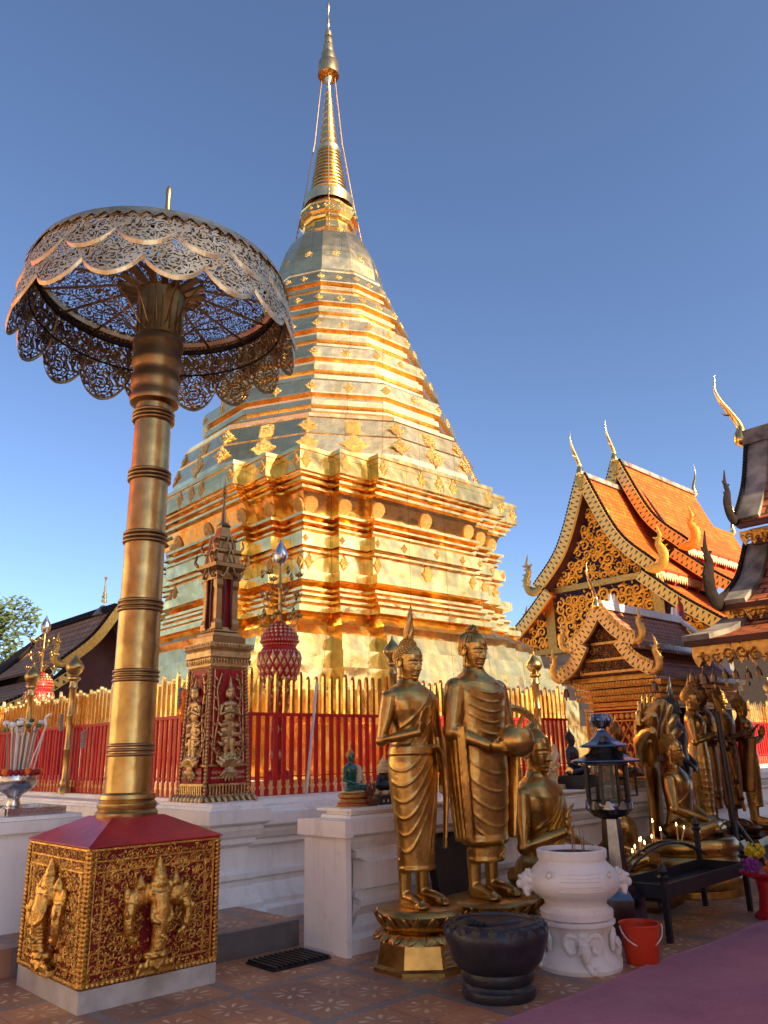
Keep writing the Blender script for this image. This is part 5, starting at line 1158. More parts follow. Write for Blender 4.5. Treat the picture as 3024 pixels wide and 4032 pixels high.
# naga-canopied statue
t = thing('temple_statue', 'golden cross-legged statue sheltered by a many-headed naga hood, on coiled serpent', 'statue', (8.15, 4.24, 0.50), rad(14)); t.scale = (1.08,)*3
b = seated(); Mh = headM(0.77, 3); h = MB(); hair(h, Mh, 'point'); place(t, b, h, 'bronze', 0.008, Mh=Mh)
b = MB()
for k, (r, z) in enumerate(((0.40, -0.055), (0.43, -0.19), (0.42, -0.33))):
    n = 40; b.tube([((r+0.02*sin(3*a))*cos(a), -0.06+(r*0.86)*sin(a), z) for a in [2*pi*j/(n-1) for j in range(n)]], 0.082, 10)
b.lathe([(0.42, -0.46), (0.42, -0.38), (0.38, -0.02), (0.36, 0.01)], 28, (0, -0.06, 0)); b.build('serpent_coils', 'bronze', t, True)
b = MB()
R = []
for k in range(13):
    t_ = k/12; z = lerp(-0.05, 0.88, t_); wd = lerp(0.20, 0.17, min(1, t_*2)) if t_ < 0.5 else lerp(0.17, 0.40, (t_-0.5)/0.5); R.append([(wd*cos(2*pi*j/20), 0.24+0.055*sin(2*pi*j/20)-0.05*t_, z) for j in range(20)])
b.rings(R)
for k in range(7):
    a = rad(-75+k*25); bx, bz = 0.37*sin(a), 0.82+0.24*cos(a); d = Vector((sin(a)*0.7, -0.5, cos(a)*0.5+0.2)).normalized()
    p = Vector((bx, 0.17, bz)); b.tube([Vector((0.20*sin(a), 0.22, 0.70)), p, p+d*0.13+Vector((0, -0.02, 0.03)), p+d*0.26], [0.09, 0.10, 0.075, 0.03], 9)
    b.tube([p+d*0.08+Vector((0, 0, -0.04)), p+d*0.17+Vector((0, 0, -0.06))], [0.04, 0.016], 7)
    b.tube(curve([p+Vector((0, 0, 0.03)), p+Vector((0.04*sin(a), 0.02, 0.12)), p+Vector((0.10*sin(a), 0.0, 0.19)), p+Vector((0.08*sin(a), -0.01, 0.29))], 4), [0.05]*4+[0.044]*4+[0.026]*4+[0.003], 7)
    for s in (-1, 1): b.ell(p+d*0.09+Vector((s*0.04, -0.01, 0.03)), 0.014, 6, 5)
b.build('naga_hood', 'bronze', t, True)
# small seated gold statue behind the lantern
t = thing('temple_statue', 'small dull gold cross-legged statue half hidden behind the lantern post', 'statue', (7.16, 4.30, 0.33), rad(8), None, 0.70)
b = seated(); Mh = headM(0.77, 3); h = MB(); hair(h, Mh, 'curls'); place(t, b, h, 'bronze', 0.011, Mh=Mh)
o = lotus_base(0.40, 0.34, 16).build('lotus_base', 'bronze', t, True); o.location = (0, -0.08, -0.34)
b = MB(); b.sq([(0.44, -0.5), (0.44, -0.40), (0.40, -0.34)], (0, -0.08, 0)); b.build('square_plinth', 'bronze_dark', t)
# black seated statue on the plinth, sunlit fence behind
t = thing('temple_statue', 'small black cross-legged statue with pointed crown on the white plinth, red fence behind', 'statue', (7.50, 5.05, 1.13), rad(10), 'black seated statues', 0.46)
b = seated(); Mh = headM(0.77, 3); h = MB(); hair(h, Mh, 'point'); place(t, b, h, 'blackstone', 0.012, Mh=Mh)
b = MB(); b.box((0, -0.08, -0.11), (0.80, 0.62, 0.20)); b.box((0, -0.08, -0.02), (0.72, 0.56, 0.04)); b.box((0, -0.08, -0.24), (0.86, 0.68, 0.07)); b.build('block_base', 'blackstone', t)
t = thing('temple_statue', 'dark seated statue in the shade between the lantern roof and the naga statue', 'statue', (8.45, 5.05, 1.06), rad(12), 'black seated statues', 0.64)
b = seated(True); Mh = headM(0.77, 3); h = MB(); hair(h, Mh, 'point'); place(t, b, h, 'bronze_dark', 0.012, Mh=Mh)
b = MB(); b.sq([(0.33, -0.105), (0.33, -0.06), (0.30, -0.05), (0.30, -0.01)], (0, -0.08, 0)); b.build('square_pedestal', 'bronze_dark', t)

# --- standing row at right
def std(label, loc, rz, style, hs, mat, pose, scale, pedestal=0.4, group='standing statues under the dark pavilion roof'):
    t = thing('temple_statue', label, 'statue', loc, rz, group, scale); b = standing(style); T = STAND
    if pose == 'palms':
        for s in (-1, 1): arm(b, [(s*0.200, 0.012, 1.395), (s*0.265, -0.02, 1.12), (s*0.035, -0.24, 1.22)]); hand(b, (s*0.028, -0.235, 1.22), (0, -0.25, 1), (-s, 0, 0), -s, 3)
    elif pose == 'down':
        for s in (-1, 1): arm(b, [(s*0.200, 0.012, 1.395), (s*0.275, 0.03, 1.12), (s*0.12, -0.19, 0.93)]); hand(b, (s*0.12, -0.19, 0.93), (-s*0.8, -0.2, -0.5), (0, 1, 0), s, 6)
    elif pose == 'staff':
        arm(b, [(-0.200, 0.012, 1.395), (-0.27, 0.0, 1.12), (-0.08, -0.24, 1.06)]); hand(b, (-0.08, -0.24, 1.06), (1, -0.2, 0.1), (0, -1, 0), 1, 35)
        arm(b, [(0.200, 0.012, 1.395), (0.27, 0.0, 1.12), (0.10, -0.26, 1.02)]); hand(b, (0.10, -0.26, 1.02), (-0.6, -0.8, 0), (-0.8, 0.6, 0), -1, 45)
        for k in range(6): b.lathe([(0.2, -0.012), (0.216, 0), (0.2, 0.012)], 26, (0, 0, 1.02+k*0.05), sy=0.65)
        for k in range(9): fold(b, T, lambda t, k=k: 0.36+0.012*sin(12*t)+k*0.012, -110, 110, 0.012)
        b.ell((-0.2, 0, 1.44), (0.10, 0.10, 0.055)); b.ell((0.2, 0, 1.44), (0.10, 0.10, 0.055))
    elif pose == 'robe':
        W3 = [(0.24, 0.17, 0.12, 0.0)]+[(z, rx+0.03, ry+0.018, cy) for z, rx, ry, cy in T if 0.4 <= z <= 1.42]; loftbody(b, W3, 0.26, 1.4)
        arm(b, [(-0.200, 0.012, 1.395), (-0.26, -0.05, 1.12), (-0.02, -0.24, 1.18)]); hand(b, (-0.02, -0.24, 1.18), (0.8, -0.3, 0.6), (0, -1, 0), 1, 15)
        arm(b, [(0.200, 0.012, 1.395), (0.29, -0.06, 1.14), (0.36, -0.28, 1.20)], (0.07, 0.065, 0.06, 0.05, 0.034)); hand(b, (0.36, -0.28, 1.20), (0.2, -0.6, 0.8), (0, -1, -0.3), -1, 10)
        for k in range(6): fold(b, W3, lambda t, k=k: 0.5+k*0.10+0.35*t**2, -80, 70, 0.009)
        b.rings([[(0.25+0.05*cos(2*pi*j/12)+0.09*(1-u), -0.14+0.10*sin(2*pi*j/12)-0.1*(1-u), lerp(1.14, 0.42, u)) for j in range(12)] for u in [1-k/8 for k in range(9)]])
    if style == 'shoulder' and pose != 'staff':
        fold(b, T, lambda t: 1.18+0.32*t**1.6, -88, 34, 0.011); fold(b, T, lambda t: 1.47-1.1*t, 30, 40, 0.014)
        for k in range(10): fold(b, T, lambda t, k=k: 0.36+k*0.075-0.02*sin(pi*t), -100, 100, 0.007)
    Mh = headM(1.655, 5); h = MB(); hair(h, Mh, hs); place(t, b, h, mat, 0.0105, Mh=Mh)
    o = lotus_base(0.28, 0.14, 14).build('lotus_base', mat, t, True); o.location = (0, -0.02, -0.14)
    q = MB(); q.sq([(0.32, -pedestal/scale), (0.32, -0.22), (0.29, -0.14)], (0, -0.02, 0)); q.build('square_plinth', 'bronze_dark', t)
    return t
std('black standing statue with ribbed robe behind the naga hood', (8.78, 4.50, 0.42), rad(12), 'shoulder', 'flame', 'blackstone', 'down', 0.83, 0.42)
std('golden standing statue with pointed crown and palms pressed together', (9.72, 4.72, 0.38), rad(16), 'shoulder', 'point', 'bronze', 'palms', 0.94, 0.38)
ta = std('dull gold standing statue in layered armour gripping a staff', (10.30, 4.88, 0.42), rad(12), 'none', 'crown', 'bronze_dark', 'staff', 0.97, 0.42)
std('brown robed standing statue with tight curls and cloak held out', (10.95, 4.92, 0.38), rad(10), 'both', 'curls', 'bronze_dark', 'robe', 0.97, 0.38)
std('golden standing statue cut by the right photo edge', (11.75, 4.98, 0.36), rad(40), 'shoulder', 'point', 'bronze', 'palms', 0.93, 0.36)
b = MB(); b.tube([(0, 0, -0.55), (0.0, 0.0, 0.9)], 0.02, 8); b.tube(curve([(0, 0, 0.42), (0.01, -0.02, 0.72), (0, 0, 1.02)], 6), [0.03]*4+[0.04]*5+[0.004]*4, 8, 0.6)
for z in (0.2, 0.34, -0.2, -0.4): b.lathe([(0.02, -0.03), (0.042, 0), (0.02, 0.03)], 10, (0, 0, z))
o = b.build('staff', 'bronze_dark', None, True); o.location = (10.34, 4.60, 1.15); o.rotation_euler = (rad(-6), rad(-4), 0); tag(o, 'carved staff with leaf blade held by the armoured statue', 'staff')

# small figures on the pier and plinth
t = thing('temple_figurine', 'small green glass seated figurine in cream cloth on a gilt tiered base', 'figurine', (4.42, 5.10, 0.985), rad(8), 'small figurines on the white plinth', 0.34)
b = seated(); Mh = headM(0.77, 3); h = MB(); hair(h, Mh, 'point')
for v in range(len(b.v)): pass
b.xf(Matrix.Translation((0, 0, 0.36))); h.xf(Matrix.Translation((0, 0, 0.36))); neck(b, Matrix.Translation((0, 0, 0.36)) @ Mh); head(b, Matrix.Translation((0, 0, 0.36)) @ Mh); remesh(b, 'body', 'emerald', 0.014, t); h.build('crown', 'bronze', t, True)
b = MB(); loftbody(b, [(z+0.36, rx+0.012, ry+0.012, cy) for z, rx, ry, cy in SEAT if 0.1 < z < 0.6], None, None, 30, 12); 
b.xf(Matrix.Translation((0.05, 0.015, 0))); b.ell((0.2, -0.05, 0.66), (0.12, 0.14, 0.30)); b.ell((0, -0.08, 0.36), (0.36, 0.28, 0.06)); remesh(b, 'cloth', 'cream', 0.014, t)
b = MB(); b.lathe([(0.48, 0), (0.48, 0.05), (0.42, 0.08), (0.42, 0.13), (0.36, 0.16), (0.34, 0.2), (0.40, 0.24), (0.42, 0.30), (0.36, 0.33)], 26, (0, -0.06, 0), sy=0.8); b.build('gilt_base', 'carvegold', t, True)
b = MB(); b.lathe([(0.425, 0.09), (0.425, 0.125), (0.37, 0.155)], 26, (0, -0.06, 0), sy=0.8); b.lathe([(0.345, 0.2), (0.40, 0.235)], 26, (0, -0.06, 0), sy=0.8); b.build('red_band', 'red', t, True)
t = thing('temple_figurine', 'small brown ceramic naga figurine beside the green seated figurine', 'figurine', (4.52, 4.99, 0.985), rad(0), 'small figurines on the white plinth')
b = MB(); b.box((0, 0, 0.02), (0.09, 0.08, 0.04)); b.tube([(0, 0, 0.04), (0, 0.01, 0.09), (0, 0, 0.125)], [0.035, 0.03, 0.035], 8)
for k, x in enumerate((-0.03, 0, 0.03)): b.tube(curve([(x*0.5, 0, 0.10), (x*1.3, -0.012, 0.14), (x*1.1, 0, 0.185+0.012*(k == 1))], 4), [0.018]*4+[0.012]*4+[0.002], 6)
b.build('naga_body', 'brownstone', t, True)
b = MB(); b.box((0, -0.042, 0.05), (0.06, 0.01, 0.03)); b.build('chest_plate', 'brownstone', t)
t = thing('temple_figurine', 'small black figurine with gilt cone crown and gilt scroll base beside the standing statue', 'figurine', (4.76, 5.08, 0.985), rad(0), 'small figurines on the white plinth')
b = MB(); b.box((0, 0, 0.04), (0.26, 0.2, 0.08)); b.ell((0, 0, 0.16), (0.09, 0.07, 0.05)); b.ell((0, 0, 0.215), (0.055, 0.05, 0.055)); b.tube([(-0.05, 0, 0.23), (-0.10, -0.03, 0.16), (-0.03, -0.06, 0.15)], 0.02, 7); b.tube([(0.05, 0, 0.23), (0.10, -0.03, 0.16), (0.03, -0.06, 0.15)], 0.02, 7); b.build('body', 'blackstone', t, True)
b = MB(); b.lathe([(0.055, 0.255), (0.06, 0.28), (0.045, 0.30), (0.048, 0.315), (0.03, 0.335), (0.032, 0.345), (0.012, 0.37), (0.002, 0.40)], 14); 
for k in range(9): a = 2*pi*k/9; b.ell((0.115*cos(a), 0.085*sin(a), 0.10), (0.034, 0.03, 0.022), 7, 5)
for k in range(5): b.box((-0.10+k*0.05, -0.102, 0.04), (0.015, 0.006, 0.02))
b.build('gilt_trim', 'whitegold', t, True)
t = thing('temple_figurine', 'small ochre rearing figurine left of the small black seated statue', 'figurine', (7.15, 5.08, 0.985), rad(20), 'small figurines on the white plinth')
b = MB(); b.box((0, 0, 0.03), (0.24, 0.2, 0.06)); b.tube(curve([(-0.06, 0, 0.06), (0.02, 0, 0.15), (-0.04, -0.02, 0.26), (0.0, -0.05, 0.36), (0.03, -0.03, 0.46)], 5), [0.06]*8+[0.05]*8+[0.03]*4+[0.004], 8)
for k in range(6): b.ell((0.07*cos(k), 0.06*sin(k), 0.1+k*0.03), 0.035, 7, 5)
b.build('body', 'whitegold', t, True)
# leaning black-framed board behind the second statue
t = thing('framed_board', 'black framed board leaning against the plinth between the two standing statues', 'board', (5.12, 4.62, 0.22))
b = MB(); b.box((0, 0, 0.27), (0.46, 0.03, 0.54)); o = b.build('panel', 'black', t); 
q = MB(); 
for dx, dz, sx, sz in ((0, 0.54, 0.5, 0.03), (0, 0.0, 0.5, 0.03), (-0.235, 0.27, 0.03, 0.51), (0.235, 0.27, 0.03, 0.51)): q.box((dx, -0.01, dz), (sx, 0.045, sz))
q.build('frame', 'darkwood', t); t.rotation_euler = (rad(-13), 0, 0)
# ------------------------------------------------------------------ foreground objects
# black stone footprint drum
t = thing('footprint_drum', 'black lacquered stone drum with a carved footprint on its round top', 'drum', (4.13, 3.44, 0), 0, None, 1.04)
b = MB(); b.lathe([(0.205, 0), (0.215, 0.02), (0.21, 0.05), (0.195, 0.06), (0.190, 0.075), (0.205, 0.09), (0.212, 0.12), (0.205, 0.14), (0.225, 0.155), (0.262, 0.195), (0.282, 0.25), (0.300, 0.30), (0.305, 0.335), (0.295, 0.37), (0.275, 0.385), (0.24, 0.388), (0.235, 0.378), (0.0, 0.378)], 40); b.build('drum_body', 'blackstone', t, True)
b = MB(); b.lathe([(0.232, 0.378), (0.236, 0.392), (0.245, 0.392), (0.249, 0.378)], 40, capa=False, capb=False)
for k in range(20): a = 2*pi*k/20; b.tube([(0.25*cos(a), 0.25*sin(a), 0.389), (0.29*cos(a), 0.29*sin(a), 0.375), (0.30*cos(a), 0.30*sin(a), 0.34)], [0.012, 0.03, 0.008], 5, 0.5)
b.build('carved_rim', 'blackstone', t, True)
b = MB(); q = MB(); q.ell((0, 0, 0), (0.085, 0.19, 0.012), 20, 8)
for i in range(5):
    for j in range(3): q.ell((-0.062+i*0.031, 0.12+j*0.025-abs(i-2)*0.006, 0.014), (0.012, 0.011, 0.008), 7, 5)
q.xf(Matrix.Translation((0, 0, 0.380)) @ Matrix.Rotation(rad(70), 4, 'Z')); q.build('footprint', 'blackstone', t, True)
# white stone urn
UX, UY = 5.01, 3.45
t = thing('incense_urn', 'white carved stone incense urn with elephant heads on a flared foot', 'urn', (UX, UY, 0), rad(-18))
b = MB(); b.lathe([(0.272, 0), (0.275, 0.025), (0.245, 0.055), (0.215, 0.10), (0.20, 0.15), (0.205, 0.20), (0.225, 0.245), (0.24, 0.265), (0.252, 0.272), (0.254, 0.29), (0.236, 0.298)], 44); b.build('flared_foot', 'urnwhite', t, True)
b = MB(); b.lathe([(0.232, 0.302), (0.243, 0.308), (0.246, 0.35), (0.225, 0.365), (0.205, 0.385), (0.212, 0.41), (0.255, 0.44), (0.295, 0.475), (0.312, 0.52), (0.305, 0.565), (0.275, 0.61), (0.242, 0.64), (0.226, 0.66), (0.226, 0.672), (0.236, 0.675), (0.24, 0.725), (0.234, 0.732), (0.215, 0.732), (0.208, 0.72), (0.205, 0.66), (0.0, 0.655)], 44); b.build('urn_bowl', 'urnwhite', t, True)
b = MB(); b.lathe([(0.203, 0.70), (0.18, 0.706), (0.0, 0.712)], 30, capa=False); b.build('ash_bed', 'ash', t, True)
def ele_head(S=1.0):
    e = MB(); e.ell((0, -0.02, 0.03), (0.055, 0.04, 0.05)); e.ell((0, -0.03, 0.06), (0.04, 0.03, 0.025))
    e.tube(curve([(0, -0.045, 0.01), (0.002, -0.065, -0.04), (0.01, -0.06, -0.09), (0.03, -0.075, -0.135), (0.06, -0.085, -0.135), (0.058, -0.085, -0.105)], 4), [0.034]*4+[0.029]*4+[0.024]*4+[0.02]*4+[0.016]*5, 9)
    for s in (-1, 1):
        e.tube(curve([(s*0.05, -0.015, 0.055), (s*0.10, -0.02, 0.065), (s*0.12, -0.015, 0.02), (s*0.09, -0.015, -0.04), (s*0.05, -0.02, -0.02)], 4), 0.015, 6); e.ell((s*0.085, -0.008, 0.015), (0.04, 0.012, 0.045)); e.ell((s*0.03, -0.052, 0.04), (0.011, 0.008, 0.008)); e.tube([(s*0.028, -0.05, -0.005), (s*0.045, -0.075, -0.05)], [0.011, 0.004], 6)
    return e
EH = None
for k, a in enumerate((0, 90, 180, 270)):
    Mx = Matrix.Rotation(rad(a-30), 4, 'Z') @ Matrix.Translation((0, -0.19, 0.16))
    if EH is None: e = ele_head(); EH = remesh(e, 'elephant_head', 'urnwhite', 0.006, t, 1)
    else: o = EH.copy(); col.objects.link(o); o.parent = t
    (EH if k == 0 else o).matrix_local = Mx
def lion():
    e = MB(); e.ell((0, -0.03, 0), (0.05, 0.05, 0.06)); e.ell((0, -0.075, -0.02), (0.032, 0.03, 0.03))
    for s in (-1, 1): e.ell((s*0.02, -0.075, 0.025), 0.013); e.ell((s*0.045, -0.02, 0.05), (0.018, 0.012, 0.022)); e.tube([(s*0.03, -0.05, -0.04), (s*0.05, -0.03, -0.09)], 0.02, 6)
    for k in range(8): e.ell((0.052*cos(k*0.8), -0.01, 0.058*sin(k*0.8)), 0.02, 7, 5)
    return e
LH = None
for k, a in enumerate((90, 270)):
    Mx = Matrix.Rotation(rad(a-26), 4, 'Z') @ Matrix.Translation((0, -0.295, 0.535))
    if LH is None: LH = remesh(lion(), 'lion_handle', 'urnwhite', 0.006, t, 1); LH.matrix_local = Mx
    else: o = LH.copy(); col.objects.link(o); o.parent = t; o.matrix_local = Mx
def on_bowl(a, z, out=0.0):
    for (r0, z0), (r1, z1) in (((0.255, 0.44), (0.295, 0.475)), ((0.295, 0.475), (0.312, 0.52)), ((0.312, 0.52), (0.305, 0.565)), ((0.305, 0.565), (0.275, 0.61)), ((0.275, 0.61), (0.242, 0.64))):
        if z0 <= z <= z1: r = lerp(r0, r1, (z-z0)/(z1-z0)); return Vector(((r+out)*sin(a), -(r+out)*cos(a), z))
    return Vector((0.3*sin(a), -0.3*cos(a), z))
b = MB(); AC = rad(-28)
for ln, z in enumerate((0.598, 0.578, 0.558, 0.528, 0.51)):
    x = -0.52+0.03*ln
    while x < 0.5-0.03*ln:
        l = random.uniform(0.015, 0.05); p0, p1 = on_bowl(AC+x, z, 0.0005), on_bowl(AC+x+l, z+random.uniform(-0.002, 0.002), 0.0005); b.tube([p0, p1], random.uniform(0.003, 0.0048), 4); x += l+0.012
b.build('raised_lettering', 'urnwhite', t)
b = MB()
for q in range(2):
    b.tube([on_bowl(AC+x, 0.497-0.02*q*0, 0.001) for x in [(-0.5+k*0.1)*(1-0.6*q) for k in range(11)]], 0.006 if q == 0 else 0.009, 5)
for s in (-1, 1):
    p = on_bowl(AC+s*0.72, 0.585, 0.002)
    for k in range(12): a = 2*pi*k/12; b.ell(p+Vector((0.032*cos(a)*cos(AC+s*0.72), 0.032*cos(a)*sin(AC+s*0.72), 0.032*sin(a))), 0.010, 6, 4)
    b.ell(p, 0.02, 8, 6)
b.build('medallion_relief', 'urnwhite', t, True)
for i, (x, y, l, tl) in enumerate(((-0.03, -0.03, 0.20, 0.01), (-0.02, -0.045, 0.19, 0.012), (0.08, -0.04, 0.16, -0.02), (0.088, -0.05, 0.15, 0.0), (0.05, 0.02, 0.09, 0.01), (0.065, -0.06, 0.07, 0.0))):
    b = MB(); b.tube([(0, 0, 0), (tl, 0, l)], 0.0028, 5); o = b.build('incense_stick', 'stick'); o.location = (UX+x, UY+y, 0.70)
    tag(o, 'thin burnt incense stick standing in the ash of the white urn', 'incense stick', 'incense sticks in the white urn')
# orange bucket
t = thing('bucket', 'orange plastic bucket with a white handle on the floor beside the white urn', 'bucket', (5.36, 3.19, 0), rad(-40), None, 0.88)
b = MB(); b.lathe([(0.118, 0), (0.122, 0.01), (0.150, 0.255), (0.158, 0.258), (0.160, 0.275), (0.155, 0.28), (0.146, 0.276), (0.116, 0.02), (0.0, 0.015)], 36); b.build('bucket_body', 'bucket', t, True)
b = MB(); b.tube([(0.165*cos(a), -0.03-0.165*sin(a)*0.55, 0.265-0.165*sin(a)*0.83) for a in [pi*k/20 for k in range(21)]], 0.0055, 7); b.build('handle', 'whiteplastic', t, True)
# lantern / lamp cabinet on post
LX, LY = 5.86, 3.64
t = thing('oil_lantern', 'dark metal octagonal lantern with pagoda roof, glazed cabinet and lotus bowl on a post', 'lantern', (LX, LY, 0), rad(-6)); t.scale = (1.14, 1.14, 1.0)
b = MB(); b.lathe([(0.20, 0), (0.20, 0.04), (0.175, 0.05), (0.175, 0.30), (0.06, 0.43)], 6, (0, 0, 0), 0.2); b.build('hexagonal_foot', 'steel_dark', t)
b = MB(); b.lathe([(0.082, 0.40), (0.062, 0.88)], 6, (0, 0, 0), 0.2); b.build('post', 'steel_dark', t)
b = MB(); b.lathe([(0.03, 0.855), (0.08, 0.865), (0.13, 0.90), (0.155, 0.95), (0.150, 0.985), (0.13, 0.985)], 20); 
for k in range(10): a = 2*pi*k/10; b.tube([(0.10*cos(a), 0.10*sin(a), 0.885), (0.152*cos(a), 0.152*sin(a), 0.945), (0.158*cos(a), 0.158*sin(a), 1.0)], [0.03, 0.044, 0.012], 6, 0.4)
b.build('lotus_bowl', 'steel_dark', t, True)
b = MB()
for k in range(8):
    a = 2*pi*k/8+pi/8; b.box((0.145*cos(a), 0.145*sin(a), 1.13), (0.018, 0.018, 0.30), a)
for z in (0.985, 1.275): b.lathe([(0.155, z-0.012), (0.155, z+0.012), (0.13, z+0.012), (0.13, z-0.012), (0.155, z-0.012)], 8, (0, 0, 0), pi/8, False, False)
b.lathe([(0.14, 0.972), (0.14, 0.985)], 8, (0, 0, 0), pi/8); b.build('cabinet_frame', 'black', t)
b = MB()
for k in (0, 1, 3, 4, 5, 7): a = 2*pi*k/8; b.box((0.132*cos(a), 0.132*sin(a), 1.13), (0.004, 0.095, 0.27), a)
b.build('glass_pane', 'pane', t)
b = MB(); 
for s in (-1, 1): b.box((0.05*s, 0, 0), (0.012, 0.01, 0.22)); b.box((0, 0, s*0.105), (0.10, 0.01, 0.012))
o = b.build('open_door', 'black', t); o.location = (0.205, -0.06, 1.13); o.rotation_euler = (0, 0, 0.1)
b = MB(); b.lathe([(0.245, 1.287), (0.25, 1.295), (0.245, 1.303), (0.18, 1.325), (0.12, 1.36), (0.095, 1.40)], 8, (0, 0, 0), pi/8); b.build('lower_roof', 'steel_dark', t)
b = MB(); b.lathe([(0.09, 1.395), (0.172, 1.405), (0.176, 1.412), (0.17, 1.42), (0.11, 1.445), (0.06, 1.49), (0.032, 1.535), (0.03, 1.55)], 8, (0, 0, 0), pi/8); b.build('upper_roof', 'steel_dark', t)
b = MB(); b.lathe([(0.028, 1.545), (0.034, 1.555), (0.05, 1.57), (0.07, 1.60), (0.072, 1.63), (0.058, 1.655), (0.03, 1.668), (0.0, 1.67)], 20)
for k in range(8): a = 2*pi*k/8; b.tube([(0.045*cos(a), 0.045*sin(a), 1.565), (0.073*cos(a), 0.073*sin(a), 1.61), (0.06*cos(a), 0.06*sin(a), 1.665)], [0.014, 0.028, 0.006], 6, 0.5)
b.build('lotus_finial', 'steel_dark', t, True)
# iron candle rack
t = thing('candle_rack', 'black iron trough rack with spear-topped posts and an arched candle bar', 'candle rack', (6.76, 3.55, 0), rad(2))
Lr, Wr = 0.77, 0.20
b = MB(); b.box((0, 0, 0.305), (2*Lr, 2*Wr, 0.02)); b.box((0, -Wr, 0.345), (2*Lr, 0.018, 0.10)); b.box((0, Wr, 0.345), (2*Lr, 0.018, 0.10)); b.box((-Lr, 0, 0.345), (0.018, 2*Wr, 0.10)); b.box((Lr, 0, 0.345), (0.018, 2*Wr, 0.10)); b.build('trough', 'black', t)
b0 = None
for sx, sy, h in ((-1, -1, 0.43), (-1, 1, 0.64), (1, -1, 0.43), (1, 1, 0.64)):
    b = MB(); b.box((0, 0, h/2), (0.04, 0.04, h)); b.lathe([(0.035, h), (0.045, h+0.02), (0.022, h+0.035), (0.036, h+0.06), (0.024, h+0.09), (0.002, h+0.13)], 10); o = b.build('post', 'black', t); o.location = (sx*(Lr+0.0), sy*Wr, 0)
b = MB(); arc = [(x, Wr-0.02, 0.44+0.17*(1-(x/Lr)**2)) for x in [-Lr+0.02+k*(2*Lr-0.04)/16 for k in range(17)]]; b.tube(arc, 0.012, 6); b.tube([(x, y-0.06, z-0.01) for x, y, z in arc], 0.012, 6)
b.build('candle_bar', 'black', t)
b = MB(); b.lathe([(0.05, -0.02), (0.06, 0), (0.05, 0.02)], 14); o = b.build('castor', 'black', t); o.location = (-Lr+0.06, -Wr+0.05, 0.24); o.rotation_euler = (pi/2, 0, 0)
Mr = Matrix.Translation((6.76, 3.55, 0)) @ Matrix.Rotation(rad(2), 4, 'Z')
for i, (u, l, tl) in enumerate(((-0.50, 0.03, 0), (-0.45, 0.05, 0), (-0.36, 0.08, 0), (-0.335, 0.08, 0.0), (-0.28, 0.025, 0.0), (-0.14, 0.05, 0), (-0.10, 0.20, 0), (0.03, 0.10, 0), (0.34, 0.16, 0), (0.40, 0.13, 0.08))):
    x = u; p = Mr @ Vector((x, Wr-0.02, 0.452+0.17*(1-(x/Lr)**2)-0.004))
    tc = thing('candle', ('short burning candle stub' if l < 0.07 else 'tall burning yellow candle' if l > 0.12 and not tl else 'leaning burning candle' if tl else 'burning candle of middle height')+' on the arched bar of the black rack', 'candle', p, 0, 'candles on the black rack')
    b = MB(); b.tube([(0, 0, 0), (tl, 0, l*0.8)], 0.007, 7); b.build('wax_stick', 'wax', tc, True)
    b = MB(); b.lathe([(0.003, 0), (0.006, 0.008), (0.005, 0.018), (0.001, 0.030)], 8, (tl, 0, l*0.8)); b.build('flame', 'flame', tc, True)
# offering tray on stand
t = thing('offering_stand', 'dark red footed bowl at the right photo edge, heaped with flowers', 'offering stand', (7.36, 3.12, 0), 0, None, 0.88)
b = MB(); b.lathe([(0.15, 0), (0.155, 0.03), (0.11, 0.06), (0.09, 0.2), (0.10, 0.33), (0.16, 0.36), (0.235, 0.385), (0.245, 0.41), (0.23, 0.415), (0.0, 0.385)], 28); b.build('stand_bowl', 'redcap', t, True)
for nm, mt, lab, c, n, s in (('flower_heap', 'marigold', 'heaped orange marigold garland in the red footed bowl', (-0.02, -0.10, 0.45), 90, 0.09), ('flower_heap', 'purpleflower', 'purple orchid sprays at the left of the red footed bowl', (-0.15, 0.08, 0.46), 60, 0.09), ('flower_heap', 'yellowflower', 'yellow blossoms on top of the red footed bowl', (0.04, 0.10, 0.58), 60, 0.09)):
    tf = thing(nm, lab, 'flowers', (7.36+c[0]*0.88, 3.12+c[1]*0.88, c[2]*0.88), 0, 'flowers in the red bowl', 0.85); b = MB()
    for k in range(n):
        d = Vector((random.gauss(0, 1), random.gauss(0, 1), random.gauss(0, 0.6))).normalized()*random.uniform(0.5, 1)*s
        b.ell(d, random.uniform(0.012, 0.026), 6, 4)
    b.build('blossoms', mt, tf)
    b = MB(); 
    for k in range(6): b.tube([(0, 0, -0.06), (random.uniform(-0.1, 0.1), random.uniform(-0.1, 0.1), 0.02)], 0.006, 4)
    b.build('stems', 'greenstem', tf)
# black tripod easel stand at right
t = thing('tripod_stand', 'black metal pole on splayed legs standing before the row of dark statues', 'stand', (8.75, 3.95, 0))
b = MB(); b.tube([(0, 0, 0.05), (-0.02, 0.02, 1.75)], 0.03, 8); b.build('pole', 'black', t)
b = MB()
for a in (200, 320, 80): b.tube([(0, 0, 0.62), (0.40*cos(rad(a)), 0.40*sin(rad(a)), 0.0)], 0.028, 6)
b.build('splayed_legs', 'black', t)

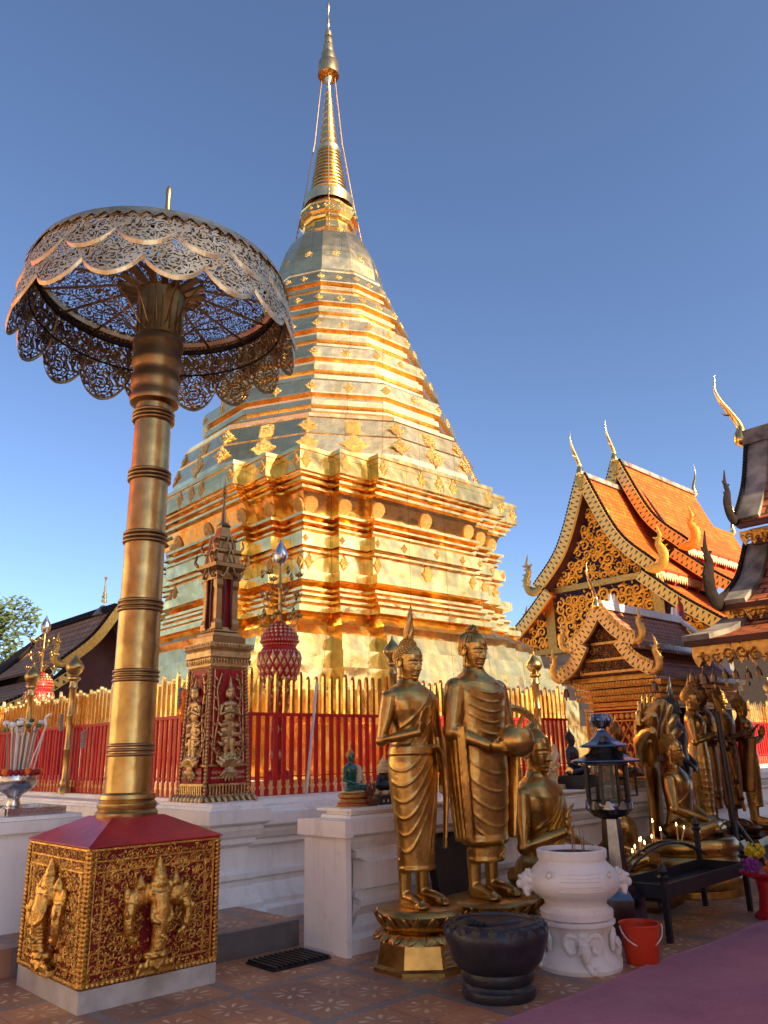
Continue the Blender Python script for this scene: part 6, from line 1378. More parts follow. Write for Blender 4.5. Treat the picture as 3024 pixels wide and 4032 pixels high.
# ------------------------------------------------------------------ roofs
def roof_sheet(name, mat, prof, x0, x1, axis, parent, thick=0.08, curve_n=6, sgn=1):
    # prof: [(offset, z)...] ridge -> eave ; extruded along axis ('x' or 'y')
    pts = [(p.x, p.z) for p in curve([(o, 0, z) for o, z in prof], curve_n)]
    s = [0]
    for (a, c), (d, e) in zip(pts, pts[1:]): s.append(s[-1]+sqrt((d-a)**2+(e-c)**2))
    b = MB()
    def P(k, x, dz=0):
        o, z = pts[k]; return (x, o, z+dz) if axis == 'x' else (o, x, z+dz)
    n = len(pts)
    for k in range(n-1):
        uv = [(x0, -s[k]), (x1, -s[k]), (x1, -s[k+1]), (x0, -s[k+1])]
        b.face([P(k, x0), P(k, x1), P(k+1, x1), P(k+1, x0)], uv)
        b.face([P(k, x0, -thick), P(k+1, x0, -thick), P(k+1, x1, -thick), P(k, x1, -thick)], uv)
    for x in (x0, x1):
        for k in range(n-1): b.face([P(k, x), P(k+1, x), P(k+1, x, -thick), P(k, x, -thick)], [(0, 0)]*4)
    b.face([P(n-1, x0), P(n-1, x1), P(n-1, x1, -thick), P(n-1, x0, -thick)], [(0, 0)]*4)
    return b.build(name, mat, parent, False, None, True)
def bargeboard(name, mat, prof, x, axis, parent, wd, th, period, teeth=0.0, curve_n=8, tmat=None):
    pts = [Vector((p.x, p.z)) for p in curve([(o, 0, z) for o, z in prof], curve_n)]; b = MB(); s = 0; n = len(pts); L = []; U = []; S = [0]
    for k in range(n):
        d = (pts[min(k+1, n-1)]-pts[max(k-1, 0)]).normalized(); nrm = Vector((-d.y, d.x)); nrm = nrm if nrm.y > 0 else -nrm
        U.append(pts[k]+nrm*wd*0.35); L.append(pts[k]-nrm*wd*0.65)
        if k: S.append(S[-1]+(pts[k]-pts[k-1]).length)
    def P(q, xx): return (xx, q.x, q.y) if axis == 'x' else (q.x, xx, q.y)
    for k in range(n-1):
        uv = [(S[k]/period, 1), (S[k+1]/period, 1), (S[k+1]/period, 0), (S[k]/period, 0)]
        for xx in (x-th/2, x+th/2): b.face([P(U[k], xx), P(U[k+1], xx), P(L[k+1], xx), P(L[k], xx)], uv)
        z4 = [(0.1, 0.95)]*4
        b.face([P(U[k], x-th/2), P(U[k], x+th/2), P(U[k+1], x+th/2), P(U[k+1], x-th/2)], z4); b.face([P(L[k], x-th/2), P(L[k], x+th/2), P(L[k+1], x+th/2), P(L[k+1], x-th/2)], z4)
    for k in (0, n-1): b.face([P(U[k], x-th/2), P(L[k], x-th/2), P(L[k], x+th/2), P(U[k], x+th/2)], [(0.1, 0.95)]*4)
    o = b.build(name, mat, parent)
    if teeth:
        q = MB(); tot = S[-1]; m = int(tot/teeth/1.25)
        for j in range(m):
            t_ = (j+0.5)/m*tot; k = max(i for i in range(n) if S[i] <= t_); k = min(k, n-2); f = (t_-S[k])/(S[k+1]-S[k]); p = U[k].lerp(U[k+1], f); d = (U[k+1]-U[k]).normalized(); nr = Vector((-d.y, d.x)); nr = nr if nr.y > 0 else -nr
            p0, p1, p2, p3 = p-d*teeth*0.5, p+d*teeth*0.5, p+d*teeth*0.25+nr*teeth*0.9, p-d*teeth*0.6+nr*teeth*0.9
            q.prism([P(v, x-th*0.3) for v in (p0, p1, p2, p3)], Vector(P(Vector((0, 0)), x+th*0.3))-Vector(P(Vector((0, 0)), x-th*0.3)))
        if th > 0.2:
            for v in range(len(q.v)):
                ax = 0 if axis == 'x' else 1; L_ = list(q.v[v]); L_[ax] = x+th*0.5-0.03+(L_[ax]-x)*0.25; q.v[v] = tuple(L_)
        q.build('bargeboard_crest', tmat or 'darkwood', o)
    return o
def naga(name, mat, x, y, z, axis, sgn, S, parent, stem=0.0):
    # upturned serpent finial at an eave end; sgn = direction away from the ridge
    pts = curve([(-0.25*S, 0, 0.08*S), (0.05*S, 0, -0.02*S), (0.30*S, 0, 0.12*S), (0.34*S, 0, 0.45*S), (0.22*S, 0, 0.75*S), (0.30*S, 0, 1.0*S), (0.22*S, 0, 1.35*S)], 5)
    n = len(pts); r = [lerp(0.16, 0.17, k/n)*S if k < n*0.45 else lerp(0.17, 0.012, (k/n-0.45)/0.55)*S for k in range(n)]
    b = MB(); b.tube(pts, r, 8, 1.0)
    for v in range(len(b.v)): b.v[v] = (b.v[v][0], b.v[v][1]*0.55, b.v[v][2])
    for k in range(8, n-6, 3): p = pts[k]; b.prism([p+Vector((0.10*S, -0.02*S, 0)), p+Vector((0.24*S, 0, 0.10*S)), p+Vector((0.08*S, 0.02*S, 0.10*S))], (0, 0.02*S, 0))
    for k in range(12, n-4, 5): p = pts[k]; b.prism([p+Vector((-0.08*S, -0.02*S, 0)), p+Vector((-0.2*S, 0, 0.14*S)), p+Vector((-0.06*S, 0.02*S, 0.12*S))], (0, 0.02*S, 0))
    M_ = Matrix.Translation((x, y, z)) @ (Matrix.Rotation(pi/2 if sgn > 0 else -pi/2, 4, 'Z') if axis == 'x' else Matrix.Rotation(0 if sgn > 0 else pi, 4, 'Z'))
    b.xf(M_); return b.build(name, mat, parent, True)
def chofa(mat, p, dirv, S, parent):
    d = Vector(dirv).normalized(); p = Vector(p); z = Vector((0, 0, 1))
    pts = curve([p-d*0.05*S-z*0.25*S, p+d*0.06*S-z*0.05*S, p+d*0.02*S+z*0.20*S, p+d*0.16*S+z*0.50*S, p+d*0.38*S+z*0.85*S, p+d*0.47*S+z*1.15*S, p+d*0.42*S+z*1.5*S], 6); n = len(pts)
    r = [0.13, 0.16, 0.15, 0.11, 0.09, 0.085, 0.08]; rr = [lerp(0.05, 0.15, min(1, k/4)) if k < 5 else lerp(0.15, 0.075, (k-5)/8) if k < 13 else lerp(0.078, 0.004, ((k-13)/(n-14))**1.2) for k in range(n)]
    b = MB(); b.tube(pts, [q*S for q in rr], 10); q = p+d*0.24*S+z*0.52*S
    b.tube([q-d*0.02*S, q+d*0.10*S-z*0.0*S, q+d*0.17*S+z*0.03*S], [0.05*S, 0.03*S, 0.004*S], 6)
    return b.build('ridge_finial', mat, parent, True)
def lace(b, p0, p1, h, step, th=0.02):
    p0, p1 = Vector(p0), Vector(p1); n = max(2, int((p1-p0).length/step)); d = (p1-p0)/n; nr = d.cross(Vector((0, 0, 1))).normalized()*th
    b.prism([p0, p1, p1-Vector((0, 0, h*0.45)), p0-Vector((0, 0, h*0.45))], nr)
    for k in range(n):
        q = p0+d*k-Vector((0, 0, h*0.45)); b.prism([q, q+d, q+d*0.78-Vector((0, 0, h*0.3)), q+d*0.5-Vector((0, 0, h*0.55)), q+d*0.22-Vector((0, 0, h*0.3))], nr)

# ------------------------------------------------------------------ great hall (viharn)
V = thing('temple_hall', 'large temple hall with stacked orange tiled roofs and gilded gable', 'temple hall', (0, 0, 0))
BC = 15.30
def vroof(x0, x1, zap, full=True, zs=1.0, bx=None, wing=True):
    up = [(0, zap), (-1.15, zap-2.55), (-2.45, zap-3.95)]
    lo = [(-1.95, zap-4.15), (-3.2, zap-5.25), (-4.7, zap-6.35)]
    for s in (1, -1):
        roof_sheet('upper_roof_slope', 'orangetile', [(BC+o*s, z) for o, z in up], x0, x1, 'x', V, 0.1)
        if wing: roof_sheet('lower_roof_slope', 'orangetile', [(BC+o*s, z) for o, z in lo], x0, x1, 'x', V, 0.1)
        bargeboard('bargeboard', 'barge', [(BC+o*s, z) for o, z in up], x0-0.05-0.006*s, 'x', V, 0.40, 0.14, 0.22, 0.10)
        if wing: bargeboard('bargeboard', 'barge', [(BC+o*s, z) for o, z in lo], x0-0.05-0.006*s, 'x', V, 0.38, 0.14, 0.22, 0.10)
        naga('naga_finial', 'carvegold_bright' if s > 0 else 'carvegold', x0-0.05, BC-s*2.5, zap-4.05, 'x', -s, 1.1, V)  # sunward finial takes the brightened gilding
        if wing: naga('naga_finial', 'carvegold', x0-0.05, BC-s*4.75, zap-6.42, 'x', -s, 0.9, V)
        b = MB(); lace(b, (x0+0.1, BC-s*2.42, zap-4.0), (x1, BC-s*2.42, zap-4.0), 0.36, 0.18); b.build('eave_lace', 'whitegold', V); b = MB(); lace(b, (x0+0.1, BC-s*4.66, zap-6.36), (x1, BC-s*4.66, zap-6.36), 0.36, 0.18); b.build('eave_lace', 'whitegold', V)
        b = MB(); b.box(((x0+x1)/2+0.4, BC-s*2.08, zap-4.35), (x1-x0-0.9, 0.08, 0.75)); b.build('clerestory_wall', 'redwall', V)
        bk = MB().prism([(0, 0, -0.2), (0, -s*0.36, 0.0), (0, 0, -0.65)], (0.08, 0, 0)).mesh('eave_bracket', 'redwall')
        for k in range(int((x1-x0)/0.9)): link('eave_bracket', bk, V).location = (x0+0.8+k*0.9, BC-s*2.14, zap-4.0)
    b = MB(); b.prism([(x0-0.05, BC-0.10, zap-0.02), (x0-0.05, BC+0.10, zap-0.02), (x0-0.05, BC+0.07, zap+0.18), (x0-0.05, BC-0.07, zap+0.18)], (x1-x0+0.05, 0, 0)); b.build('ridge_cap', 'oldplaster', V)
    chofa('carvegold_bright' if 0 else 'leafgold', (x0-0.05, BC, zap+0.15), (-1, 0, 0), 1.05, V)
vroof(25.0, 28.6, 11.30); vroof(27.7, 34.4, 12.52, wing=True); 
chofa('leafgold', (34.5, BC, 12.65), (1, 0, 0), 1.0, V); chofa('leafgold', (38.2, BC, 11.45), (1, 0, 0), 1.0, V)
up = [(0, 11.3), (-1.15, 8.75), (-2.45, 7.35)]
for s in (1, -1): roof_sheet('rear_roof_slope', 'orangetile', [(BC+o*s, z) for o, z in up], 34.4, 38.1, 'x', V, 0.1); roof_sheet('rear_roof_slope', 'orangetile', [(BC+o*s, z) for o, z in [(-1.95, 7.15), (-3.2, 6.05), (-4.7, 4.95)]], 34.4, 38.1, 'x', V, 0.1)
b = MB(); b.prism([(28.6, BC-2.0, 6.9), (28.6, BC+2.0, 6.9), (28.6, BC+2.0, 8.5), (28.6, BC, 12.3), (28.6, BC-2.0, 8.5)], (0.1, 0, 0)); b.build('tier_gable', 'darkred', V)
b = MB(); b.box((31.7, BC, 2.5), (11.4, 7.6, 5.0)); b.box((31.7, BC, 5.8), (11.4, 4.4, 2.4)); b.build('hall_wall', 'darkwood', V)
b = MB(); b.box((25.75, BC, 2.42), (0.3, 8.6, 4.84)); b.box((25.6, BC, 4.3), (0.15, 8.7, 0.25)); b.build('front_wall', 'greywall', V)
GX = 25.55
b = MB(); b.prism([(GX, BC-4.3, 4.9), (GX, BC+4.3, 4.9), (GX, BC+2.1, 7.0), (GX, BC+2.1, 7.35), (GX, BC+0.9, 9.0), (GX, BC, 11.0), (GX, BC-0.9, 9.0), (GX, BC-2.1, 7.35), (GX, BC-2.1, 7.0)], (0.15, 0, 0)); b.build('gable_ground', 'blueglass', V)
b = MB()
def ing(u, v):
    y = abs(u-4.3); z = v+4.95
    if z < 7.0: return y < 4.2-(z-4.95)*1.05 and abs(y-2.25) > 0.22
    if z < 7.45: return False
    return y < 2.05*(1-((z-7.3)/3.7)**0.72)-0.05
scrollfield(b, (GX-0.03, BC-4.3, 4.95), (0, 1, 0), (0, 0, 1), (-1, 0, 0), 8.6, 6.0, 0.32, ing, 0.66, 0.22, 0.22, 12); b.build('gable_scrollwork', 'carvegold_bright', V)
for xa, za in ((25.0, 11.3), (27.7, 12.52)):
    b = MB(); b.prism([(xa-0.17, BC, za+0.30), (xa-0.17, BC-0.22, za-0.10), (xa-0.17, BC, za-0.62), (xa-0.17, BC+0.22, za-0.10)], (0.10, 0, 0)); b.build('apex_plate', 'carvegold', V)
b = MB(); b.box((GX-0.05, BC, 7.22), (0.16, 4.3, 0.22)); b.box((GX-0.05, BC, 4.95), (0.16, 8.8, 0.2))
for s in (-1, 1): b.box((GX-0.05, BC+s*2.25, 6.1), (0.18, 0.40, 2.1))
b.build('gable_beams', 'carvegold', V)
for s in (-1, 1):
    for (o0, z0) in ((-0.55, 10.0), (-1.05, 8.85), (-1.65, 8.0), (-2.2, 7.4), (-2.6, 6.45), (-3.3, 5.85), (-4.0, 5.35)): MB().box((25.28, BC+o0*s, z0-0.2), (0.5, 0.13, 0.17)).build('purlin_end', 'darkred', V)
    MB().prism([(25.1, BC, 11.0), (25.1, BC-s*0.55, 9.9), (25.1, BC-s*1.15, 8.55), (25.1, BC-s*2.3, 7.25), (25.1, BC-s*2.1, 7.2), (25.1, BC-s*0.9, 8.7), (25.1, BC, 10.6)], (0.45, 0, 0)).build('eave_soffit', 'darkred', V)

# ------------------------------------------------------------------ small gilded shrine at the fence end
S_ = thing('gilded_shrine', 'small gilded shrine with brown glazed roof and curling gilded gable ends', 'shrine', (0, 0, 0))
SY = 6.19; SX0 = 10.2; SX1 = 12.75
up = [(0, 3.38), (-0.17, 3.12), (-0.36, 2.94), (-0.56, 2.86)]; lo = [(-0.30, 2.86), (-0.50, 2.58), (-0.76, 2.42)]
for s in (1, -1):
    roof_sheet('upper_roof_slope', 'browntile', [(SY+o*s, z) for o, z in up], SX0, SX1, 'x', S_, 0.05, 5); roof_sheet('lower_roof_slope', 'browntile', [(SY+o*s, z) for o, z in lo], SX0, SX1+0.1, 'x', S_, 0.05, 5)
    bargeboard('bargeboard', 'barge_small', [(SY+o*s, z) for o, z in up], SX0-0.03-0.004*s, 'x', S_, 0.15, 0.06, 0.085, 0.05, 8, 'carvegold'); bargeboard('bargeboard', 'barge_small', [(SY+o*s, z) for o, z in lo], SX0-0.03, 'x', S_, 0.15, 0.06, 0.085, 0.05, 8, 'carvegold')
    naga('naga_finial', 'carvegold', SX0-0.03, SY-s*0.55, 2.83, 'x', -s, 0.34, S_); naga('naga_finial', 'carvegold', SX0-0.03, SY-s*0.74, 2.39, 'x', -s, 0.36, S_)
    b = MB(); lace(b, (SX0, SY-s*0.56, 2.83), (SX1, SY-s*0.56, 2.83), 0.10, 0.05); b.build('eave_lace', 'silver', S_); b = MB(); lace(b, (SX0, SY-s*0.76, 2.39), (SX1+0.1, SY-s*0.76, 2.39), 0.10, 0.05); b.build('eave_lace', 'silver', S_)
    b = MB(); b.box(((SX0+SX1)/2, SY-s*0.35, 2.82), (SX1-SX0-0.1, 0.05, 0.12)); b.build('wing_band', 'white', S_)
b = MB(); b.prism([(SX0+0.05, SY-0.05, 3.36), (SX0+0.05, SY+0.05, 3.36), (SX0+0.05, SY+0.04, 3.48), (SX0+0.05, SY-0.04, 3.48)], (SX1-SX0-0.05, 0, 0))
for x in (SX0+0.35, SX0+0.48, SX1-0.25, SX1-0.12): b.prism([(x-0.05, SY-0.02, 3.46), (x+0.06, SY-0.02, 3.46), (x, SY-0.02, 3.62)], (0, 0.04, 0))
for s in (-1, 1):
    for (o0, z0), (o1, z1) in (((0, 3.40), (0.56, 2.88)), ((0.30, 2.88), (0.76, 2.44))): b.prism([(SX1-0.12, SY-s*o0, z0), (SX1-0.12, SY-s*o1, z1), (SX1-0.12, SY-s*o1, z1+0.05), (SX1-0.12, SY-s*o0, z0+0.06)], (0.16, 0, 0))
b.build('ridge_cap', 'white', S_)
chofa('leafgold', (SX0-0.03, SY, 3.42), (-1, 0, 0), 0.40, S_)
b = MB()
b.tube(curve([(SX1, SY, 3.44), (SX1+0.05, SY, 3.6), (SX1+0.02, SY, 3.85)], 5), [0.07]*4+[0.05]*4+[0.02]*2+[0.004], 8); b.tube(curve([(SX1+0.05, SY-0.30, 2.95), (SX1+0.16, SY-0.45, 2.98), (SX1+0.22, SY-0.5, 3.2)], 5), [0.05]*4+[0.04]*4+[0.02]*2+[0.004], 8); b.prism([(SX1, SY-0.0, 3.40), (SX1+0.06, SY-0.5, 2.86), (SX1+0.06, SY-0.4, 2.86)], (0.06, 0, 0.04)); b.build('rear_finial', 'redwall', S_, True)
b = MB(); b.prism([(SX0+0.14, SY-0.52, 2.40), (SX0+0.14, SY+0.52, 2.40), (SX0+0.14, SY+0.40, 2.62), (SX0+0.14, SY+0.30, 2.86), (SX0+0.14, SY, 3.30), (SX0+0.14, SY-0.30, 2.86), (SX0+0.14, SY-0.40, 2.62)], (0.1, 0, 0)); b.build('gable_panel', 'darkred', S_)
b = MB(); scrollfield(b, (SX0+0.13, SY-0.5, 2.42), (0, 1, 0), (0, 0, 1), (-1, 0, 0), 1.0, 0.85, 0.085, lambda u, v: abs(u-0.5) < 0.46-0.62*max(0, v-0.05), 0.6, 0.17, 0.2, 9)
for z in (2.44, 2.62, 2.86): b.box((SX0+0.12, SY, z), (0.06, 0.98-(z-2.4)*1.1, 0.035))
b.build('gable_carving', 'carvegold', S_)
b = MB(); b.box(((SX0+SX1)/2+0.35, SY, 1.55), (SX1-SX0-0.2, 1.06, 1.3)); b.build('shrine_wall', 'red', S_)
b = MB(); bb = MB(); WX = SX0+0.35
for z, d, h in ((2.36, 0.20, 0.07), (2.27, 0.16, 0.08), (2.17, 0.12, 0.08), (2.08, 0.09, 0.07), (2.0, 0.05, 0.06), (1.94, 0.10, 0.03), (1.0, 0.06, 0.10)):
    b.box(((SX0+SX1)/2+0.35, SY, z), (SX1-SX0-0.2+2*d, 1.06+2*d, h))
for z, d in ((2.27, 0.165), (2.17, 0.125), (2.08, 0.095)):
    for k in range(26): bb.ell((WX-d-0.1+0.0, SY-0.6+k*0.048, z), (0.022, 0.021, 0.034), 6, 4)
    for k in range(50): bb.ell((WX+k*0.048, SY-0.53-d, z), (0.022, 0.02, 0.03), 6, 4)
b.build('carved_cornice', 'carvegold', S_); bb.build('cornice_beading', 'carvegold_bright', S_)
b = MB(); xw = WX-0.105
for k in range(-8, 14):
    for s in (1, -1):
        y0 = SY-0.53+k*0.13; p0 = Vector((xw, y0, 1.05)); p1 = Vector((xw, y0+s*0.43, 1.74))
        t0 = [q for q in (0.0, 1.0)]; 
        def clip(p0, p1):
            out = []
            for f in [i/20 for i in range(21)]:
                q = p0.lerp(p1, f)
                if abs(q.y-SY) <= 0.52: out.append(q)
            return out
        c = clip(p0, p1)
        if len(c) > 1: b.tube([c[0], c[-1]], 0.010, 4)
for r in range(6):
    for k in range(9):
        y = SY-0.52+k*0.13+(0.065 if r % 2 else 0); z = 1.08+r*0.115
        if abs(y-SY) < 0.5: b.ell((xw, y, z), (0.014, 0.022, 0.036), 7, 5)
for k in range(12): b.ell((xw, SY-0.5+k*0.09, 1.82), (0.02, 0.04, 0.04), 7, 5)
for z in (1.76, 1.88): b.box((xw, SY, z), (0.02, 1.06, 0.02))
for s in (-1, 1): b.box((xw, SY+s*0.525, 1.45), (0.03, 0.03, 0.9))
b.build('gilt_lattice', 'carvegold_bright', S_)
b = MB(); b.box((11.35, SY-0.54, 1.5), (0.5, 0.05, 1.0)); b.build('doorway', 'darkwood', S_)
b = MB(); 
for dx, sx, z, sz in ((-0.30, 0.09, 1.5, 1.05), (0.30, 0.09, 1.5, 1.05)): b.box((11.35+dx, SY-0.56, z), (sx, 0.07, sz))
b.box((11.35, SY-0.56, 2.02), (0.68, 0.07, 0.09)); scrollfield(b, (10.75, SY-0.57, 1.0), (1, 0, 0), (0, 0, 1), (0, -1, 0), 0.28, 1.0, 0.09); b.build('door_frame', 'carvegold', S_)
# bells hanging from the shrine corners
for i, (x, y, z, lab) in enumerate(((10.2, 6.88, 2.22, 'small bell under the far gable corner of the gilded shrine'), (10.2, 5.45, 2.22, 'small bell under the near gable corner of the gilded shrine'))):
    b = MB(); b.lathe([(0.055, -0.10), (0.05, -0.06), (0.042, -0.01), (0.025, 0.02), (0.008, 0.03)], 12); b.tube([(0, 0, 0.02), (0, 0, 0.14)], 0.006, 5); b.ell((0, 0, -0.12), (0.02, 0.006, 0.03))
    o = b.build('bell', 'brass_ring', None, True); o.location = (x, y, z); tag(o, lab, 'bell')

# ------------------------------------------------------------------ dark pavilion at right
Pv = thing('dark_pavilion', 'dark tiered pavilion with weathered grey roof edges cut by the right photo edge', 'pavilion', (0, 0, 0))
YE = 4.5; YB = -2.2; RC = 12.35
T1 = [(0, 6.0), (-0.42, 5.15), (-0.95, 4.5)]; T2 = [(-0.55, 4.2), (-1.05, 3.62), (-1.75, 3.2)]; T3 = [(-1.5, 3.02), (-2.1, 2.80), (-2.85, 2.64)]
for s in (1, -1):
    for nm, pf, dy in (('upper_roof_slope', T1, 0.0), ('middle_roof_slope', T2, 0.06), ('lower_roof_slope', T3, 0.12)):
        P_ = [(RC+o*s, z) for o, z in pf]; roof_sheet(nm, 'redtile', P_, YB, YE+dy, 'y', Pv, 0.07)
        bargeboard('plaster_verge', 'oldplaster', [(o, z+0.03) for o, z in P_], YE+dy-0.16, 'y', Pv, 0.10, 0.36, 0.3, 0.05 if pf is not T3 else 0, 8, 'darkwood')
    b = MB(); b.box((RC-s*0.72, (YE+YB)/2, 4.30), (0.06, YE-YB-0.2, 0.24)); b.box((RC-s*1.62, (YE+YB)/2, 3.08), (0.06, YE-YB-0.2, 0.22)); b.box((RC-s*1.0, (YE+YB)/2, 4.42), (0.10, YE-YB-0.1, 0.05)); b.box((RC-s*2.75, (YE+YB)/2, 2.60), (0.18, YE-YB+0.1, 0.07)); b.build('eave_beam', 'darkred', Pv)
    b = MB()
    for xx, z, y0, h in ((RC-s*0.76, 4.30, YB, 0.22), (RC-s*1.66, 3.08, YB, 0.2), (RC-s*2.80, 2.44, YB, 0.26)):
        lace(b, (xx, YB, z+h/2), (xx, YE+0.05, z+h/2), h, 0.13, 0.015); scrollfield(b, (xx-s*0.012, YB, z-h*0.4), (0, 1, 0), (0, 0, 1), (-s, 0, 0), YE-YB, h*0.8, h*0.62, size=0.55, rr=0.15, npt=9)
    b.build('pierced_fascia', 'carvegold', Pv)
naga('naga_finial', 'darkwood', RC-0.95, YE, 4.55, 'y', -1, 0.55, Pv); naga('naga_finial', 'darkwood', RC-1.75, YE+0.06, 3.25, 'y', -1, 0.72, Pv); naga('naga_finial', 'darkwood', RC-0.95, YE-1.1, 4.5, 'y', -1, 0.55, Pv)
b = MB(); b.prism([(RC-0.12, YE+0.02, 5.95), (RC+0.12, YE+0.02, 5.95), (RC+0.09, YE+0.02, 6.2), (RC-0.09, YE+0.02, 6.2)], (0, YB-YE, 0)); b.build('ridge_cap', 'oldplaster', Pv)
b = MB(); b.prism([(RC-0.5, YE-0.3, 4.2), (RC+0.5, YE-0.3, 4.2), (RC, YE-0.3, 5.9)], (0, -0.1, 0)); b.prism([(RC-1.65, YE-0.35, 2.6), (RC+1.65, YE-0.35, 2.6), (RC+1.6, YE-0.35, 3.15), (RC+0.6, YE-0.35, 4.0), (RC-0.6, YE-0.35, 4.0), (RC-1.6, YE-0.35, 3.15)], (0, -0.1, 0)); b.build('end_gable', 'darkred', Pv)
chofa('leafgold', (RC, YE+0.05, 6.15), (-0.75, 0.66, 0), 0.72, Pv)
for x in (RC-1.7, RC+1.7):
    for y in (YE-2.6, YB+0.6):
        b = MB(); b.sq([(0.14, 0.0), (0.14, 0.3), (0.10, 0.35), (0.10, 2.5), (0.14, 2.62)], (x, y, 0)); b.build('column', 'darkred', Pv)
b = MB(); b.box((RC, 1.1, 0.12), (4.6, 5.8, 0.24)); b.build('pavilion_floor', 'concrete', Pv)
bl = None
for i in range(8):
    y = YE+0.10-i*0.135; s = 0.62 if i != 1 else 0.85
    if bl is None:
        bl = thing('bell', 'x', 'bell', (0, 0, 0), 0, 'bells hanging under the pavilion eave')
        b = MB(); b.lathe([(0.07, -0.13), (0.066, -0.11), (0.058, -0.05), (0.048, -0.01), (0.025, 0.02), (0.012, 0.035), (0.018, 0.05), (0.01, 0.065)], 16); b.tube([(0, 0, 0.06), (0, 0, 0.12)], 0.006, 5); b.build('bell_cup', 'brass_ring', bl, True)
        b = MB(); b.tube([(0, 0, -0.05), (0, 0, -0.20)], 0.003, 4); b.prism([(-0.035, -0.002, -0.20), (0, -0.002, -0.18), (0.035, -0.002, -0.20), (0.03, -0.002, -0.235), (0, -0.002, -0.275), (-0.03, -0.002, -0.235)], (0, 0.004, 0)); b.build('clapper_leaf', 'brass_ring', bl)
        o = bl
    else: o = copy_tree(bl)
    o.location = (RC-2.78+0.03*(i % 2), y, 2.235-0.01*(i % 3)); o.rotation_euler = (0, 0, 0.6*i); o.scale = (s,)*3
    o['label'] = 'largest brass bell under the pavilion eave, second from its left corner' if i == 1 else 'tarnished bell with leaf clapper hanging from the pavilion eave fringe'
# ------------------------------------------------------------------ left: far hall, trees
Hl = thing('far_hall', 'dark brown tiled hall with gilded naga bargeboards behind the left fence', 'temple hall', (0, 0, 0))
HX = 12.0; HY = 26.2
up = [(0, 6.45), (-0.75, 5.35), (-1.75, 4.45)]; lo = [(-1.4, 4.2), (-2.4, 3.5), (-3.6, 2.9)]
for s in (1, -1):
    roof_sheet('upper_roof_slope', 'halltile', [(HX+o*s, z) for o, z in up], HY, HY+6.6, 'y', Hl, 0.1); roof_sheet('lower_roof_slope', 'halltile', [(HX+o*s, z) for o, z in lo], HY, HY+9.5, 'y', Hl, 0.1)
    bargeboard('bargeboard', 'carvegold', [(HX+o*s, z) for o, z in up], HY-0.05-0.006*s, 'y', Hl, 0.30, 0.12, 0.3, 0.10, 8, 'darkwood'); bargeboard('bargeboard', 'barge_small', [(HX+o*s, z) for o, z in lo], HY-0.05, 'y', Hl, 0.30, 0.12, 0.3, 0.1, 8, 'darkwood')
    naga('naga_finial', 'carvegold', HX-s*1.8, HY-0.05, 4.4, 'y', -s, 0.75, Hl); naga('naga_finial', 'carvegold', HX-s*3.6, HY-0.05, 2.8, 'y', -s, 0.75, Hl)
b = MB(); b.box((HX, HY+3.3, 6.5), (0.3, 6.6, 0.22)); b.build('ridge_cap', 'darkwood', Hl)
b = MB(); b.prism([(HX-2.8, HY+0.9, 0), (HX+2.8, HY+0.9, 0), (HX+2.8, HY+0.9, 3.0), (HX+1.4, HY+0.9, 4.3), (HX, HY+0.9, 6.2), (HX-1.4, HY+0.9, 4.3), (HX-2.8, HY+0.9, 3.0)], (0, 0.2, 0)); b.box((HX, HY+5, 1.4), (5.4, 8, 2.8)); b.build('hall_wall', 'darkred', Hl)
b = MB(); b.prism([(HX-0.05, HY+6.6, 6.4), (HX+0.05, HY+6.6, 6.4), (HX+1.75, HY+9.5, 4.4), (HX-1.75, HY+9.5, 4.4)], (0, 0.0, -0.1)); b.prism([(HX-1.75, HY+6.6, 4.45), (HX, HY+6.6, 6.4), (HX-1.75, HY+9.5, 4.4)], (0.05, 0, -0.1)); b.build('hipped_end', 'darkwood', Hl)
Hc = thing('cloister_roof', 'low brown tiled cloister roof at the left photo edge behind the fence', 'roof', (0, 0, 0))
for s in (1, -1): roof_sheet('roof_slope', 'halltile', [(27.5+o*s, z) for o, z in ((0, 4.0), (-1.8, 3.1), (-3.6, 2.5))], 3.0-8, 13.0-8, 'x', Hc, 0.1)
b = MB(); b.box((0, 27.5, 1.3), (10, 5, 2.6)); b.build('cloister_wall', 'greywall', Hc)
b = MB(); b.box((0, 27.5, 4.06), (10.1, 0.3, 0.2)); b.build('ridge_cap', 'oldplaster', Hc)
t = thing('roof_spire', 'slender sunlit tiered gold parasol spire above the far brown roof at left', 'spire', (12.0, 27.4, 6.35)); t.scale = (0.36,)*3
b = MB(); b.tube([(0, 0, 0), (0.02, 0, 3.6)], 0.05, 8); b.build('mast', 'leafgold', t)
for r, z in ((0.30, 1.35), (0.26, 1.75), (0.21, 2.1), (0.15, 2.45), (0.11, 2.75), (0.08, 3.0)):
    b = MB(); b.lathe([(r, z), (r*0.92, z+0.26), (r*0.3, z+0.28)], 14); b.build('parasol_tier', 'leafgold', t, True)
b = MB(); b.lathe([(0.05, 3.2), (0.12, 3.45), (0.04, 3.6), (0.2, 3.9), (0.04, 3.8), (0.02, 4.2)], 10); b.build('crown', 'leafgold', t, True)
b = MB(); b.sq([(0.8, 0), (0.5, 0.6), (0.2, 1.0)]); b.build('mount', 'oldplaster', t)
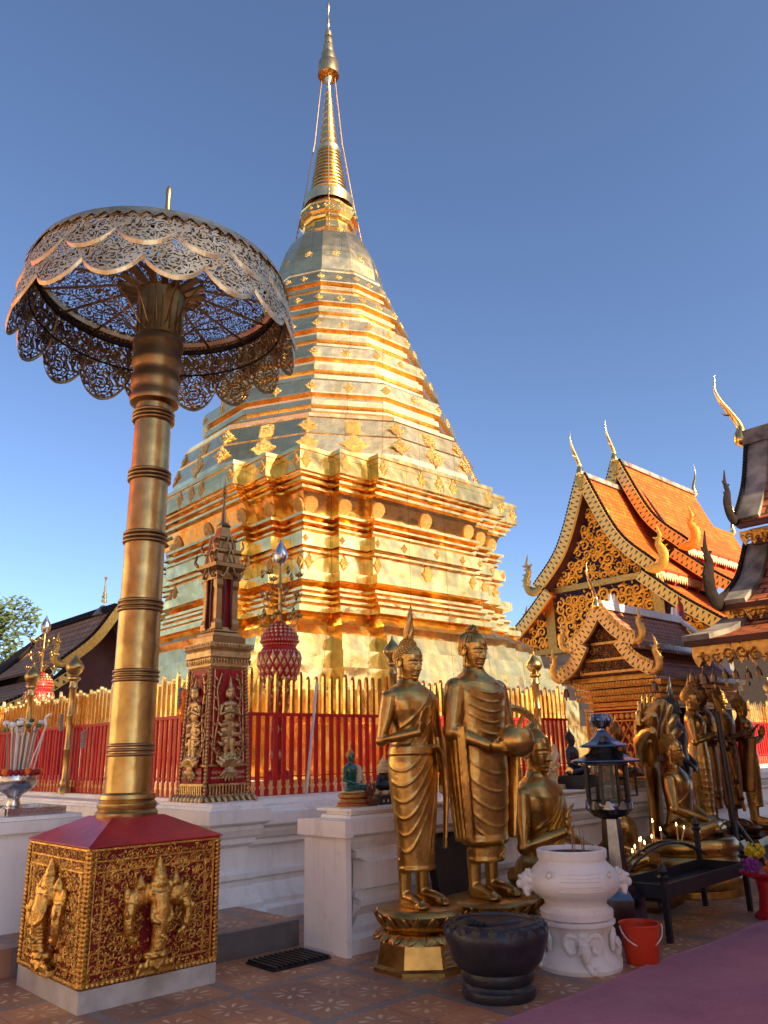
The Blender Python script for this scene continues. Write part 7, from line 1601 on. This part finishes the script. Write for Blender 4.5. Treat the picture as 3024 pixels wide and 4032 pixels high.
def tree(label, loc, H, R, seed, n=2600, leaf=0.17):
    rnd = random.Random(seed); t = thing('leafy_tree', label, 'tree', loc, 0, 'trees behind the left halls')
    b = MB(); b.tube([(0, 0, 0), (0.1, 0, H*0.3), (0.05, 0.1, H*0.6), (0, 0, H*0.85)], [0.32, 0.24, 0.14, 0.04], 8)
    cl = []
    for k in range(14):
        a = rnd.uniform(0, 2*pi); z = rnd.uniform(0.42, 0.98)*H; r = R*rnd.uniform(0.35, 0.9)*(1-abs(z/H-0.65)*1.1); c = Vector((r*cos(a), r*sin(a), z)); cl.append((c, R*rnd.uniform(0.28, 0.45)))
        b.tube([(0, 0, z*0.6), c*0.6+Vector((0, 0, z*0.3)), c], [0.09, 0.06, 0.02], 5)
    b.build('trunk', 'bark', t)
    b = MB()
    for k in range(n):
        c, r = rnd.choice(cl); d = Vector((rnd.gauss(0, 1), rnd.gauss(0, 1), rnd.gauss(0, 0.8))); d = d.normalized()*r*rnd.uniform(0.4, 1.05)**0.6; p = c+d
        u = Vector((rnd.gauss(0, 1), rnd.gauss(0, 1), rnd.gauss(0, 0.5))).normalized(); v = u.orthogonal().normalized(); s = leaf*rnd.uniform(0.6, 1.3)
        i = len(b.v); b.v += [tuple(p-u*s), tuple(p+v*s*0.45), tuple(p+u*s), tuple(p-v*s*0.45)]; b.f.append((i, i+1, i+2, i+3))
    b.build('crown', 'leaf', t, recalc=False); return t
tree('dense sunlit green tree at the left photo edge behind the brown roofs', (12.2, 42.0, 0), 8.3, 3.9, 3, 6500)
tree('lower green tree peeping behind the brown roof beside the left lamp', (15.5, 45, 0), 7.6, 3.4, 9, 3500)
# ------------------------------------------------------------------ halls behind the camera: unseen, sized to throw the courtyard into shade and show in the gold
for nm, lab, x0, x1, yr, zr in (('shade_hall', 'tall unseen orange roofed hall behind the viewer, sized to cast shade', 1.6, 9.6, -5.5, 11.2), ('shade_hall', 'lower unseen orange roofed hall behind the viewer on the right, sized to cast shade', 9.9, 36, -5.8, 6.9)):
    t = thing(nm, lab, 'temple hall', (0, 0, 0))
    for s in (1, -1): roof_sheet('roof_slope', 'orangetile', [(yr+o*s, z) for o, z in ((0, zr), (-1.6, zr-2.6), (-3.6, zr-4.6))], x0, x1, 'x', t, 0.12)
    b = MB(); b.prism([(x0+0.3, yr-2.9, 0), (x0+0.3, yr+2.9, 0), (x0+0.3, yr+2.9, zr-4.2), (x0+0.3, yr, zr-0.3), (x0+0.3, yr-2.9, zr-4.2)], (x1-x0-0.6, 0, 0)); b.build('hall_wall', 'white', t)
    b = MB(); b.box(((x0+x1)/2, yr+3.0, zr-4.6), (x1-x0-0.6, 0.15, 0.5)); b.build('red_frieze', 'redwall', t)
# added pale paving and halls, unseen on the viewer's left, bouncing warm light
b = MB(); b.face([(-70, -60, 0.004), (0.5, -60, 0.004), (0.5, 3.2, 0.004), (-1.5, 12, 0.004), (-1.5, 60, 0.004), (-70, 60, 0.004)]); struct(b.build('courtyard', 'bounceground', recalc=False))  # pale ground added out of view for its warm bounce
t = thing('bounce_hall', 'added unseen cream walled hall left of the viewer, bouncing warm light', 'temple hall')
b = MB(); b.box((-8.5, 17.5, 3.2), (18, 5, 6.4)); b.build('hall_wall', 'bouncewall', t)
for s in (1, -1): roof_sheet('roof_slope', 'orangetile', [(17.5+o*s, z) for o, z in ((0, 10.5), (-1.8, 8.2), (-3.3, 6.4))], -18, 1.0, 'x', t, 0.12)
t = thing('bounce_hall_far', 'added unseen cream walled hall farther left behind the viewer, bouncing warm light', 'temple hall')
b = MB(); b.box((-20, -4, 3.2), (5, 30, 6.4)); b.build('hall_wall', 'bouncewall', t)
for s in (1, -1): roof_sheet('roof_slope', 'orangetile', [(-20+o*s, z) for o, z in ((0, 10.5), (-1.8, 8.2), (-3.3, 6.4))], -19.5, 11.5, 'y', t, 0.12)
